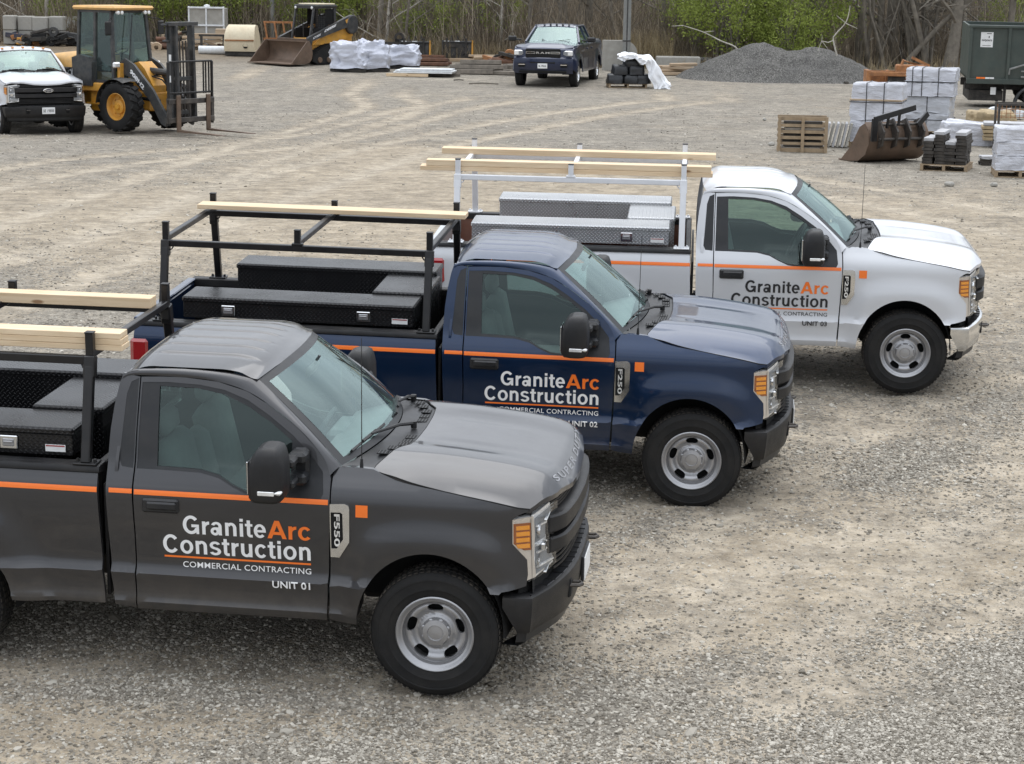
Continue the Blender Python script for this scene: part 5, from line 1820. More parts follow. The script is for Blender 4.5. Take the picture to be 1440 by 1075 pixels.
    m = MB(); m.box((.868, 0, 1.09), (.05, 1.10, .29), ch=.03); gr = m.build('grille', 'gap_black', o)
    m = MB()
    for z in [.97 + .035 * k for k in range(8)]: m.box((.892, 0, z), (.012, 1.02, .010))
    m.build('grille_mesh', 'black_plastic', gr)
    m = MB()
    for s in (-1, 1):
        for z in (1.135, 1.085): m.bar((.905, s * .25, z), (.895, s * .53, z), .014, .014)
        m.bar((.905, s * .25, 1.135), (.905, s * .25, 1.085), .014, .014); m.bar((.895, s * .53, 1.135), (.895, s * .53, 1.085), .014, .014)
    m.build('grille_bar', 'chrome', gr)
    vs_, fs = text_mesh('RAM', .42, .062, .03, spacing=1.3)
    m = MB(); m.add([(.912, -.21 + u, 1.078 + v) for u, v in vs_], fs); m.build('grille_letters', 'chrome', gr, fix=False, smooth=False)
    for s in (-1, 1):
        m = MB(); m.box((.79, s * .74, 1.10), (.12, .37, .165), Matrix.Rotation(-s * R(17), 3, 'Z'), ch=.025); h = m.build('headlight', 'lamp_reflector', o)
        m = MB(); m.box((.855, s * .70, 1.10), (.012, .14, .10), Matrix.Rotation(-s * R(12), 3, 'Z'), ch=.005); m.box((.83, s * .83, 1.10), (.012, .10, .09), Matrix.Rotation(-s * R(20), 3, 'Z'), ch=.005); m.build('lamp_element', 'interior_grey', h)
        m = MB(); m.box((.90, s * .66, .72), (.05, .24, .12), ch=.03); fh = m.build('fog_lamp_recess', 'gap_black', o)
        m = MB(); m.box((.93, s * .66, .735), (.01, .20, .02), ch=.003); m.build('fog_lamp', 'lamp_bezel', fh)
        # towing style mirrors
        m = MB(); m.box((-.62, s * 1.10, 1.46), (.05, .26, .05), ch=.015); m.box((-.63, s * 1.27, 1.49), (.12, .27, .17), ch=.04); m.build('side_mirror', 'black_plastic', o)
    m = MB(); m.box((.92, 0, .80), (.05, .80, .06), ch=.02); m.box((.90, 0, .52), (.07, 1.5, .08), ch=.02); m.build('lower_grille', 'gap_black', o)
    m = MB(); m.box((.955, .0, .70), (.008, .305, .155), ch=.002); pl = m.build('licence_plate', 'plate_white', o)
    vs_, fs = text_mesh('BL V8AA', .24, .06, .01); m = MB(); m.add([(.9605, -.12 + u, .67 + v) for u, v in vs_], fs); m.build('plate_number', 'decal_black', pl, fix=False, smooth=False)
    # cab
    def cabpt(x, t_): return None
    m = MB()
    cabsec = [(-.70, .90, 1.36, .90), (-1.40, .86, 1.86, .66), (-1.62, .86, 1.925, .68), (-2.2, .86, 1.94, .69), (-2.60, .86, 1.91, .68), (-2.78, .86, 1.40, .90)]
    # roof
    panel_mesh([(-1.42, -.66), (-1.42, .66), (-2.66, .66), (-2.66, -.66)], lambda x, y: (x, y, 1.955 - .05 * (abs(y) / .68) ** 3 - .09 * max(0, (x + 1.7) / .3) ** 2 - .05 * max(0, (-2.4 - x) / .26) ** 2), .08, (0, 0, -.05)).build('roof', P_, o)
    m = MB()
    for s in (-1, 1):
        m.bar((-.74, s * .86, 1.38), (-1.45, s * .665, 1.875), .07, .05, ch=.012)
        m.bar((-1.42, s * .668, 1.885), (-2.64, s * .668, 1.885), .06, .07, ch=.015)
        m.bar((-1.84, s * .915, 1.36), (-1.90, s * .69, 1.87), .07, .04, up=(1, 0, 0))
        m.bar((-2.72, s * .92, 1.36), (-2.64, s * .68, 1.87), .06, .16, up=(1, 0, 0))
    m.bar((-2.68, -.7, 1.86), (-2.68, .7, 1.86), .06, .06)
    m.build('cab_pillars', P_, o)
    m = MB(); m.grid([[(-.72 - .10 * (u * u), .86 * u, 1.375), (-1.10 - .08 * u * u, .77 * u, 1.645), (-1.44 - .05 * u * u, .66 * u, 1.875)] for u in [-1 + k * .2 for k in range(11)]]); m.build('windshield', 'glass_windshield', o)
    for s in (-1, 1):
        m = MB()
        m.grid([[(-.80, s * .90, 1.37), (-1.40, s * .68, 1.84)], [(-1.82, s * .925, 1.37), (-1.88, s * .695, 1.85)]])
        m.build('door_glass', 'glass_side', o)
        m = MB(); m.grid([[(-1.87, s * .925, 1.37), (-1.93, s * .695, 1.85)], [(-2.66, s * .925, 1.37), (-2.60, s * .69, 1.85)]]); m.build('door_glass', 'glass_side', o)
    m = MB(); m.grid([[(-2.74, -.85, 1.37), (-2.66, -.66, 1.87)], [(-2.74, .85, 1.37), (-2.66, .66, 1.87)]]); m.build('rear_window', 'glass_side', o)
    m = MB(); m.box((-1.75, 0, .95), (2.0, 1.7, .80)); m.box((-1.0, 0, 1.34), (.3, 1.5, .12), ch=.04)
    for x in (-1.75, -2.45):
        for s in (-1, 1): m.box((x, s * .4, 1.45), (.14, .46, .5), ch=.05)
    m.build('interior', 'interior_dark', o)
    for y in (-.40, -.2, 0, .2, .40): m = MB(); m.box((-1.50, y, 1.935), (.09, .06, .03), ch=.012); m.build('clearance_lamp', 'machine_black', o)
    for s in (-1, 1):
        m = MB(); m.tube([(-.70, s * .05 - .1, 1.40), (-.84, s * .45 + .1, 1.475)], .010, 6); m.build('wiper', 'black_trim', o)
    m = MB(); m.box((-3.85, 0, 1.385), (2.15, 1.72, .03)); m.box((-4.92, 0, 1.0), (.05, 1.8, .75)); m.build('bed', 'powder_black', o)
    m = MB(); m.box((-4.9, 0, .60), (.16, 1.8, .16), ch=.03); m.box((-2.2, 0, .55), (5.0, 1.1, .2)); m.build('chassis', 'under_steel', o)
    return o
ram = crew_pickup()
c0 = at(766, 123)
c1 = at(831, 121.5); c2 = at(848, 112)
yaw = R(-90 - 11)
ram.location = Vector((c0.x, c0.y + .35, gz(c0.x, c0.y) + .0)) - Vector((math.cos(yaw), math.sin(yaw), 0)) * .55
settle(ram, yaw)
ram.scale = (1.07, 1.07, 1.05)
ram.location.z = gz(ram.location.x, ram.location.y) - .03

def mesh_part(name, mat_, parent, *ops, **kw):
    m = MB()
    for op in ops: getattr(m, op[0])(*op[1:])
    return m.build(name, mat_, parent, **kw)
def txt(parent, body, w, cap, fn, mat_, bold=.02, name='lettering'):
    vs_, fs = text_mesh(body, w, cap, bold)
    m = MB(); m.add([fn(u, v) for u, v in vs_], fs)
    return m.build(name, mat_, parent, fix=False, smooth=False)

def big_tyre(parent, c, r_, w, s, rimmat, name='wheel', lug=18):
    m = MB()
    m.lathe([(r_ * .52, w * .36), (r_ * .60, w * .46), (r_ * .82, w * .5), (r_ * .93, w * .46), (r_ * .955, w * .40), (r_ * .955, -w * .40), (r_ * .93, -w * .46), (r_ * .82, -w * .5), (r_ * .55, -w * .4)], c, 'Y', 40, sgn=s)
    t_ = m.build(name, 'rubber', parent)
    m = MB()
    for k in range(lug):
        for sg in (-1, 1):
            a = 2 * math.pi * (k + (.5 if sg > 0 else 0)) / lug
            ca, sa = math.cos(a), math.sin(a)
            mt = Matrix(((ca, 0, -sa), (0, 1, 0), (sa, 0, ca))) @ Matrix.Rotation(sg * R(24), 3, 'X')
            m.box((c[0] + r_ * .972 * ca, c[1] + sg * w * .24, c[2] + r_ * .972 * sa), (r_ * .075, w * .46, r_ * .20), mt, ch=.012)
    tag(m.build('tread_lugs', 'rubber', t_), kind='stuff')
    m = MB()
    m.lathe([(r_ * .56, w * .40), (r_ * .53, w * .42), (r_ * .50, w * .34), (r_ * .47, w * .12), (r_ * .30, w * .08), (r_ * .27, w * .20), (r_ * .12, w * .24), (r_ * .10, w * .34), (0, w * .34)], c, 'Y', 32, sgn=s)
    for k in range(8):
        a = 2 * math.pi * k / 8
        m.lathe([(.018, 0), (.018, .03), (0, .03)], (c[0] + r_ * .37 * math.cos(a), c[1] + s * w * .10, c[2] + r_ * .37 * math.sin(a)), 'Y', 6, sgn=s)
    m.build('rim', rimmat, t_)
    return t_

def wheel_loader():
    o = thing('wheel_loader', 'yellow and black wheel loader carrying a tall fork mast, beside the plain white pickup', 'wheel loader')
    Y, K = 'machine_yellow', 'machine_black'
    for x in (0, -2.15):
        for s in (-1, 1): big_tyre(o, (x, s * .80, .60), .60, .44, s, Y)
    # rear engine body
    m = MB()
    rows = []
    for x, w, z0, z1 in ((-3.45, .52, .95, 1.45), (-3.35, .62, .80, 1.62), (-3.0, .68, .78, 1.74), (-2.4, .70, .95, 1.80), (-1.55, .70, .98, 1.80)):
        rows.append([(x, -w, z0), (x, -w, z1 - .18), (x, -w + .05, z1 - .08), (x, -w + .16, z1), (x, 0, z1 + .04), (x, w - .16, z1), (x, w - .05, z1 - .08), (x, w, z1 - .18), (x, w, z0)])
    m.grid(rows); m.add(rows[0], [tuple(range(9))]); m.add(rows[-1], [tuple(range(9))])
    eh = m.build('engine_hood', 'machine_yellow_faded', o, 50)
    m = MB(); m.box((-2.35, 0, 1.30), (1.55, 1.424, .34), ch=.004); m.build('hood_band', K, eh)
    txt(eh, 'CAT', .34, .20, lambda u, v: (-2.02 + u, -.716, 1.24 + v), 'decal_white', .05)
    m = MB(); m.prism([(-1.86, 1.235), (-1.70, 1.235), (-1.78, 1.32)], lambda u, v, d: (u, -.716 + d, v), -.003, 0); m.build('emblem_triangle', 'machine_yellow', eh)
    txt(eh, '908H', .36, .07, lambda u, v: (-2.95 + u, -.716, 1.37 + v), 'decal_white', .02)
    m = MB(); m.box((-2.86, -.714, 1.22), (.22, .004, .07)); m.build('red_tag', 'decal_orange', eh)
    mesh_part('chassis', 'machine_yellow', o, ('box', (-2.3, 0, .78), (1.9, .85, .42), None, 0, .04), ('box', (-.1, 0, .72), (1.2, .62, .46), None, 0, .04), ('box', (-1.25, 0, .68), (.5, .3, .5)), ('box', (-.95, -.50, .72), (.62, .34, .56), None, 0, .03))
    mesh_part('side_step', Y, o, ('box', (-1.08, -.62, 1.02), (.78, .26, .22), None, 0, .03), ('box', (-1.1, -.70, .62), (.5, .10, .04)), ('box', (-1.08, .62, 1.02), (.78, .26, .22), None, 0, .03))
    # fenders
    for s in (-1, 1):
        for x in (0, -2.15):
            m = MB()
            m.grid([[(x + .68 * math.cos(R(a)), s * .55, .60 + .68 * math.sin(R(a))), (x + .70 * math.cos(R(a)), s * .80, .60 + .70 * math.sin(R(a))), (x + .66 * math.cos(R(a)), s * 1.04, .60 + .66 * math.sin(R(a)))] for a in range(62, 178, 8)])
            m.build('mudguard', K, o)
    # cab
    z0, z1 = 1.12, 2.86
    X0, X1, Yc = -1.75, -.42, .63
    m = MB()
    for (x, y, xt, yt) in ((X0, -Yc, X0 + .05, -Yc + .08), (X0, Yc, X0 + .05, Yc - .08), (X1, -Yc, X1 - .14, -Yc + .08), (X1, Yc, X1 - .14, Yc - .08), (-1.10, -Yc - .01, -1.12, -Yc + .08), (-1.10, Yc + .01, -1.12, Yc - .08)):
        m.bar((x, y, z0), (xt, yt, z1), .09, .08, up=(1, 0, 0), ch=.012)
    for y in (-Yc, Yc):
        m.bar((X0, y, z0 + .02), (X1, y, z0 + .02), .09, .12)
        m.bar((X0 + .05, y * .87, z1), (X1 - .14, y * .87, z1), .08, .08)
    for x in (X0, X1): m.bar((x, -Yc, z0), (x, Yc, z0), .09, .14)
    for x in (X0 + .05, X1 - .14): m.bar((x, -Yc * .87, z1), (x, Yc * .87, z1), .08, .08)
    m.build('cab_frame', K, o)
    for s in (-1, 1):
        m = MB(); m.prism([(X0 + .0, 1.05), (X0 - .02, 1.72), (X0 + .25, 1.80), (-1.15, 1.74), (-1.05, 1.62), (-1.05, 1.05)], lambda u, v, d: (u, s * (Yc + d), v), -.02, .16)
        m.build('cab_side_panel', K, o)
        for a, b in ((X0 + .07, -1.14), (-1.06, X1 - .04)):
            m = MB(); m.grid([[(a, s * Yc, z0 + .05), (a + .02, s * (Yc - .075), z1 - .03)], [(b, s * Yc, z0 + .05), (b - (.12 if b > -.6 else .0), s * (Yc - .075), z1 - .03)]]); m.build('cab_glass', 'glass_machine', o)
    m = MB(); m.grid([[(X1, -Yc + .05, z0 + .05), (X1 - .14, -Yc + .12, z1 - .03)], [(X1, Yc - .05, z0 + .05), (X1 - .14, Yc - .12, z1 - .03)]]); m.build('cab_windscreen', 'glass_machine', o)
    m = MB(); m.grid([[(X0, -Yc + .05, z0 + .6), (X0 + .05, -Yc + .12, z1 - .03)], [(X0, Yc - .05, z0 + .6), (X0 + .05, Yc - .12, z1 - .03)]]); m.build('cab_glass', 'glass_machine', o)
    m = MB(); m.box(((X0 + X1) / 2 - .02, 0, z1 + .075), (1.52, 1.36, .10), ch=.045); m.build('cab_roof', 'machine_yellow_faded', o)
    for y in (-.50, -.38, .38, .50):
        m = MB(); m.lathe([(0, .05), (.045, .045), (.05, 0), (.03, -.04)], (X1 + .02, y, z1 - .03), 'X', 12); m.build('work_lamp', 'lamp_reflector', o)
    m = MB(); m.box((-1.25, 0, 1.45), (.5, .5, .16), ch=.04); m.box((-1.48, 0, 1.85), (.14, .48, .75), ch=.05); m.box((-1.48, 0, 2.30), (.10, .28, .2), ch=.04); m.build('driver_seat', 'interior_dark', o)
    m = MB(); m.tube([(-.70, 0, 1.2), (-.86, 0, 1.85)], .035, 8); m.tube([Vector((-.87, 0, 1.87)) + Matrix.Rotation(R(-25), 3, 'Y') @ Vector((.19 * math.cos(a), .19 * math.sin(a), 0)) for a in [k * math.pi / 8 for k in range(17)]], .018, 6, 0, False); m.build('steering_column', 'interior_dark', o)
    m = MB(); m.bar((-.36, -.12, 2.2), (-.30, -.28, 1.30), .02, .02); m.bar((-.42, .0, 2.78), (-.36, -.12, 2.2), .02, .02); m.build('wiper', 'black_trim', o)
    for s in (-1, 1):
        m = MB(); m.tube([(-.50, s * .60, 2.70), (-.35, s * .80, 2.68), (-.34, s * .84, 2.62)], .015, 6); m.box((-.34, s * .86, 2.46), (.06, .20, .34), ch=.025); m.build('side_mirror', 'black_plastic', o)
        m = MB(); m.box((-.30, s * .66, 1.58), (.10, .20, .14), ch=.03); m.build('front_lamp', 'lamp_reflector', o)
    m = MB(); m.bar((-.32, -.52, 1.05), (-.30, -.52, 1.62), .12, .10); m.bar((-.32, .52, 1.05), (-.30, .52, 1.62), .12, .10); m.build('lamp_tower', Y, o)
    # lift arms and linkage
    for s in (-1, 1):
        m = MB(); m.prism([(-.42, 1.62), (-.22, 1.74), (.10, 1.60), (.75, 1.02), (1.25, .36), (1.18, .16), (1.02, .22), (.62, .78), (.05, 1.25), (-.30, 1.38)], lambda u, v, d: (u, s * (.40 + d), v), 0, .07)
        ar = m.build('lift_arm', K, o)
        if s < 0:
            vs_, fs = text_mesh('908H2', .62, .10, .04)
            dx, dz = .80, -.60
            m = MB(); m.add([(-.05 + u * .76 + v * .62, -.474, 1.42 - u * .66 + v * .76) for u, v in vs_], fs); m.build('lettering', 'decal_white', ar, fix=False, smooth=False)
    m = MB(); m.prism([(-.38, .95), (-.34, 1.58), (.0, 1.66), (.22, 1.50), (.50, 1.10), (.45, .6), (-.2, .6)], lambda u, v, d: (u, d, v), -.22, .22); m.build('loader_tower', Y, o)
    m = MB(); m.tube([(.05, .0, 1.46), (.85, 0, 1.42)], .075, 10); m.tube([(.85, 0, 1.42), (1.22, 0, 1.40)], .04, 10); m.build('tilt_cylinder', K, o)
    m = MB(); m.tube([(.0, -.28, .8), (.8, -.3, .75)], .05, 8); m.tube([(.0, .28, .8), (.8, .3, .75)], .05, 8)
    for k in range(4): m.tube([(.2, -.1 + k * .07, 1.35), (.7, -.1 + k * .07, 1.25 + .05 * k), (1.1, -.08 + k * .05, .9)], .018, 6)
    m.build('hydraulic_lines', 'rubber', o)
    # mast
    for y in (-.34, .34):
        m = MB(); m.bar((1.30, y, .28), (1.24, y, 2.62), .10, .16, up=(1, 0, 0), ch=.006); m.bar((1.42, y * .80, .25), (1.36, y * .80, 2.56), .07, .12, up=(1, 0, 0), ch=.006)
        mc = m.build('mast_column', K, o)
        for z in (1.30, 1.80): m = MB(); m.box((1.292, y - .0515 if y < 0 else y + .0515, z), (.08, .004, .16)); m.build('warning_label', 'plate_white', mc)
    m = MB()
    for z, w in ((2.60, .95), (.50, .8), (1.3, .7)):
        m = MB(); m.box((1.30, 0, z), (.16, w, .10), ch=.01); m.build('mast_crosshead', K, o)
    m = MB()
    m.box((1.22, -.42, 2.58), (.20, .20, .05), ch=.01); m.box((1.22, -.42, 2.20), (.16, .16, .05), ch=.01); m.bar((1.22, -.42, 2.2), (1.22, -.42, 2.58), .04, .04)
    m.build('hose_bracket', K, o)
    m = MB()
    for y in (-.10, 0, .10): m.tube([(1.36, y, .4), (1.32, y, 2.2)], .022, 6)
    m.tube([(1.36, .16, .4), (1.30, .16, 2.0)], .05, 8)
    m.build('mast_chains', 'dark_steel', o)
    # carriage backrest
    m = MB()
    xb = 1.56
    for y in (-.72, .72): m.bar((xb, y, .22), (xb, y, 1.72), .05, .07, up=(1, 0, 0), ch=.01)
    for z in (1.72, .98): m.bar((xb, -.72, z), (xb, .72, z), .05, .045, ch=.008)
    for y in (-.60, -.46, .44, .52, .62): m.bar((xb, y, .95), (xb, y, 1.72), .028, .028, up=(1, 0, 0))
    m.build('load_backrest', 'powder_black', o)
    m = MB()
    for z in (.34, .78): m.box((xb + .02, 0, z), (.08, 1.50, .12), ch=.01)
    for y in (-.70, .70): m.box((xb, y, .56), (.10, .10, .60), ch=.01)
    m.build('fork_carriage', 'dark_steel', o)
    for y in (-.48, .50):
        m = MB(); m.box((xb + .09, y, .50), (.05, .13, .86), ch=.01); m.add(*taper((xb + .08, y), 1.55)); m.build('fork', 'worn_steel', o)
    return o
def taper(p, L):
    x, y = p
    V = [(x, y - .065, .055), (x, y + .065, .055), (x, y + .065, .11), (x, y - .065, .11), (x + L, y - .05, .055), (x + L, y + .05, .055), (x + L, y + .05, .07), (x + L, y - .05, .07)]
    return V, [(0, 1, 2, 3), (7, 6, 5, 4), (0, 4, 5, 1), (1, 5, 6, 2), (2, 6, 7, 3), (3, 7, 4, 0)]
wlo = wheel_loader()
yaw = R(-37)
p = at(171, 187)
off = Matrix.Rotation(yaw, 3, 'Z') @ Vector((0, -.80, 0))
wlo.location = Vector((p.x, p.y, p.z)) - off
settle(wlo, yaw)
wlo.scale = (.98, .98, .98)

def track_loader():
    o = thing('track_loader', 'compact yellow and black track loader with a wide steel bucket resting on the gravel', 'track loader')
    Y, K = 'machine_yellow', 'machine_black'
    for s in (-1, 1):
        pts = [(-.95, .10), (-.80, .02), (.70, .02), (.92, .12), (.90, .30), (.55, .52), (.1, .68), (-.45, .70), (-.90, .50), (-1.02, .28)]
        m = MB(); m.prism(pts, lambda u, v, d: (u, s * (.62 + d), v), 0, .34)
        tk = m.build('track', 'rubber', o)
        m = MB()
        rp = resample(pts, .09)
        for u, v in rp: m.box((u, s * .79, v), (.045, .36, .045))
        tag(m.build('track_lugs', 'rubber', tk), kind='stuff')
        m = MB()
        for x in (-.6, -.2, .2, .6): m.lathe([(0, .37), (.09, .37), (.10, .34)], (x, s * .62, .15), 'Y', 14, sgn=s)
        m.lathe([(0, .37), (.17, .37), (.18, .34)], (-.35, s * .62, .48), 'Y', 18, sgn=s)
        m.build('track_roller', 'worn_steel', tk)
    m = MB(); m.box((-.25, 0, .62), (1.7, 1.16, .52), ch=.05); m.box((-.95, 0, 1.05), (.62, 1.2, .72), ch=.08); m.build('body_shell', Y, o)
    for s in (-1, 1):
        m = MB(); m.prism([(-1.20, .95), (-1.18, 1.45), (-.70, 1.50), (.30, .88), (.60, .66), (-.3, .66)], lambda u, v, d: (u, s * (.58 + d), v), 0, .06); m.build('side_fairing', Y, o)
        m = MB(); m.prism([(-1.22, 1.46), (-1.16, 1.62), (-.92, 1.66), (.95, .92), (1.06, .55), (.96, .45), (.84, .56), (.76, .80), (-.95, 1.30), (-1.15, 1.30)], lambda u, v, d: (u, s * (.66 + d), v), 0, .12)
        ar = m.build('lift_arm', K, o)
        m = MB(); m.lathe([(0, .15), (.24, .15), (.27, .12), (.27, 0)], (-1.06, s * .66, 1.36), 'Y', 24, sgn=s); m.v = [(a, b, 1.36 + (c - 1.36) * 1.25) for a, b, c in m.v]; m.build('arm_pivot', K, ar)
        m = MB(); m.box((-.86, s * .785, 1.50), (.24, .01, .12), Matrix.Rotation(R(22), 3, 'Y')); m.build('yellow_panel', Y, ar)
        # maker's words along the arm, read from the outside
        for body, u0, w, cap in (('DEERE', -.28, .52, .10), ('CT322', .42, .34, .075)):
            vs_, fs = text_mesh(body, w, cap, .04)
            m = MB()
            sgn = 1
            if s > 0:   # left side: reading direction runs to -x
                m.add([(u0 + w - u - v * .38, .786, (1.20 if u0 < 0 else .93) - (w - u) * -.0 - (u0 + w - u) * .39 * 0 + (u) * .40 * 1 - w * .20 + v * .92) for u, v in vs_], fs)
            else:
                m.add([(u0 + u + v * .38, -.786, (1.20 if u0 < 0 else .93) + w * .20 - u * .40 + v * .92) for u, v in vs_], fs)
            m.build('lettering', 'decal_white', ar, fix=False, smooth=False)
    # cab
    z0, z1 = .86, 1.98
    m = MB()
    for s in (-1, 1):
        m.bar((.62, s * .46, .78), (.42, s * .46, z1 - .02), .07, .08, up=(1, 0, 0), ch=.01)
        m.bar((-.55, s * .46, .78), (-.50, s * .46, z1 - .04), .08, .10, up=(1, 0, 0), ch=.01)
        m.bar((.42, s * .46, z1 - .03), (-.50, s * .46, z1 - .03), .07, .07)
    for x in (.42, -.50): m.bar((x, -.46, z1 - .03), (x, .46, z1 - .03), .07, .07)
    m.build('cab_frame', K, o)
    m = MB(); m.box((-.06, 0, z1 + .02), (1.06, 1.06, .09), ch=.02); m.build('roof_visor', K, o)
    m = MB(); m.box((-.12, 0, z1 + .085), (.86, .94, .05), ch=.02); m.build('cab_roof', 'cream_paint', o)
    for s in (-1, 1):
        m = MB()
        for k in range(9):
            z = 1.28 + k * .07; m.bar((-.46, s * .46, z), (.44 - (z - 1) * .1, s * .46, z), .012, .012)
        for k in range(8):
            x = -.42 + k * .11; m.bar((x, s * .46, 1.24), (x, s * .46, 1.9), .012, .012, up=(1, 0, 0))
        m.box((-.05, s * .46, 1.05), (1.0, .03, .36)); m.box((-.30, s * .455, 1.62), (.42, .015, .55))
        m.build('side_screen', 'gap_black', o)
    m = MB(); m.box((-.2, 0, 1.05), (.45, .5, .14), ch=.04); m.box((-.40, 0, 1.38), (.12, .48, .6), ch=.05); m.build('driver_seat', 'interior_dark', o)
    m = MB()
    for s in (-1, 1): m.tube([(.25, s * .28, .9), (.28, s * .26, 1.35)], .02, 6)
    m.build('control_lever', K, o)
    for s in (-1, 1): m = MB(); m.lathe([(0, .04), (.05, .03), (.05, 0)], (.46, s * .42, z1 - .04), 'X', 10); m.build('work_lamp', 'lamp_reflector', o)
    m = MB()
    m.box((.98, 0, .62), (.06, 1.30, .50)); m.box((.96, 0, .84), (.16, 1.5, .08)); m.box((1.0, -.58, .5), (.10, .14, .62)); m.box((1.0, .58, .5), (.10, .14, .62)); m.box((1.0, 0, .3), (.1, 1.3, .08))
    m.build('quick_coupler', 'worn_steel', o)
    # bucket: curved shell
    W = 1.10
    prof = [(2.02, .02), (1.35, .03), (1.18, .08), (1.08, .20), (1.05, .40), (1.08, .62), (1.18, .80)]
    m = MB()
    rows = []
    for y in (-W, W): rows.append([(x, y, z) for x, z in prof])
    m.grid(rows)
    inn = [(x + .03, z + .03) for x, z in prof]
    m.grid([[(x, y, z) for x, z in inn] for y in (-W + .01, W - .01)])
    m.bar((2.02, -W, .03), (2.02, W, .03), .10, .03); m.bar((1.20, -W, .80), (1.20, W, .80), .05, .05)
    for s in (-1, 1): m.prism(prof[:] + [(1.30, .80)], lambda u, v, d: (u, s * (W + d), v), -.03, .0)
    m.build('bucket', 'worn_steel', o)
    return o
tl = track_loader()
e0, e1 = at(340, 90), at(422, 95)
yaw = R(-133)
mid_ = (e0 + e1) / 2
tl.scale = (1.12, 1.12, 1.08)
tl.location = mid_ - Vector((math.cos(yaw), math.sin(yaw), 0)) * 2.2
tl.location.z = gz(tl.location.x, tl.location.y) + .0
settle(tl, yaw)

# ================================================================== YARD: MATERIALS AND SCRAP
def rumple(o_mb, amp, sc, seed=0):
    out = []
    for x, y, z in o_mb.v:
        n = noise.noise_vector(Vector((x, y, z)) * sc + Vector((seed * 3.1, seed, 0)))
        out.append((x + n.x * amp, y + n.y * amp, max(0.0, z + n.z * amp * .7)))
    o_mb.v = out
def lump(dx, dy, dz, amp, sc, seed, topk=.85, n=26, ring=72):
    """a wrapped bundle: rounded box with folds"""
    m = MB()
    rows = []
    for j in range(n + 1):
        t_ = j / n
        z = dz * (1 - (1 - t_) ** 1.6)
        k = 1 - (1 - topk) * t_ ** 3
        if j == n: k = .0
        elif j == n - 1: k *= .86
        row = []
        for i in range(ring):
            a = 2 * math.pi * i / ring
            c_, s_ = math.cos(a), math.sin(a)
            q = 2 / 5.5
            row.append((dx / 2 * k * math.copysign(abs(c_) ** q, c_), dy / 2 * k * math.copysign(abs(s_) ** q, s_), z))
        rows.append(row + [row[0]])
    m.grid(rows)
    rumple(m, amp * .8, sc, seed)
    crumple(m, amp * .55, sc * 1.6, seed, dz)
    return m
def crumple(o_mb, amp, sc, seed, h):
    out = []
    for x, y, z in o_mb.v:
        p = Vector((x, y, z * .8)) * sc + Vector((seed * 3.7, seed * 1.3, seed))
        w = noise.noise_vector(p * .5) * .6
        rid = 1 - 2 * abs(noise.noise(p + w)) * 1.6
        rid2 = 1 - 2 * abs(noise.noise(p * 2.3 + w)) * 1.6
        k = amp * (.7 * rid + .35 * rid2)
        r_ = math.hypot(x, y) + 1e-6
        out.append((x + x / r_ * k, y + y / r_ * k, max(.0, z + k * (1.1 if z > h * .8 else .2))))
    o_mb.v = out
def pallet(parent, dx=1.2, dy=1.0, z=0.0, mat_='pallet_wood'):
    objs = []
    me = None
    for k in range(7):
        y = -dy / 2 + .05 + k * (dy - .1) / 6
        if me is None:
            m = MB(); m.box((0, 0, 0), (dx, .09, .02)); o = m.build('slat', mat_, parent, smooth=False); me = o.data
        else: o = link('slat', me, parent)
        o.location = (0, y, z + .13)
    for y in (-dy / 2 + .05, 0, dy / 2 - .05):
        m = MB(); m.box((0, y, z + .01), (dx, .09, .02)); m.build('slat', mat_, parent, smooth=False)
    for x in (-dx / 2 + .04, 0, dx / 2 - .04):
        m = MB(); m.box((x, 0, z + .07), (.06, dy, .10)); m.build('stringer', mat_, parent, smooth=False)
def strap(parent, dx, dy, z0, z1, pos, axis_, mat_='black_trim', e=.012):
    m = MB()
    hx_, hy = dx / 2 + e, dy / 2 + e
    if axis_ == 'x':      # band in the plane x = pos
        m.tube([(pos, -hy, z0), (pos, -hy, z1 + e), (pos, hy, z1 + e), (pos, hy, z0)], .010, 4)
    elif axis_ == 'y':
        m.tube([(-hx_, pos, z0), (-hx_, pos, z1 + e), (hx_, pos, z1 + e), (hx_, pos, z0)], .010, 4)
    else:
        m.tube([(-hx_, -hy, pos), (hx_, -hy, pos), (hx_, hy, pos), (-hx_, hy, pos), (-hx_, -hy, pos)], .010, 4)
    return m.build('strap', mat_, parent)
def place(o, px, py, rz, sink=0.0, ahead=0.0):
    """put a thing so that its near face centre stands at the pixel"""
    q = at(px, py)
    o.location = (q.x, q.y + ahead, gz(q.x, q.y + ahead) - sink)
    settle(o, rz)
    return o

# wrapped white bundles beside the track loader
for i, (px, py, dx, dy, dz, rz, lab) in enumerate(((493, 103, 1.35, 1.1, .95, -.25, 'white plastic wrapped bundle, leftmost of three beside the track loader'), (522, 103, 1.15, 1.0, .98, .3, 'tall crumpled white wrapped bundle in the middle of the three by the track loader'),
                                                 (562, 98, 1.45, 1.0, .72, .1, 'low crumpled white wrapped bundle, rightmost of three by the track loader'))):
    o = thing('wrapped_bundle', lab, 'wrapped pallet', group='white wrapped bundles by the track loader')
    mm = lump(dx, dy, dz, .17, 2.0, i + 3, .66); mm.v = [(a, b, c + .10) for a, b, c in mm.v]
    mm.build('plastic_wrap', 'wrap_bluish', o, 55)
    m = MB(); m.box((0, 0, .06), (dx * .98, dy * .9, .10)); m.build('skid', 'under_steel', o)
    place(o, px, py, rz, ahead=.5)
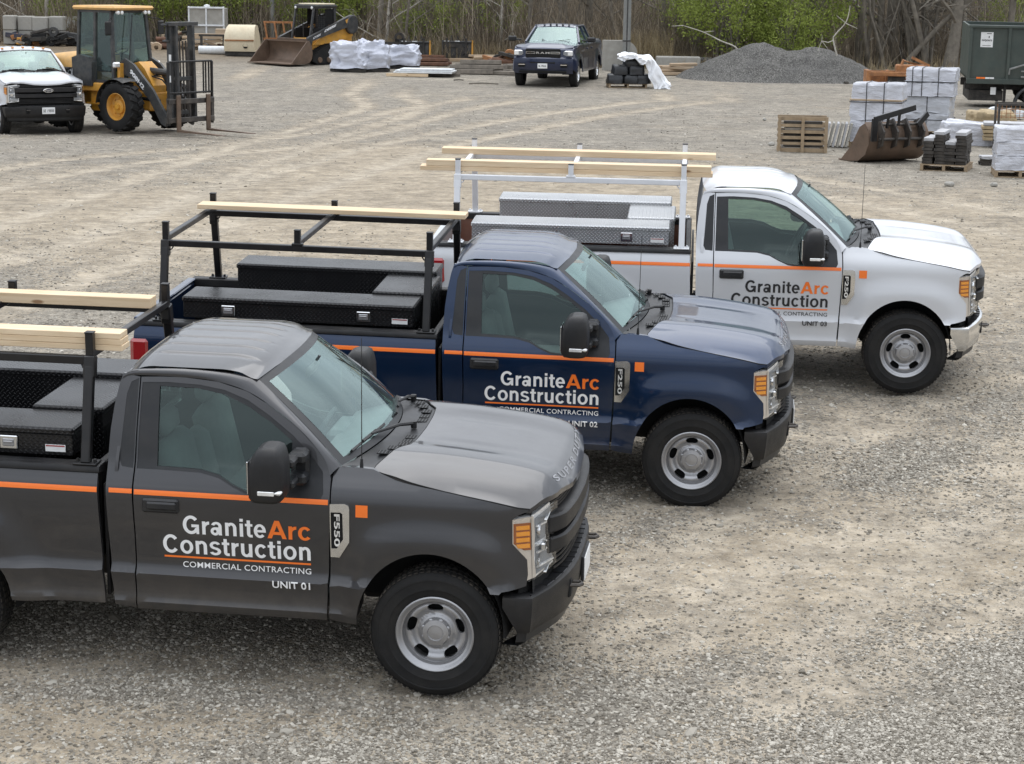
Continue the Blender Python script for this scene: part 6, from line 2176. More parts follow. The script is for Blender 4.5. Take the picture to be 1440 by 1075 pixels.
# flat stack of white panels on timber
o = thing('panel_stack', 'low stack of flat white panels lying on pale timber in front of the wrapped bundles', 'panel stack')
for k in range(3):
    m = MB(); m.box((.05 * k, .04 * k, .15 + k * .055), (2.1 - .25 * (k == 2), .8, .045), ch=.006); m.build('panel', 'white_panel', o)
m = MB(); m.box((-.55, -.38, .06), (1.5, .10, .10)); m.build('bearer', 'lumber_yellow', o); m = MB(); m.box((.3, .3, .06), (1.9, .10, .10)); m.build('bearer', 'grey_wood', o)
place(o, 596, 109, -.12, ahead=.4)

# quick-attach heads standing on the ground
def attach_head(px, py, rz, lab, ring=False):
    o = thing('loader_attachment', lab, 'attachment', group='loader attachments in the weeds')
    m = MB(); m.box((0, 0, .42), (1.10, .08, .62), ch=.02); m.box((0, -.04, .76), (1.14, .14, .06), ch=.01); m.build('back_plate', 'machine_black', o)
    for s in (-1, 1):
        m = MB(); m.prism([(-.10, .08), (.35, .08), (.30, .50), (.16, .82), (-.10, .82)], lambda u, v, d: (s * (.56 + d), -.0 + u * .6, v), 0, .05); m.build('side_plate', 'machine_yellow' if s > 0 else 'machine_black', o)
    m = MB()
    for x in (-.3, -.05, .2): m.tube([(x, 0, .7), (x + .05, .1, 1.0), (x + .12, .05, .75)], .03, 6)
    for x in (-.42, .34): m.box((x, -.06, .5), (.08, .12, .8))
    m.lathe([(0, -.06), (.20, -.06), (.22, 0), (.16, .04)], (.12, -.05, .42), 'Y', 16)
    m.box((-.1, -.05, .62), (.55, .1, .14)); m.box((.1, -.06, .18), (.8, .12, .1))
    m.build('coupler_hooks', 'under_steel', o)
    for x in (-.42, .0): m = MB(); m.box((x, -.115, .785), (.2, .005, .03)); m.build('bright_edge', 'white_panel', o)
    if ring:
        m = MB(); m.lathe([(.20, -.04), (.20, .04), (.10, .04), (.10, -.04), (.20, -.04)], (-.62, 0, .92), 'Y', 20); m.box((-.62, 0, .62), (.36, .08, .5)); m.box((-.95, 0, .70), (.7, .10, .10)); m.build('lifting_eye', 'under_steel', o)
    place(o, px, py, rz, ahead=.3)
attach_head(583, 88, -.05, 'black and yellow loader attachment with a round lifting eye, behind the wrapped bundles', True)
attach_head(643, 87, -.08, 'black and yellow loader attachment standing alone behind the timber pile')
# weathered timber lengths
def timber_pile(px, py, boards, lab, mat_, rz, cat='timber pile'):
    o = thing('timber_pile', lab, cat)
    for (x, y, z, L, w, h, a) in boards:
        m = MB(); m.box((0, 0, 0), (L, w, h), ch=.012)
        b = m.build('board', mat_, o); b.location = (x, y, z); b.rotation_euler = (rnd.uniform(-.1, .1), rnd.uniform(-.01, .01), a)
    place(o, px, py, rz)
    return o
timber_pile(668, 106, [(-.5, 0, .10, 2.3, .24, .17, .05), (1.0, .05, .08, 1.0, .22, .13, -.2), (.1, .34, .10, 2.9, .22, .16, -.06), (-.2, .65, .10, 2.6, .24, .18, -.02), (.1, .22, .26, 2.1, .26, .15, .08), (.95, .4, .24, .8, .2, .16, .5), (.3, .52, .28, 2.2, .22, .16, -.07), (.15, .4, .43, 1.5, .26, .16, .06), (1.2, .3, .1, .5, .2, .2, 1.1), (1.15, .5, .3, .45, .16, .16, .8)],
            'grey weathered beams piled on the ground left of the navy crew cab pickup', 'grey_wood', -.12)
timber_pile(690, 88, [(-.4, 0, .08, 3.4, .2, .12, 0), (.2, .3, .10, 3.6, .2, .12, .05), (-.2, .6, .08, 3.2, .2, .1, -.04), (.1, .4, .22, 3.2, .2, .1, -.1), (.3, .15, .24, 2.4, .22, .1, .12)],
            'long pale boards lying behind the grey beams at the edge of the weeds', 'lumber_weathered', -.22)
timber_pile(590, 93, [(0, 0, .08, 2.2, .25, .12, 0), (0, .35, .08, 2.4, .25, .12, .02), (.1, .1, .22, 2.0, .22, .12, .04), (-.1, .35, .24, 2.2, .25, .10, -.03), (0, .2, .36, 1.9, .2, .1, .03)],
            'dark rusty brown beams stacked under the black and yellow attachments', 'rust_brown', -.05)
timber_pile(950, 108, [(0, 0, .07, 1.6, .16, .1, .1), (.1, .3, .08, 1.9, .14, .1, -.15), (-.2, .2, .18, 1.5, .16, .1, .3), (.2, .1, .28, 1.4, .14, .1, -.2), (0, .4, .3, 1.2, .2, .12, .15), (.3, .3, .4, 1.1, .14, .1, .4)],
            'small heap of broken brown boards in front of the long concrete block', 'lumber_weathered', 0)
# concrete blocks
def block(px, py, dx, dy, dz, rz, lab, z=0.0, group=None, rounded=False, ahead=0):
    m = MB()
    m.box((0, 0, dz / 2), (dx, dy, dz), ch=.035)
    o = m.build('concrete_block', 'concrete')
    if rounded:
        o.data.materials.clear()
        m = MB(); m.prism([(-dx / 2, 0), (dx / 2, 0), (dx / 2, dz * .55)] + [(dx / 2 * math.cos(R(a)) * .999 if a < 90 else -dx / 2 + 0 * a, 0) for a in ()] + [(dx / 2 - .5 + .5 * math.cos(R(a)), dz - .5 + .5 * math.sin(R(a))) for a in range(20, 91, 14)] + [(-dx / 2, dz)], lambda u, v, d: (u, d, v), -dy / 2, dy / 2)
        bpy.data.objects.remove(o, do_unlink=True)
        o = m.build('concrete_block', 'concrete')
    place(o, px, py, rz, ahead=ahead)
    o.location.z += z
    return tag(o, lab, 'concrete block', group)
block(871, 99, 1.30, .5, 1.12, .02, 'tall pale concrete slab with one rounded corner behind the utility pole', rounded=True)
block(953, 99, 1.68, .6, .52, -.03, 'long low concrete block between the utility pole and the gravel pile')
g_ = 'stacked concrete blocks at the left back of the yard'
nm = ('leftmost', 'second', 'third', 'rightmost')
for r_i in range(2):
    for k in range(4):
        block(16 + k * 21.5, 62, .62 if k else .5, .7, .60, 0, '%s block in the %s row of the concrete wall at the left back' % (nm[k], ('lower', 'upper')[r_i]), z=r_i * .605, group=g_, ahead=.15 * (k % 2))
# navy/white sedans-like scrap at far left edge
def scrap(px, py, label, n, rad, hgt, mats, seed, ahead=0, cat='scrap pile'):
    r_ = random.Random(seed)
    o = thing('scrap_pile', label, cat)
    for k in range(n):
        m = MB()
        x, y = r_.uniform(-rad, rad), r_.uniform(-.4, .4)
        z = r_.uniform(.08, hgt) * (1 - (abs(x) / rad) ** 2 * .6)
        q = r_.random()
        rot = Matrix.Rotation(r_.uniform(-.5, .5), 3, 'Z') @ Matrix.Rotation(r_.uniform(-.4, .4), 3, 'Y')
        if q < .45: m.box((x, y, z), (r_.uniform(.3, .9), r_.uniform(.1, .4), r_.uniform(.06, .2)), rot, ch=.01)
        elif q < .75: m.tube([(x - .4, y, z), (x + .4, y + r_.uniform(-.2, .2), z + r_.uniform(-.15, .15))], r_.uniform(.04, .12), 10)
        else: m.lathe([(.09, -.08), (.20, -.08), (.22, 0), (.20, .08), (.09, .08)], (x, y, z), 'Y', 16)
        m.build('scrap_piece', r_.choice(mats), o)
    place(o, px, py, 0, ahead=ahead)
    return o
scrap(78, 63, 'heap of black tubes, tyres and machine parts in front of the concrete block wall', 26, 1.3, .75, ['machine_black', 'under_steel', 'rubber', 'dark_steel', 'machine_black'], 4, -.4)
scrap(8, 60, 'dark scrap and rusty parts at the extreme left edge behind the white pickup', 14, 1.0, .55, ['paint_navy', 'rust_orange', 'cream_paint', 'under_steel'], 5, -.8)
scrap(42, 62, 'small orange and brown parts beside a yellow post at the left back', 8, .35, .35, ['rust_orange', 'machine_yellow', 'grey_wood'], 6, -.9)
m = MB(); m.box((0, 0, .35), (.10, .08, .70), ch=.01); o = m.build('yellow_post', 'machine_yellow'); place(o, 35, 58, 0, ahead=-.5); tag(o, 'short yellow marker post among the scrap at the left back', 'post')
m = lump(1.3, 1.0, .5, .10, 2.0, 9, .7); o = m.build('white_sheet', 'fabric_white', None, 60); place(o, 96, 55, 0, ahead=.3); o.location.z += .55; tag(o, 'bunched white sheet draped over the black scrap behind the wheel loader cab', 'tarpaulin')
# cream container and debris between loader and track loader
o = thing('storage_container', 'pale grey steel container with raised corner posts behind the wheel loader mast', 'container')
m = MB(); m.box((0, 0, .80), (1.45, 1.5, 1.5), ch=.01); m.build('container_body', 'concrete', o)
for x in (-.72, 0, .72): m = MB(); m.box((x, -.77, .82), (.07, .07, 1.62), ch=.01); m.build('post', 'white_panel', o)
for z in (1.58, .85): m = MB(); m.box((0, -.79, z), (1.52, .07, .07), ch=.01); m.build('rail', 'white_panel', o)
m = MB(); m.lathe([(0, .10), (.12, .06), (.14, 0)], (0, -.5, 1.62), 'Z', 10); m.build('roof_vent', 'white_panel', o)
place(o, 287, 70, .02, ahead=1.4)
m = MB()
rows = []
for x in (-.62, -.3, 0, .3, .62):
    rows.append([(x, -.55, .18), (x, -.60, .50), (x * .98, -.52, .85), (x * .92, -.30, 1.12), (x * .88, .0, 1.22), (x * .88, .35, 1.18), (x * .95, .55, .7), (x, .55, .18)])
o = thing('engine_cowl', 'cream painted steel engine cowl with rust marks, left of the track loader bucket', 'machine cover')
m.grid(rows); m.add(rows[0], [tuple(range(8))]); m.add(rows[-1], [tuple(range(8))]); m.build('shell', 'cream_paint', o, 50)
m = MB(); m.box((0, -.60, .62), (1.16, .05, .05)); m.build('seam_lip', 'rust_orange', o)
m = MB(); m.lathe([(0, -.02), (.09, -.02), (.10, 0)], (.25, -.60, .40), 'Y', 14, 0, -1); m.build('port', 'gap_black', o)
m = MB(); m.box((0, 0, .09), (1.2, 1.0, .16)); m.build('base', 'under_steel', o)
place(o, 339, 80, -.1, ahead=.5)
timber_pile(296, 72, [(0, 0, .55, 1.4, .25, .22, 0), (.3, .1, .35, 1.6, .3, .1, 0), (-.7, -.1, .32, .9, .3, .12, .1), (-.8, 0, .50, .7, .2, .1, -.1), (-.65, 0, .18, 1.0, .3, .1, .05), (.6, .2, .75, .8, .3, .2, 0)],
            'tan wooden crates and offcuts under the pale container', 'lumber_weathered', 0)
m = MB(); m.tube([(-.75, 0, .17), (.75, 0, .17)], .165, 18); o = m.build('drain_pipe', 'white_panel'); place(o, 305, 78, 0, ahead=.2); tag(o, 'white plastic drain pipe lying under the tan crates', 'pipe')
o = thing('steel_trestle', 'dark steel trestle stand beside the white drain pipe', 'trestle')
for x in (-.45, .45):
    m = MB(); m.bar((x, 0, 0), (x, 0, .75), .09, .09, up=(1, 0, 0)); m.build('leg', 'under_steel', o)
m = MB(); m.box((0, 0, .72), (1.1, .1, .08)); m.build('rail', 'under_steel', o)
place(o, 300, 76, 0, ahead=-.15)
# orange frames behind the bucket
o = thing('rusty_stand', 'rusty orange steel frame standing behind the track loader cab', 'steel frame')
for x in (-.55, -.15, .2, .55): m = MB(); m.bar((x, 0, .05), (x - .18, 0, 1.22), .10, .07, up=(1, 0, 0)); m.build('upright', 'rust_orange', o)
for z in (1.22, .55, .12): m = MB(); m.bar((-.78, .05, z), (.5, .05, z), .10, .08); m.build('cross_member', 'rust_orange', o)
m = MB(); m.box((-.55, -.1, .30), (.25, .15, .36), ch=.04); m.build('pad', 'machine_yellow_faded', o)
place(o, 394, 76, .02, ahead=.9)
for o_, px in ((None, 384), (None, 880)): pass
# utility poles
def pole(px, py, r_, lab, mat_, lean, band=False, ahead=0):
    o = thing('utility_pole', lab, 'utility pole')
    m = MB(); m.tube([(0, 0, -.2), (lean * 4, 0, 4), (lean * 9, 0, 9)], [r_, r_ * .93, r_ * .85], 20); m.build('pole_shaft', mat_, o)
    if band:
        m = MB(); m.box((lean * 1.2 - .0, -r_ * .93, 1.9), (.045, .03, 3.2), Matrix.Rotation(math.atan(lean), 3, 'Y'), ch=.005); m.build('conduit', 'machine_black', o)
        for z in (1.15,): m = MB(); m.lathe([(r_ * 1.01, -.03), (r_ * 1.05, -.02), (r_ * 1.05, .02), (r_ * 1.01, .03)], (lean * z, 0, z), 'Z', 20); m.build('strap_band', 'machine_black', o)
    q = at(px, py); q.y += ahead
    o.location = (q.x, q.y, gz(q.x, q.y))
    return o
pole(880, 101, .15, 'weathered grey utility pole with a black conduit strapped to it, beside the navy pickup', 'galvanized_pole', .0, True)
pole(384, 62, .10, 'thin pale utility pole behind the track loader', 'galvanized_pole', -.005, ahead=.0)
pole(33, 46, .10, 'thin pale utility pole at the far left behind the concrete blocks', 'galvanized_pole', .0)
# black rolls on a pallet with a white sheet
o = thing('roll_pallet', 'pallet of black plastic wrapped rolls half covered by a white sheet', 'pallet of rolls')
pallet(o, 1.3, .9)
me = None
for (x, z, y) in ((-.42, .30, -.1), (.10, .30, -.12), (.50, .30, -.1), (-.25, .60, -.08), (.28, .60, -.1), (.15, .86, 0)):
    m = lump(.52, .80, .32, .035, 4, int(10 * (x + z)) + 7, .75, 8, 24)
    r_o = m.build('wrapped_roll', 'black_wrap', o, 60); r_o.location = (x, y, z - .16)
place(o, 882, 124, .06, ahead=.45)
m = MB()
rows = []
for i in range(44):
    u = i / 43
    x = -.42 + 1.75 * u
    top = 1.06 + .05 * math.sin(u * 9) - .95 * sstep(.60, 1.0, u) ** .9
    hang = (.10 + .12 * abs(math.sin(u * 11))) if u < .5 else .10 + (top - .05) * sstep(.5, .68, u)
    row = []
    for j in range(7): row.append((x, .40 - .85 * j / 6, top + .03 * math.sin(j * 1.7 + u * 14)))
    for j in range(1, 9): row.append((x + .05 * math.sin(j * .9 + u * 20), -.45 - .035 * math.sin(u * 55) - .02 * j / 8 - .12 * (j / 8) * (u > .6), max(.01, top - hang * j / 8)))
    rows.append(row)
m.grid(rows); rumple(m, .07, 4.0, 2); o2 = m.build('white_sheet', 'fabric_white', None, 60)
o2.location = o.location + Vector((.10, -.06, .02)); tag(o2, 'crumpled white plastic sheet thrown over the black rolls and trailing to the ground', 'plastic sheet')
m = MB(); m.tube([(-.35, 0, .14), (.35, 0, .14)], .14, 14); o = m.build('black_pipe', 'black_wrap'); place(o, 990, 101, 0, ahead=.9); o.location.z += .2; tag(o, 'black pipe between the long concrete block and the gravel pile', 'pipe')

# gravel pile
def pile():
    nx, ny = 150, 110
    X, Y = np.meshgrid(np.linspace(-4.4, 4.9, nx), np.linspace(-3.6, 3.4, ny), indexing='ij')
    def cone(cx, cy, h, rx, ry, p=1.0):
        r_ = np.sqrt(((X - cx) / rx) ** 2 + ((Y - cy) / ry) ** 2)
        return h * np.clip(1.0 - np.sqrt(r_ ** 2 + .03), -.3, 1)
    a = cone(-.6, .3, 1.62, 3.2, 2.7); b = cone(1.45, .1, 1.48, 2.75, 2.5)
    H = np.log(np.exp(a * 7) + np.exp(b * 7)) / 7 - .02
    H = np.minimum(H, 1.36 + .08 * np.sin(X * 2.2))
    for cx, cy, r_, d in ((-.9, -.75, .5, .10), (.15, -1.0, .75, .13), (1.9, -.5, .55, .10), (1.1, -.2, .45, .08)):
        H -= d * np.exp(-(((X - cx) / r_) ** 2 + ((Y - cy) / (r_ * .45)) ** 2)) - d * .7 * np.exp(-(((X - cx) / r_) ** 2 + ((Y - cy + .45) / (r_ * .4)) ** 2))
    H += (fbm(X + 30, Y + 9, 1.3, 4, 61) - .5) * .26 * np.clip(H * 2, 0, 1) + (fbm(X + 3, Y, .22, 3, 62) - .5) * .11
    V = np.stack([X, Y, H], -1).reshape(-1, 3)
    ii = np.arange(nx * ny).reshape(nx, ny)
    Q = np.stack([ii[:-1, :-1], ii[1:, :-1], ii[1:, 1:], ii[:-1, 1:]], -1).reshape(-1, 4)
    me = mesh_np('gravel_pile', V, Q); me.shade_smooth()
    t = NT('pile_gravel'); v = t.coord()
    c1 = lum(t, t.vor(v, 42, 'F1', 'Color')); d1 = t.vor(v, 42, 'F1', 'Distance')
    big = t.noise(v, .9, 6, .6)
    c = t.mix(t.math('POWER', c1, 1.6), (0.062, 0.059, 0.054), (0.27, 0.26, 0.24))
    c = t.mix(t.mr(big, .4, .7, 0, .55), c, (.085, .083, .08))
    t.set(color=c, rough=.95, spec=.2, normal=t.bump(d1, .8, .03, t.bump(t.noise(v, 6, 5), .6, .06)))
    MATS['pile_gravel'] = t.m
    me.materials.append(t.m)
    o = link('gravel_pile', me)
    q = at(1092, 112)
    o.location = (q.x, q.y, gz(q.x, q.y) - .05)
    tag(o, 'large pile of dark grey crushed gravel with two rounded tops', 'gravel pile')
pile()

# ---- right hand side: pallets of wrapped blocks
def wrapped_pallet(px, py, rz, dx, dy, tiers, lab, ahead, straps_x=(), straps_y=(), hz=(), band=False, mat_='wrap_white', group=None, seed=0, bare=False):
    o = thing('wrapped_pallet', lab, 'wrapped pallet', group=group)
    if not bare: pallet(o, dx, dy)
    z = .145
    for i, (h, gx_, gy_) in enumerate(tiers):
        m = MB()
        n = 9
        rows = []
        # bowed wrapped cube made of courses
        per = [(-1, -1), (1, -1), (1, 1), (-1, 1), (-1, -1)]
        pr = resample([(a * dx / 2 * .985, b * dy / 2 * .985) for a, b in per[:-1]], .07)
        for j in range(n + 1):
            t_ = j / n
            bulge = 1 - .018 * (j % 2)
            if j == n: bulge = .97
            rows.append([(a * bulge + gx_, b * bulge + gy_, z + h * t_) for a, b in pr + [pr[0]]])
        m.grid(rows)
        cen = [(gx_, gy_, z + h + .02)]
        b0 = len(m.v); top = rows[-1][:-1]
        m.add(top + cen, [(k, (k + 1) % len(top), len(top)) for k in range(len(top))])
        rumple(m, .03, 4, seed + i); rumple(m, .022, 9, seed + i + 3)
        m.build('wrapped_tier', mat_, o, 40)
        z += h + .008
    H = z
    for x in straps_x: strap(o, dx, dy, .14, H, x, 'x')
    for y in straps_y: strap(o, dx, dy, .14, H, y, 'y')
    for zz0 in hz: strap(o, dx, dy, 0, 0, zz0, 'z')
    if band:
        m = MB(); m.box((0, 0, H - .38), (dx + .03, dy + .03, .045), ch=.01); m.build('edge_band', 'lumber_weathered', o)
    place(o, px, py, rz, ahead=ahead)
    return o
g_ = 'plastic wrapped pallets at the right of the yard'
wrapped_pallet(1238, 208, -.28, 1.18, 1.10, ((.50, 0, 0), (.46, 0, 0), (.36, .02, 0)), 'tall white wrapped pallet with a brown edge band, standing behind the loose steel bucket', .55, (-.22, .18), (), (1.06,), True, group=g_, seed=1)
o = wrapped_pallet(1312, 192, -.32, 1.15, 1.15, ((.44, 0, 0), (.42, 0, 0)), 'lower grey wrapped pallet under another one, right of the brown banded pallet', .6, (0,), (), (.42,), mat_='wrap_clear', group=g_, seed=4)
top_ = wrapped_pallet(1312, 192, -.28, 1.25, 1.2, ((.34, 0, 0), (.33, .03, 0)), 'white wrapped pallet stacked on top of the grey one, with black straps', .6, (-.42, -.18, .22), (), (.5,), group=g_, seed=7, bare=True)
top_.location.z += .865
p3 = wrapped_pallet(1440, 250, -.15, 1.0, 1.0, ((.28, 0, 0), (.27, .01, 0), (.26, 0, 0)), 'white shrink wrapped pallet cut by the right edge of the picture', .5, (), (), (), mat_='wrap_white', group=g_, seed=9)
# low white wrapped goods behind the stone pallet
m = lump(1.9, 1.0, .52, .07, 2.2, 12, .9); o = m.build('wrapped_goods', 'wrap_white', None, 50); place(o, 1385, 206, -.2, ahead=.5); tag(o, 'low long bundle in white plastic behind the dark stone stack', 'wrapped bundle')
m = lump(1.2, .9, .45, .08, 2.4, 15, .8); o = m.build('sand_bag', 'straw', None, 50); place(o, 1398, 184, 0, ahead=.4); tag(o, 'tan woven bulk bag lying below the green trailer', 'bulk bag')
o = thing('flagstone_stack', 'tan and white flagstone slabs stacked behind the thin steel rack at the right edge', 'stone stack')
for k in range(5):
    m = MB(); m.box((rnd.uniform(-.04, .04), rnd.uniform(-.04, .04), .06 + k * .085), (1.0, .7, .07), ch=.01); m.build('slab', 'cap_stone' if k == 4 else 'straw', o)
place(o, 1430, 215, -.2, ahead=1.3); o.location.z += .15
# thin steel rack
o = thing('steel_rack', 'thin dark angle iron rack with a mesh panel at the right edge', 'steel rack')
for x in (-.5, .5):
    for y in (-.3, .3): m = MB(); m.bar((x, y, 0), (x, y, 1.12), .05, .05, up=(1, 0, 0)); m.build('leg', 'dark_steel', o)
for y in (-.3, .3): m = MB(); m.bar((-.5, y, 1.10), (.5, y, 1.10), .04, .05); m.build('rail', 'dark_steel', o)
m = MB(); m.bar((-.5, -.3, .12), (.5, -.3, .12), .04, .05); m.build('rail', 'dark_steel', o)
m = MB()
for k in range(10): m.bar((-.46 + k * .1, .3, .75), (-.46 + k * .1, .3, 1.08), .012, .012, up=(1, 0, 0))
for k in range(4): m.bar((-.48, .3, .78 + k * .09), (.48, .3, .78 + k * .09), .012, .012)
m.build('mesh_panel', 'rust_orange', o)
place(o, 1436, 218, -.1, ahead=.35)
# dark stone stacks on pallets
def stone_stack(px, py, rz, dx, dy, layers, lab, ahead, seed, cols=4, holes=(), flat=False):
    r_ = random.Random(seed)
    o = thing('stone_stack', lab, 'stone stack', group='dark stone slabs stacked on pallets')
    if not flat: pallet(o, dx + .1, dy + .1)
    protos = []
    for k in range(5):
        m = MB(); m.box((0, 0, 0), (dx / cols * .97, dy / 2 * .97, .062), ch=.006)
        m.v = [(a + r_.uniform(-.008, .008), b + r_.uniform(-.008, .008), c + r_.uniform(-.004, .004)) for a, b, c in m.v]
        ob = m.build('stone', 'dark_stone', o, smooth=False)
        protos.append(ob.data); bpy.data.objects.remove(ob, do_unlink=True)
    for l in range(layers):
        for i in range(cols):
            for j in range(2):
                lim = layers - holes[i % len(holes)] if holes else layers
                if l >= lim: continue
                ob = link('stone', r_.choice(protos), o)
                ob.location = (-dx / 2 + dx / cols * (i + .5) + r_.uniform(-.025, .025), -dy / 4 + dy / 2 * j + r_.uniform(-.03, .03), .175 + l * .066 - (.14 if flat else 0))
                ob.rotation_euler = (0, 0, r_.uniform(-.05, .05))
                if l == lim - 1 and True:
                    ob.material_slots[0].link = 'OBJECT'; ob.material_slots[0].material = MATS['cap_stone']
    place(o, px, py, rz, ahead=ahead)
    return o
stone_stack(1338, 241, -.32, .86, .95, 10, 'pallet of dark split stones with pale tops, right of the loose steel bucket', .5, 3, 4, (2, 0, 3, 0))
stone_stack(1392, 233, -.1, .34, .4, 3, 'few dark red stones on the ground beside the dark stone pallet', .2, 8, 2, flat=True)
# upright wooden pallet with stone slabs behind
o = thing('stone_crate', 'weathered wooden crate on edge holding flat stones, left of the tall wrapped pallet', 'wooden crate')
for x in (-.52, .0, .52):
    m = MB(); m.box((x, -.34, .40), (.07, .05, .80)); m.build('post', 'pallet_wood', o)
for z, h in ((.05, .09), (.20, .06), (.33, .07), (.46, .07), (.60, .07), (.75, .08)):
    m = MB(); m.box((rnd.uniform(-.01, .01), -.30, z), (1.1, .03, h)); m.build('slat', 'pallet_wood', o)
    m = MB(); m.box((0, .34, z), (1.1, .03, h)); m.build('slat', 'pallet_wood', o)
for s in (-1, 1):
    m = MB(); m.box((s * .53, 0, .04), (.05, .70, .08)); m.build('runner', 'pallet_wood', o)
for k in range(9):
    m = MB(); m.box((rnd.uniform(-.04, .04), -.02 + rnd.uniform(-.05, .05), .09 + k * .072), (rnd.uniform(.85, .98), .5, .055), ch=.006); m.build('flat_stone', 'dark_stone' if k % 3 else 'grey_wood', o)
place(o, 1130, 214, -.10, ahead=.35)
o = thing('leaning_slabs', 'grey stone slabs leaning side by side between the wooden crate and the wrapped pallet', 'stone slabs')
for k in range(6):
    m = MB(); m.box((0, 0, .29), (.05, .6, .56), Matrix.Rotation(R(10 + 3 * rnd.random()), 3, 'Y'), ch=.006); b = m.build('slab', 'concrete' if k % 2 else 'cap_stone', o); b.location = (-.27 + k * .10, rnd.uniform(-.05, .05), 0)
place(o, 1182, 208, -.15, ahead=.35)
# loose bucket attachment, seen from behind
o = thing('loader_bucket', 'rusty brown loader bucket with black coupler frame lying tipped on the gravel', 'loader bucket')
W = .92
prof = [(-.62, .02), (-.30, .02), (.05, .05), (.30, .20), (.42, .45), (.40, .70), (.25, .90)]
m = MB()
m.grid([[(y, x, z) for x, z in smooth_line(prof, 3)] for y in (-W, W)])
m.grid([[(y, x - .03, z + .02) for x, z in smooth_line(prof, 3)] for y in (-W, W)])
for s in (-1, 1): m.prism(prof + [(.05, .80), (-.25, .35)], lambda u, v, d: (s * (W + d), u, v), -.035, 0)
m.bar((-W, -.64, .03), (W, -.64, .03), .10, .03)
m.build('bucket_shell', 'worn_steel', o)
m = MB()
for x in (-.62, -.2, .2, .62): m.prism([(.25, .28), (.56, .40), (.62, .72), (.42, 1.0), (.22, .92), (.34, .60)], lambda u, v, d: (x + d, u, v), -.025, .025)
m.tube([(-.7, .52, .55), (.7, .52, .55)], .035, 8); m.tube([(-.6, .40, .86), (.6, .40, .86)], .03, 8)
m.build('stiffener', 'dark_steel', o)
m = MB(); m.bar((.95, .62, 1.00), (-.35, .55, 1.24), .05, .12); m.bar((.93, .60, .52), (.93, .62, 1.02), .05, .16, up=(1, 0, 0)); m.bar((.5, .55, .80), (.5, .6, 1.08), .05, .05, up=(1, 0, 0)); m.bar((.15, .55, .85), (.15, .58, 1.14), .05, .05, up=(1, 0, 0)); m.bar((-.45, .55, .85), (-.75, .55, 1.10), .05, .12)
m.build('coupler_frame', 'powder_black', o)
place(o, 1256, 231, R(180 + 28), ahead=.8)
o.scale = (.86, .92, .95)

# orange rusty attachment behind the wrapped pallets
o = thing('orange_attachment', 'rusty orange steel attachment behind the wrapped pallets, left of the green trailer', 'steel attachment')
for z in (.15, .55, .95): m = MB(); m.box((0, -.35, z), (1.9, .12, .13), ch=.01); m.build('rail', 'rust_orange', o)
for x in (-.95, -.35, .15, .55, .95): m = MB(); m.box((x, 0, .58), (.12, .8, .95) if abs(x) > .9 else (.10, .30, .95), ch=.01); m.build('web_plate', 'rust_orange', o)
m = MB(); m.box((0, .30, .6), (1.85, .10, .85)); m.box((.35, 0, 1.05), (.9, .4, .35), ch=.03); m.tube([(-.1, -.2, .8), (.1, -.1, 1.35), (.6, 0, 1.2), (.9, .1, .95)], .05, 8); m.box((.62, -.1, 1.32), (.6, .08, .08), Matrix.Rotation(R(25), 3, 'Y')); m.build('machine_body', 'rust_orange', o)
m = MB(); m.box((-.1, -.1, .7), (.5, .4, .5)); m.tube([(.2, -.3, .5), (.8, -.3, .5)], .08, 10); m.build('inner_works', 'under_steel', o)
place(o, 1266, 150, -.05, ahead=.5)

# green trailer body at the right edge
o = thing('dump_trailer', 'dark green steel dump trailer with a white notice, cut by the right edge', 'trailer')
L_, Wd = 5.0, 2.2
m = MB(); m.box((L_ / 2, 0, 1.62), (L_, .06, 1.55), ch=.005); m.box((L_ / 2, Wd, 1.62), (L_, .06, 1.55), ch=.005); m.box((.03, Wd / 2, 1.62), (.06, Wd, 1.55)); m.box((L_, Wd / 2, 1.62), (.06, Wd, 1.55)); m.box((L_ / 2, Wd / 2, .88), (L_, Wd, .06)); m.build('box_body', 'olive_metal', o)
for x in (.03, 1.16, 2.6, 4.0): m = MB(); m.box((x, -.06, 1.62), (.09, .09, 1.56), ch=.01); m.build('stake', 'olive_metal', o)
m = MB(); m.box((L_ / 2, -.05, 2.41), (L_ + .08, .13, .08), ch=.01); m.build('top_rail', 'olive_metal', o)
m = MB(); m.box((L_ / 2, -.05, .80), (L_ + .05, .12, .16), ch=.01); m.build('bottom_rail', 'olive_metal', o)
m = MB(); m.box((.50, -.036, 2.02), (.36, .006, .44)); nt = m.build('notice', 'plate_white', o)
txt(nt, 'notyours', .30, .07, lambda u, v: (.35 + u, -.0405, 1.98 + v), 'decal_black', .03)
m = MB(); m.box((.56, -.041, 2.20), (.14, .002, .02)); m.box((.50, -.041, 1.85), (.24, .002, .012)); m.box((.56, -.041, 2.10), (.03, .002, .06)); m.build('notice_print', 'decal_black', nt)
for k in range(4): m = MB(); m.box((.32 + k * .13, -.114, .90), (.125, .004, .05)); m.build('reflector', 'decal_orange' if k < 2 else 'plate_white', o)
m = MB()
m.tube([(1.2, -.12, 1.02), (1.22, -.14, 1.18), (1.7, -.16, 1.34), (3.2, -.16, 1.38)], .03, 8); m.tube([(1.55, -.14, .95), (3.2, -.14, .95)], .03, 8); m.tube([(1.55, -.14, 1.12), (3.2, -.14, 1.12)], .025, 8)
m.build('guard_rail', 'galvanized_pole', o)
m = MB(); m.grid([[(2.05 + .62 * math.cos(R(a)), -.1, .12 + .58 * math.sin(R(a))), (2.05 + .62 * math.cos(R(a)), .32, .12 + .58 * math.sin(R(a)))] for a in range(0, 181, 12)])
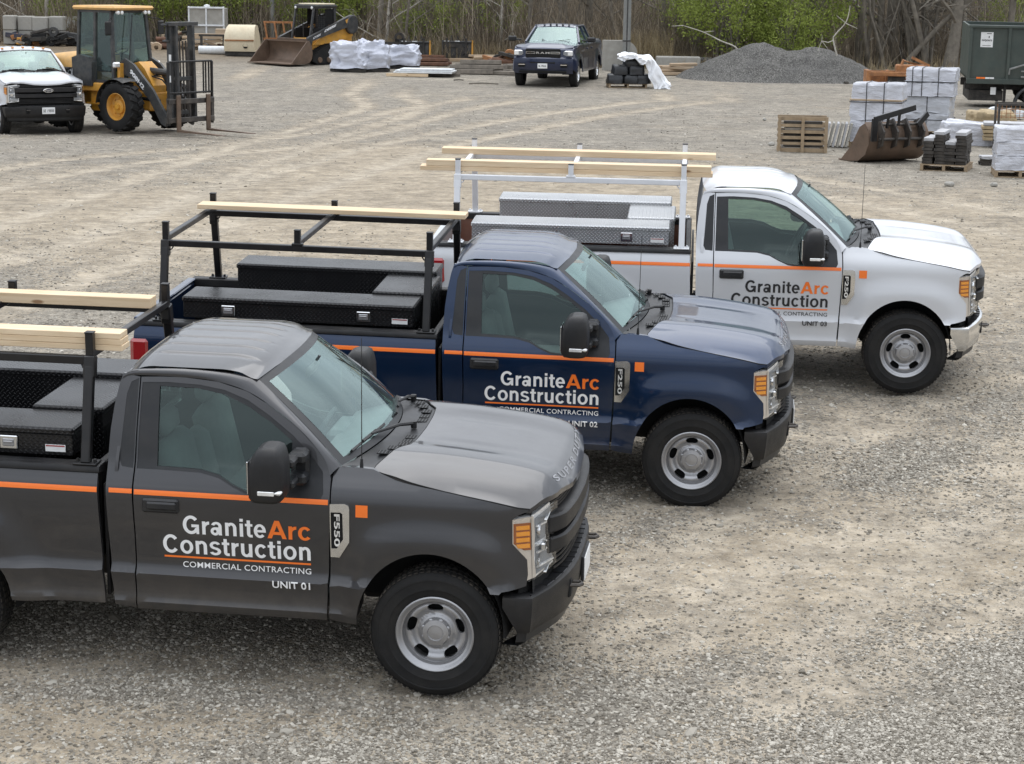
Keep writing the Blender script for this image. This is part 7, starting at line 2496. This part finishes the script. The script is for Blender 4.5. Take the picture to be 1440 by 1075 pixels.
m.tube([(2.05 + .62 * math.cos(R(a)), -.1, .12 + .58 * math.sin(R(a))) for a in range(0, 181, 12)], .05, 8); m.build('mudguard', 'machine_black', o)
for x in (2.05, 3.1):
    for y in (.1, Wd - .1): big_tyre(o, (x, y, .42), .42, .28, -1 if y < 1 else 1, 'worn_steel', lug=20)
m = MB(); m.box((1.15, .2, .40), (.08, .08, .80)); m.box((1.15, 1.9, .40), (.08, .08, .80)); m.box((L_ / 2, .5, .62), (L_, .12, .22)); m.box((L_ / 2, Wd - .5, .62), (L_, .12, .22)); m.box((.6, 1.0, .35), (1.0, 1.6, .30)); m.build('chassis', 'under_steel', o)
m = MB(); m.box((.80, .1, .5), (.16, .02, .22)); m.build('data_plate', 'plate_white', o)
q = at(1357, 152)
o.location = (q.x, q.y, gz(q.x, q.y)); o.rotation_euler = (0, .0, R(-6)); o.scale = (1.0, 1.0, 1.0)
# loose debris lying on the yard
for (px, py, L2, a, lab) in ((680, 119, 1.0, .1, 'thin dark stick lying on the gravel left of the navy pickup'), (645, 114, .35, .2, 'small dark scrap on the gravel near the white panels')):
    m = MB(); m.tube([(-L2 / 2, 0, .03), (0, .02, .05), (L2 / 2, 0, .03)], .025, 6); o = m.build('stick', 'bark_grey'); place(o, px, py, a); tag(o, lab, 'stick')

# ---- more clutter along the back edge and at the right
scrap(235, 72, 'rusty parts and black tubes lying between the wheel loader mast and the pale container', 12, .8, .45, ['under_steel', 'rust_brown', 'grey_wood', 'lumber_weathered', 'dark_steel'], 11, .2)
scrap(140, 62, 'dark scrap half hidden behind the wheel loader cab', 14, 1.2, .6, ['under_steel', 'rubber', 'dark_steel', 'galvanized_pole'], 12, .0)
scrap(548, 84, 'dark steel coupler parts between the track loader and the first attachment', 12, .8, .5, ['under_steel', 'dark_steel', 'machine_black'], 13, .0)
scrap(612, 92, 'rusty brackets in front of the two black and yellow attachments', 9, .7, .25, ['rust_brown', 'under_steel', 'grey_wood'], 14, .2)
scrap(1425, 170, 'grey stones and dark parts under the green trailer', 9, .8, .25, ['concrete', 'under_steel', 'white_panel'], 15, .3)
timber_pile(712, 98, [(0, 0, .06, 1.8, .14, .10, .1), (-.2, .25, .07, 2.2, .12, .09, -.15), (.3, .2, .15, 1.6, .12, .08, .3), (-.1, .45, .1, 2.4, .14, .1, -.05)], 'scattered pale board ends beside the front of the navy crew cab pickup', 'lumber_weathered', -.1)
timber_pile(200, 70, [(0, 0, .06, 2.6, .2, .12, .02), (.2, .3, .07, 2.2, .2, .12, -.06), (.1, .15, .19, 2.0, .2, .12, .04)], 'low stack of grey beams on the ground behind the wheel loader', 'grey_wood', 0)
for k, (px, py, L2) in enumerate(((1190, 118, .2), (1085, 205, .16), (1075, 170, .14), (1335, 262, .18), (1398, 262, .13))):
    m = MB(); m.box((0, 0, .04), (L2, L2 * .7, .09), ch=.03); rumple(m, .02, 9, k); o = m.build('field_stone', 'concrete' if k else 'dark_stone'); place(o, px, py, k * .8)
    tag(o, ('small dark stone near the foot of the gravel pile', 'pale flat stone left of the wooden crate', 'pale stone between the gravel pile and the wooden crate', 'grey stone in front of the dark stone pallet', 'grey stone left of the white pallet at the right edge')[k], 'stone')

scrap(700, 92, 'brown and grey oddments piled on the boards left of the navy crew cab pickup', 12, .8, .5, ['rust_brown', 'lumber_weathered', 'grey_wood', 'under_steel', 'rust_orange'], 21, .3)
scrap(318, 72, 'tan and rusty oddments heaped between the pale container and the cream engine cowl', 12, .7, .6, ['lumber_weathered', 'rust_brown', 'under_steel', 'cream_paint'], 22, .5)
scrap(262, 66, 'pile of pale planks and dark brackets seen through the wheel loader mast', 14, 1.0, .8, ['lumber_weathered', 'cream_paint', 'under_steel', 'rust_brown'], 23, .6)
scrap(430, 74, 'grey metal parts behind the track loader cab', 8, .8, .9, ['galvanized_pole', 'under_steel', 'white_panel'], 24, 1.4)
scrap(1422, 205, 'stones and steel offcuts between the dark stone pallet and the thin steel rack', 10, .5, .25, ['dark_stone', 'concrete', 'dark_steel', 'rust_brown'], 25, .1)
# ================================================================== WOODS BEHIND THE YARD
def bark_tree(h, r0, seed, n_limb=9, spread=1.0, low=0.30):
    """trunk and branch tubes of a bare tree"""
    r_ = random.Random(seed)
    tr, br = MB(), MB()
    def path(p, d, L, n, wob):
        pts = [Vector(p)]
        d = Vector(d).normalized()
        for i in range(n):
            d = (d + Vector((r_.gauss(0, wob), r_.gauss(0, wob), r_.gauss(0, wob * .5)))).normalized()
            pts.append(pts[-1] + d * L / n)
        return pts
    tp = path((0, 0, -.2), (r_.gauss(0, .05), r_.gauss(0, .05), 1), h, 8, .05)
    rs = [r0 * (1.35 if i == 0 else 1 - .86 * i / 8) for i in range(9)]
    tr.tube(tp, rs, 8)
    for k in range(n_limb):
        t_ = low + (0.97 - low) * (k + r_.random()) / n_limb
        i = min(7, int(t_ * 8)); f_ = t_ * 8 - i
        p = tp[i].lerp(tp[i + 1], f_)
        a = r_.random() * 6.28
        L = h * (.42 - .28 * t_) * spread * r_.uniform(.7, 1.3)
        d = Vector((math.cos(a), math.sin(a), r_.uniform(.25, .9)))
        bp_ = path(p, d, L, 5, .16)
        rb = r0 * (1 - .8 * t_) * .42
        br.tube(bp_, [rb * (1 - .8 * q / 5) for q in range(6)], 5)
        for q in range(7):
            u = r_.uniform(.25, 1) * 5
            i2 = min(4, int(u)); p2 = bp_[i2].lerp(bp_[i2 + 1], u - i2)
            d2 = Vector((r_.gauss(0, 1), r_.gauss(0, 1), r_.gauss(.35, .7)))
            tw = path(p2, d2, L * r_.uniform(.2, .5), 3, .2)
            br.tube(tw, [rb * .32, rb * .22, rb * .12, .004], 3, cap=False)
            for w in range(3):
                p3 = tw[r_.randint(1, 3)]
                d3 = Vector((r_.gauss(0, 1), r_.gauss(0, 1), r_.gauss(.3, .7)))
                br.tube(path(p3, d3, L * .16, 2, .25), [.010, .007, .003], 3, cap=False)
    return tr, br
tree_protos = []
for k, (h, r0, nl) in enumerate(((13, .20, 12), (15, .26, 13), (11, .13, 10), (12, .16, 11), (14, .32, 14))):
    tr, br = bark_tree(h, r0, 40 + k, nl, 1.0, .10)
    t_ = thing('bare_tree', 'x', 'tree')
    tr.build('trunk', 'bark_grey', t_, 60); br.build('branches', 'bark_grey', t_, 60)
    tree_protos.append(t_)
TREES = [  # photo x, ground distance, proto, scale, colour
    (657, 85, 4, .62, 0), (632, 85, 2, 1, 0), (600, 88, 3, 1, 0), (700, 86, 0, 1, 0), (745, 90, 2, 1, 0), (783, 83, 2, .9, 0), (800, 88, 0, 1, 0), (818, 84, 1, .8, 0), (835, 92, 3, 1, 0),
    (862, 87, 2, 1, 0), (905, 94, 0, 1, 0), (940, 90, 3, 1, 1), (1065, 86, 2, 1.1, 0), (1182, 92, 1, 1, 0), (1322, 79, 1, .9, 0), (1335, 86, 3, 1, 0), (1300, 95, 0, 1, 0), (1405, 80, 2, 1.2, 0),
    (520, 84, 2, 1, 0), (545, 90, 3, 1, 0), (565, 86, 0, .9, 0), (480, 94, 1, 1, 0), (430, 99, 0, 1, 0), (350, 98, 2, 1, 0), (300, 101, 3, 1, 0), (250, 98, 0, 1, 0), (205, 101, 2, 1, 0), (160, 99, 1, 1, 0),
    (90, 101, 3, 1, 0), (60, 97, 0, 1, 0), (12, 100, 2, 1, 0), (1240, 82, 4, 1.15, 0), (1225, 81, 3, 1, 0), (1258, 82, 2, 1.2, 0), (1275, 83, 0, .8, 0), (1375, 92, 1, 1, 0), (1430, 90, 4, 1, 0),
    (720, 98, 1, 1, 0), (530, 83, 2, .6, 1), (556, 82.5, 2, .55, 0), (572, 84, 3, .6, 0), (690, 83, 2, .6, 1), (728, 83, 3, .7, 0), (768, 82.5, 3, .6, 0), (850, 82, 2, .7, 0), (918, 83, 4, .5, 0), (990, 83, 2, .7, 1), (1150, 83, 2, .8, 0), (1200, 82, 2, .9, 1), (1290, 81, 2, .8, 1), (1345, 83, 2, .8, 1), (50, 90, 2, .8, 1), (230, 91, 3, .9, 0), (365, 91, 2, .8, 1), (440, 90, 3, .8, 0), (765, 101, 0, 1, 0), (880, 103, 1, 1, 0), (980, 101, 3, 1, 0), (1120, 99, 1, 1.1, 0), (1150, 104, 0, 1, 0), (580, 103, 1, 1, 0), (-60, 90, 1, 1, 0), (1500, 85, 1, 1, 0), (1560, 92, 0, 1, 0), (-140, 95, 4, 1, 0)]
LANDMARK = [(-100, 'far left corner of the yard'), (12, 'left end of the concrete block wall'), (60, 'concrete block wall'), (100, 'black scrap heap'), (165, 'wheel loader cab'), (215, 'fork mast'), (265, 'pale container'), (310, 'white drain pipe'),
            (350, 'cream engine cowl'), (430, 'track loader cab'), (482, 'track loader arm'), (515, 'tallest wrapped bundle'), (550, 'lowest wrapped bundle'), (585, 'attachment with the lifting eye'), (640, 'second attachment'),
            (690, 'weathered beams'), (728, 'navy crew cab mirror'), (765, 'navy crew cab bonnet'), (810, 'navy crew cab bed'), (855, 'rounded concrete slab'), (885, 'near utility pole'), (925, 'black rolls'),
            (965, 'long concrete block'), (1010, 'left slope of the gravel pile'), (1065, 'first gravel pile top'), (1120, 'dip in the gravel pile'), (1160, 'second gravel pile top'), (1205, 'right slope of the gravel pile'),
            (1250, 'rusty orange attachment'), (1295, 'stacked wrapped pallets'), (1335, 'corner of the green trailer'), (1400, 'green trailer'), (1520, 'far end of the green trailer')]
used = set()
lab_special = {655: 'thick dark trunk rising behind the second black and yellow attachment', 1240: 'massive leaning trunk with spreading roots right of the gravel pile', 1322: 'straight bare trunk behind the left end of the green trailer', 1065: 'dark slender trunk growing inside the bright green bush'}
for (px, Y, k, s, col) in TREES:
    pr = tree_protos[k]
    if k not in used: o = pr; used.add(k)
    else: o = copy_tree(pr)
    q = at(px, 60)
    x = (px - 720 + 0.0139 * (537.5 - 40)) / (FW * 1440) * (Y * math.cos(PITCH) + (CAM_H + 2) * math.sin(PITCH))
    o.location = (x, Y, gz(x, Y))
    o.rotation_euler = (0, 0, (px * 1.7) % 6.28)
    o.scale = (s, s, s)
    lm = min(LANDMARK, key=lambda q_: abs(q_[0] - px))[1]
    o['label'] = lab_special.get(px, ('forked bare tree', 'tall bare tree', 'slender bare sapling', 'crooked bare tree', 'stout bare tree')[k] + (', pale,' if col else '')
                                 + (' at the edge' if Y < 86 else (' deeper in the woods' if Y > 93 else '')) + ' behind the ' + lm)
    if px not in lab_special: o['group'] = 'bare trees in the woods behind the yard'
    if col:
        for c in o.children:
            for sl in c.material_slots: sl.link = 'OBJECT'; sl.material = MATS['bark_pale']
def wx(px, Y, z=-2.0):
    return (px - 720 + 0.0139 * (537.5 - 60)) / (FW * 1440) * (Y * math.cos(PITCH) + (CAM_H - z) * math.sin(PITCH))

# big gnarled multi-stem tree right of the pile: leaning stems and hanging roots
r_ = random.Random(77)
m = MB()
def wob_path(p, d, L, n, w, grav=0):
    pts = [Vector(p)]; d = Vector(d).normalized()
    for i in range(n):
        d = (d + Vector((r_.gauss(0, w), r_.gauss(0, w), r_.gauss(0, w) - grav))).normalized()
        pts.append(pts[-1] + d * L / n)
    return pts
for k in range(26):
    x = r_.uniform(-1.6, 1.5)
    p = wob_path((x, r_.uniform(-.6, .6), -.1), (r_.gauss(-.05, .22), r_.gauss(0, .1), 1), r_.uniform(3.5, 6), 7, .09)
    r0 = r_.choice([.03, .04, .05, .09, .14])
    m.tube(p, [r0 * (1 - .08 * i) for i in range(8)], 6)
o = thing('gnarled_tree', 'tangled multi stemmed tree with arching dark limbs between the gravel pile and green trailer', 'tree')
m.build('trunk', 'bark_grey', o, 60)
m = MB()
for k in range(26):
    p = wob_path((r_.uniform(-.2, 1.4), r_.uniform(-.5, .3), r_.uniform(2.0, 3.6)), (r_.uniform(.4, 1.3), r_.gauss(0, .3), r_.uniform(-.3, .45)), r_.uniform(1.5, 3.6), 7, .13, .06)
    r0 = r_.uniform(.02, .06)
    m.tube(p, [r0 * (1 - .12 * i) for i in range(8)], 5)
    for q in range(4):
        m.tube(wob_path(p[r_.randint(2, 6)], (r_.gauss(0, 1), r_.gauss(0, .6), r_.uniform(-1.2, .3)), r_.uniform(.4, 1.3), 4, .2, .1), [.018, .014, .01, .007, .004], 4, cap=False)
m.build('branches', 'bark_grey', o, 60)
o.location = (wx(1240, 80.5), 80.5, gz(wx(1240, 80.5), 80.5))
# pale fallen limbs
def limb(pts_px, Y, r0, lab, forks=()):
    m = MB()
    def W(px, py, dy=0):
        f = FW * 1440
        d0 = Y + dy
        # height from the pixel row at the distance Y
        ang = PITCH - math.atan((537.5 - py) / f)
        return Vector((wx(px, d0), d0, CAM_H - d0 * math.tan(ang)))
    P = [W(*p) for p in pts_px]
    base_ = P[-1].copy()
    P2 = [Vector(q) for q in smooth_line([tuple(p) for p in P], 4)]
    n = len(P2)
    m.tube(P2, [r0 * (.35 + .65 * i / (n - 1)) for i in range(n)], 7)
    for fk in forks:
        Q = [W(*p) for p in fk]
        m.tube(Q, [r0 * .5] * (len(Q) - 1) + [r0 * .2], 5)
    m.v = [tuple(Vector(v) - base_) for v in m.v]
    o = m.build('dead_limb', 'bark_pale', None, 60); o.location = base_
    tag(o, lab, 'dead branch')
limb([(946, 33), (975, 42), (1000, 54), (1020, 62), (1029, 75, 0)], 75, .035, 'long bare white limb leaning down to the left end of the gravel pile', [[(946, 33), (930, 34)], [(975, 42), (990, 40)]])
limb([(1178, 2), (1174, 24), (1160, 42), (1157, 50), (1163, 72)], 73, .035, 'forked pale dead sapling rising behind the gravel pile top', [[(1174, 27), (1160, 16)], [(1174, 27), (1190, 34)], [(1157, 51), (1150, 54), (1141, 52), (1141, 43)], [(1141, 52), (1136, 66)], [(1141, 52), (1150, 63)]])

# thicket of thin stems, one mass
def thicket(name, n, xr, yr, hr, tone, mat_, seed, thick=(.006, .016), lean=.22, arch_=.0, dens=None):
    g = np.random.default_rng(seed)
    X = g.uniform(xr[0], xr[1], n); Y = g.uniform(yr[0], yr[1], n)
    if dens is not None:
        k = g.random(n) < dens(X, Y); X, Y = X[k], Y[k]; n = len(X)
    Z = height_at(X, Y) - .05
    H = g.uniform(hr[0], hr[1], n) ** 1.0 * (0.5 + fbm(X, Y, 3.0, 3, seed))
    a = g.uniform(0, 6.283, n); l = np.abs(g.normal(0, lean, n))
    dx, dy = np.cos(a) * l * H, np.sin(a) * l * H
    r0 = g.uniform(thick[0], thick[1], n)
    levels = [(0, 0, 0, 1.0), (.35, .25, .5, .7), (1.0, 1.0, 1.0, .25)]
    V = np.zeros((n, 3, 3, 3))
    for li, (fx, fy, fz, fr) in enumerate(levels):
        wob = g.normal(0, .05, (n, 2)) * H[:, None] * (li == 1)
        for c in range(3):
            an = c * 2.094
            V[:, li, c, 0] = X + dx * fx + wob[:, 0] + np.cos(an) * r0 * fr
            V[:, li, c, 1] = Y + dy * fy + wob[:, 1] + np.sin(an) * r0 * fr
            V[:, li, c, 2] = Z + H * fz - (li == 2) * arch_ * H * l
    b = (np.arange(n) * 9)[:, None, None]
    F = []
    for li in range(2):
        for c in range(3):
            c2 = (c + 1) % 3
            F.append([li * 3 + c, li * 3 + c2, (li + 1) * 3 + c2, (li + 1) * 3 + c])
    F = (np.array(F)[None] + b).reshape(-1, 4)
    me = mesh_np(name, V.reshape(-1, 3), F)
    tn = np.repeat(g.random(n), 9).astype(np.float32)
    at2 = me.attributes.new('tone', 'FLOAT', 'POINT'); at2.data.foreach_set('value', tn)
    me.materials.append(MATS[mat_])
    me.shade_smooth()
    o = link(name, me)
    return o
def edge_y(X):
    return np.where(X < -5.5, 88.5, np.where(X < 0.5, 81.6, 79.8)) + (fbm(X, X * 0, 2.5, 3, 4) - .5) * 2
behind = lambda X, Y: (Y > edge_y(X)).astype(float)
def tonemat(name, a, b, c_):
    t = NT(name)
    at2 = t.n.new('ShaderNodeAttribute'); at2.attribute_name = 'tone'
    c = t.mix(t.mr(at2.outputs['Fac'], 0, .7), a, b)
    c = t.mix(t.mr(at2.outputs['Fac'], .78, .95), c, c_)
    t.set(color=c, rough=.95, spec=.15)
    MATS[name] = t.m
tonemat('twig', (.12, .095, .07), (.30, .25, .185), (.48, .41, .32))
tonemat('dry_grass', (.20, .155, .09), (.38, .30, .18), (.48, .41, .27))
o = thicket('brush', 30000, (-30, 30), (79, 104), (.9, 3.4), None, 'twig', 5, (.008, .022), .42, dens=behind)
tag(o, 'tangled leafless brown brush filling the edge of the woods', 'brush', kind='stuff')
o = thicket('fine_brush', 40000, (-30, 30), (79.5, 98), (.5, 2.6), None, 'twig', 6, (.005, .010), .6, .5, dens=behind)
tag(o, 'fine grey brown twigs low in the woods edge', 'brush', kind='stuff')
o = thicket('far_brush', 12000, (-40, 45), (98, 135), (2.0, 5.5), None, 'twig', 7, (.02, .05), .2)
tag(o, 'brown leafless woods receding beyond the brush', 'woods', kind='stuff')
o = thicket('dry_grass', 16000, (-7.5, 6), (78.5, 84), (.3, 1.3), None, 'dry_grass', 8, (.006, .012), .30, .4, dens=lambda X, Y: (Y > np.where(X < 0.2, 80.9, 78.6)) * np.clip(1.1 - (Y - 81.5) * .4, .1, 1) * np.clip(fbm(X, Y, 2.2, 3, 3) * 2.2 - .3, 0, 1))
tag(o, 'pale dry reeds and grass at the foot of the woods', 'dry grass', kind='stuff')
o = thicket('weeds', 5000, (6, 27), (76.5, 82), (.2, .9), None, 'dry_grass', 9, (.006, .011), .4, .4, dens=lambda X, Y: np.clip(fbm(X, Y, 2.0, 3, 13) * 2 - .55, 0, 1))
tag(o, 'sparse dry weeds below the trees on the right', 'dry grass', kind='stuff')

# young green shrubs: small leaves spread through clumps
t = NT('spring_leaf')
at2 = t.n.new('ShaderNodeAttribute'); at2.attribute_name = 'tone'
c = t.mix(at2.outputs['Fac'], (.13, .17, .035), (.36, .42, .10))
t.set(color=c, rough=.7, spec=.2)
tb = t.n.new('ShaderNodeBsdfTranslucent'); t.l.new(c, tb.inputs[0])
ms = t.n.new('ShaderNodeMixShader'); ms.inputs[0].default_value = .35
t.l.new(t.b.outputs[0], ms.inputs[1]); t.l.new(tb.outputs[0], ms.inputs[2]); t.l.new(ms.outputs[0], t.out.inputs[0])
MATS['spring_leaf'] = t.m
def leaf_mesh(name, n_cl, per, rx, ry, z0, z1, seed, leaf=.075, tight=.28):
    g = np.random.default_rng(seed)
    th, ph = g.uniform(0, 6.283, n_cl), np.arccos(g.uniform(-1, 1, n_cl))
    rr = g.uniform(.25, 1, n_cl) ** .5
    cx = rx * rr * np.sin(ph) * np.cos(th); cy = ry * rr * np.sin(ph) * np.sin(th); cz = (z0 + z1) / 2 + (z1 - z0) / 2 * rr * np.cos(ph)
    ci = g.integers(0, n_cl, n_cl * per); n = len(ci)
    sp = g.uniform(.5, 1.5, n_cl)[ci]
    P = np.stack([cx[ci], cy[ci], cz[ci]], -1) + g.normal(size=(n, 3)) * np.array([1, 1, .6]) * (tight * sp)[:, None]
    P[:, 2] = np.maximum(P[:, 2], .05)
    u = g.normal(size=(n, 3)); u /= np.linalg.norm(u, axis=1)[:, None]
    w = g.normal(size=(n, 3)); w -= (w * u).sum(1)[:, None] * u; w /= np.linalg.norm(w, axis=1)[:, None]
    s = (g.uniform(.5, 1.2, n) * leaf)[:, None]
    V = np.stack([P - u * s * .5, P + w * s * .28, P + u * s * .5, P - w * s * .28], 1).reshape(-1, 3)
    F = np.arange(n * 4).reshape(n, 4)
    me = mesh_np(name, V, F)
    tone = np.clip(np.repeat(g.random(n_cl)[ci] * .6 + g.random(n) * .4, 4), 0, 1).astype(np.float32)
    a_ = me.attributes.new('tone', 'FLOAT', 'POINT'); a_.data.foreach_set('value', tone)
    me.materials.append(MATS['spring_leaf'])
    return me
bushes = []
for k, (nc, per, rx, ry, z0, z1) in enumerate(((110, 75, 1.9, 1.4, .3, 4.0), (80, 60, 1.6, 1.2, .2, 3.2), (60, 45, 1.7, 1.2, .9, 4.2))):
    o = thing('green_shrub', 'x', 'shrub')
    link('foliage', leaf_mesh('foliage', nc, per, rx, ry, z0, z1, 200 + k, .105), o)
    m = MB(); rr_ = random.Random(k)
    for q in range(22):
        a = rr_.uniform(0, 6.28); tl_ = rr_.uniform(.1, .5)
        p = [(rr_.gauss(0, .25), rr_.gauss(0, .2), -.1)]
        top = (math.cos(a) * rx * tl_ * 1.6, math.sin(a) * ry * tl_ * 1.6, z1 * rr_.uniform(.6, 1.0))
        midp = ((p[0][0] + top[0]) / 2 * .7, (p[0][1] + top[1]) / 2 * .7, top[2] * .55)
        m.tube([p[0], midp, top], [.035, .022, .008], 5)
    m.build('stems', 'bark_grey', o, 60)
    bushes.append(o)
BUSH = [(1010, 79.5, 0, 1.15, 'bright green shrub directly behind the left half of the gravel pile'), (1060, 81, 0, 1.25, 'tall bright green shrub behind the middle of the gravel pile'), (1120, 80, 0, 1.1, 'bright green shrub behind the right half of the gravel pile'),
        (1092, 78.6, 1, .9, 'low green shrub just above the crest of the gravel pile'), (945, 84, 2, 1.0, 'thin green shrub above the long concrete block'), (965, 81, 2, .8, 'sparse green shrub left of the brightest shrub'),
        (585, 84, 1, .9, 'small green shrub above the first black and yellow attachment'), (605, 86, 2, .9, 'thin green shrub left of the thick dark trunk'), (455, 89.5, 1, 1.2, 'green shrub behind the track loader cab'),
        (425, 90, 0, 1.0, 'green shrub just right of the thin pole'), (490, 90, 2, 1.0, 'hazy green shrub above the track loader arm'), (690, 84, 2, .8, 'faint green shrub left of the navy crew cab pickup'), (1418, 83, 1, 1.0, 'yellow green shrub above the green trailer'),
        (255, 89.5, 0, 1.1, 'green shrub behind the pale container'), (300, 90, 1, 1.2, 'dark green shrub right of the pale container'), (210, 90, 0, 1.1, 'green shrub behind the wheel loader cab'), (335, 91, 2, 1.2, 'thin green shrub above the cream engine cowl'),
        (75, 91, 1, 1.0, 'green shrub behind the concrete block wall'), (165, 91, 2, 1.2, 'sparse green shrub behind the wheel loader roof'), (1440, 86, 0, .9, 'green shrub in the top right corner')]
ub = set()
for (px, Y, k, s, lab) in BUSH:
    pr = bushes[k]
    o = pr if k not in ub else copy_tree(pr)
    ub.add(k)
    x = wx(px, Y); o.location = (x, Y, gz(x, Y)); o.scale = (s, s, s); o.rotation_euler = (0, 0, px * .37 % 6.28)
    o['label'] = lab
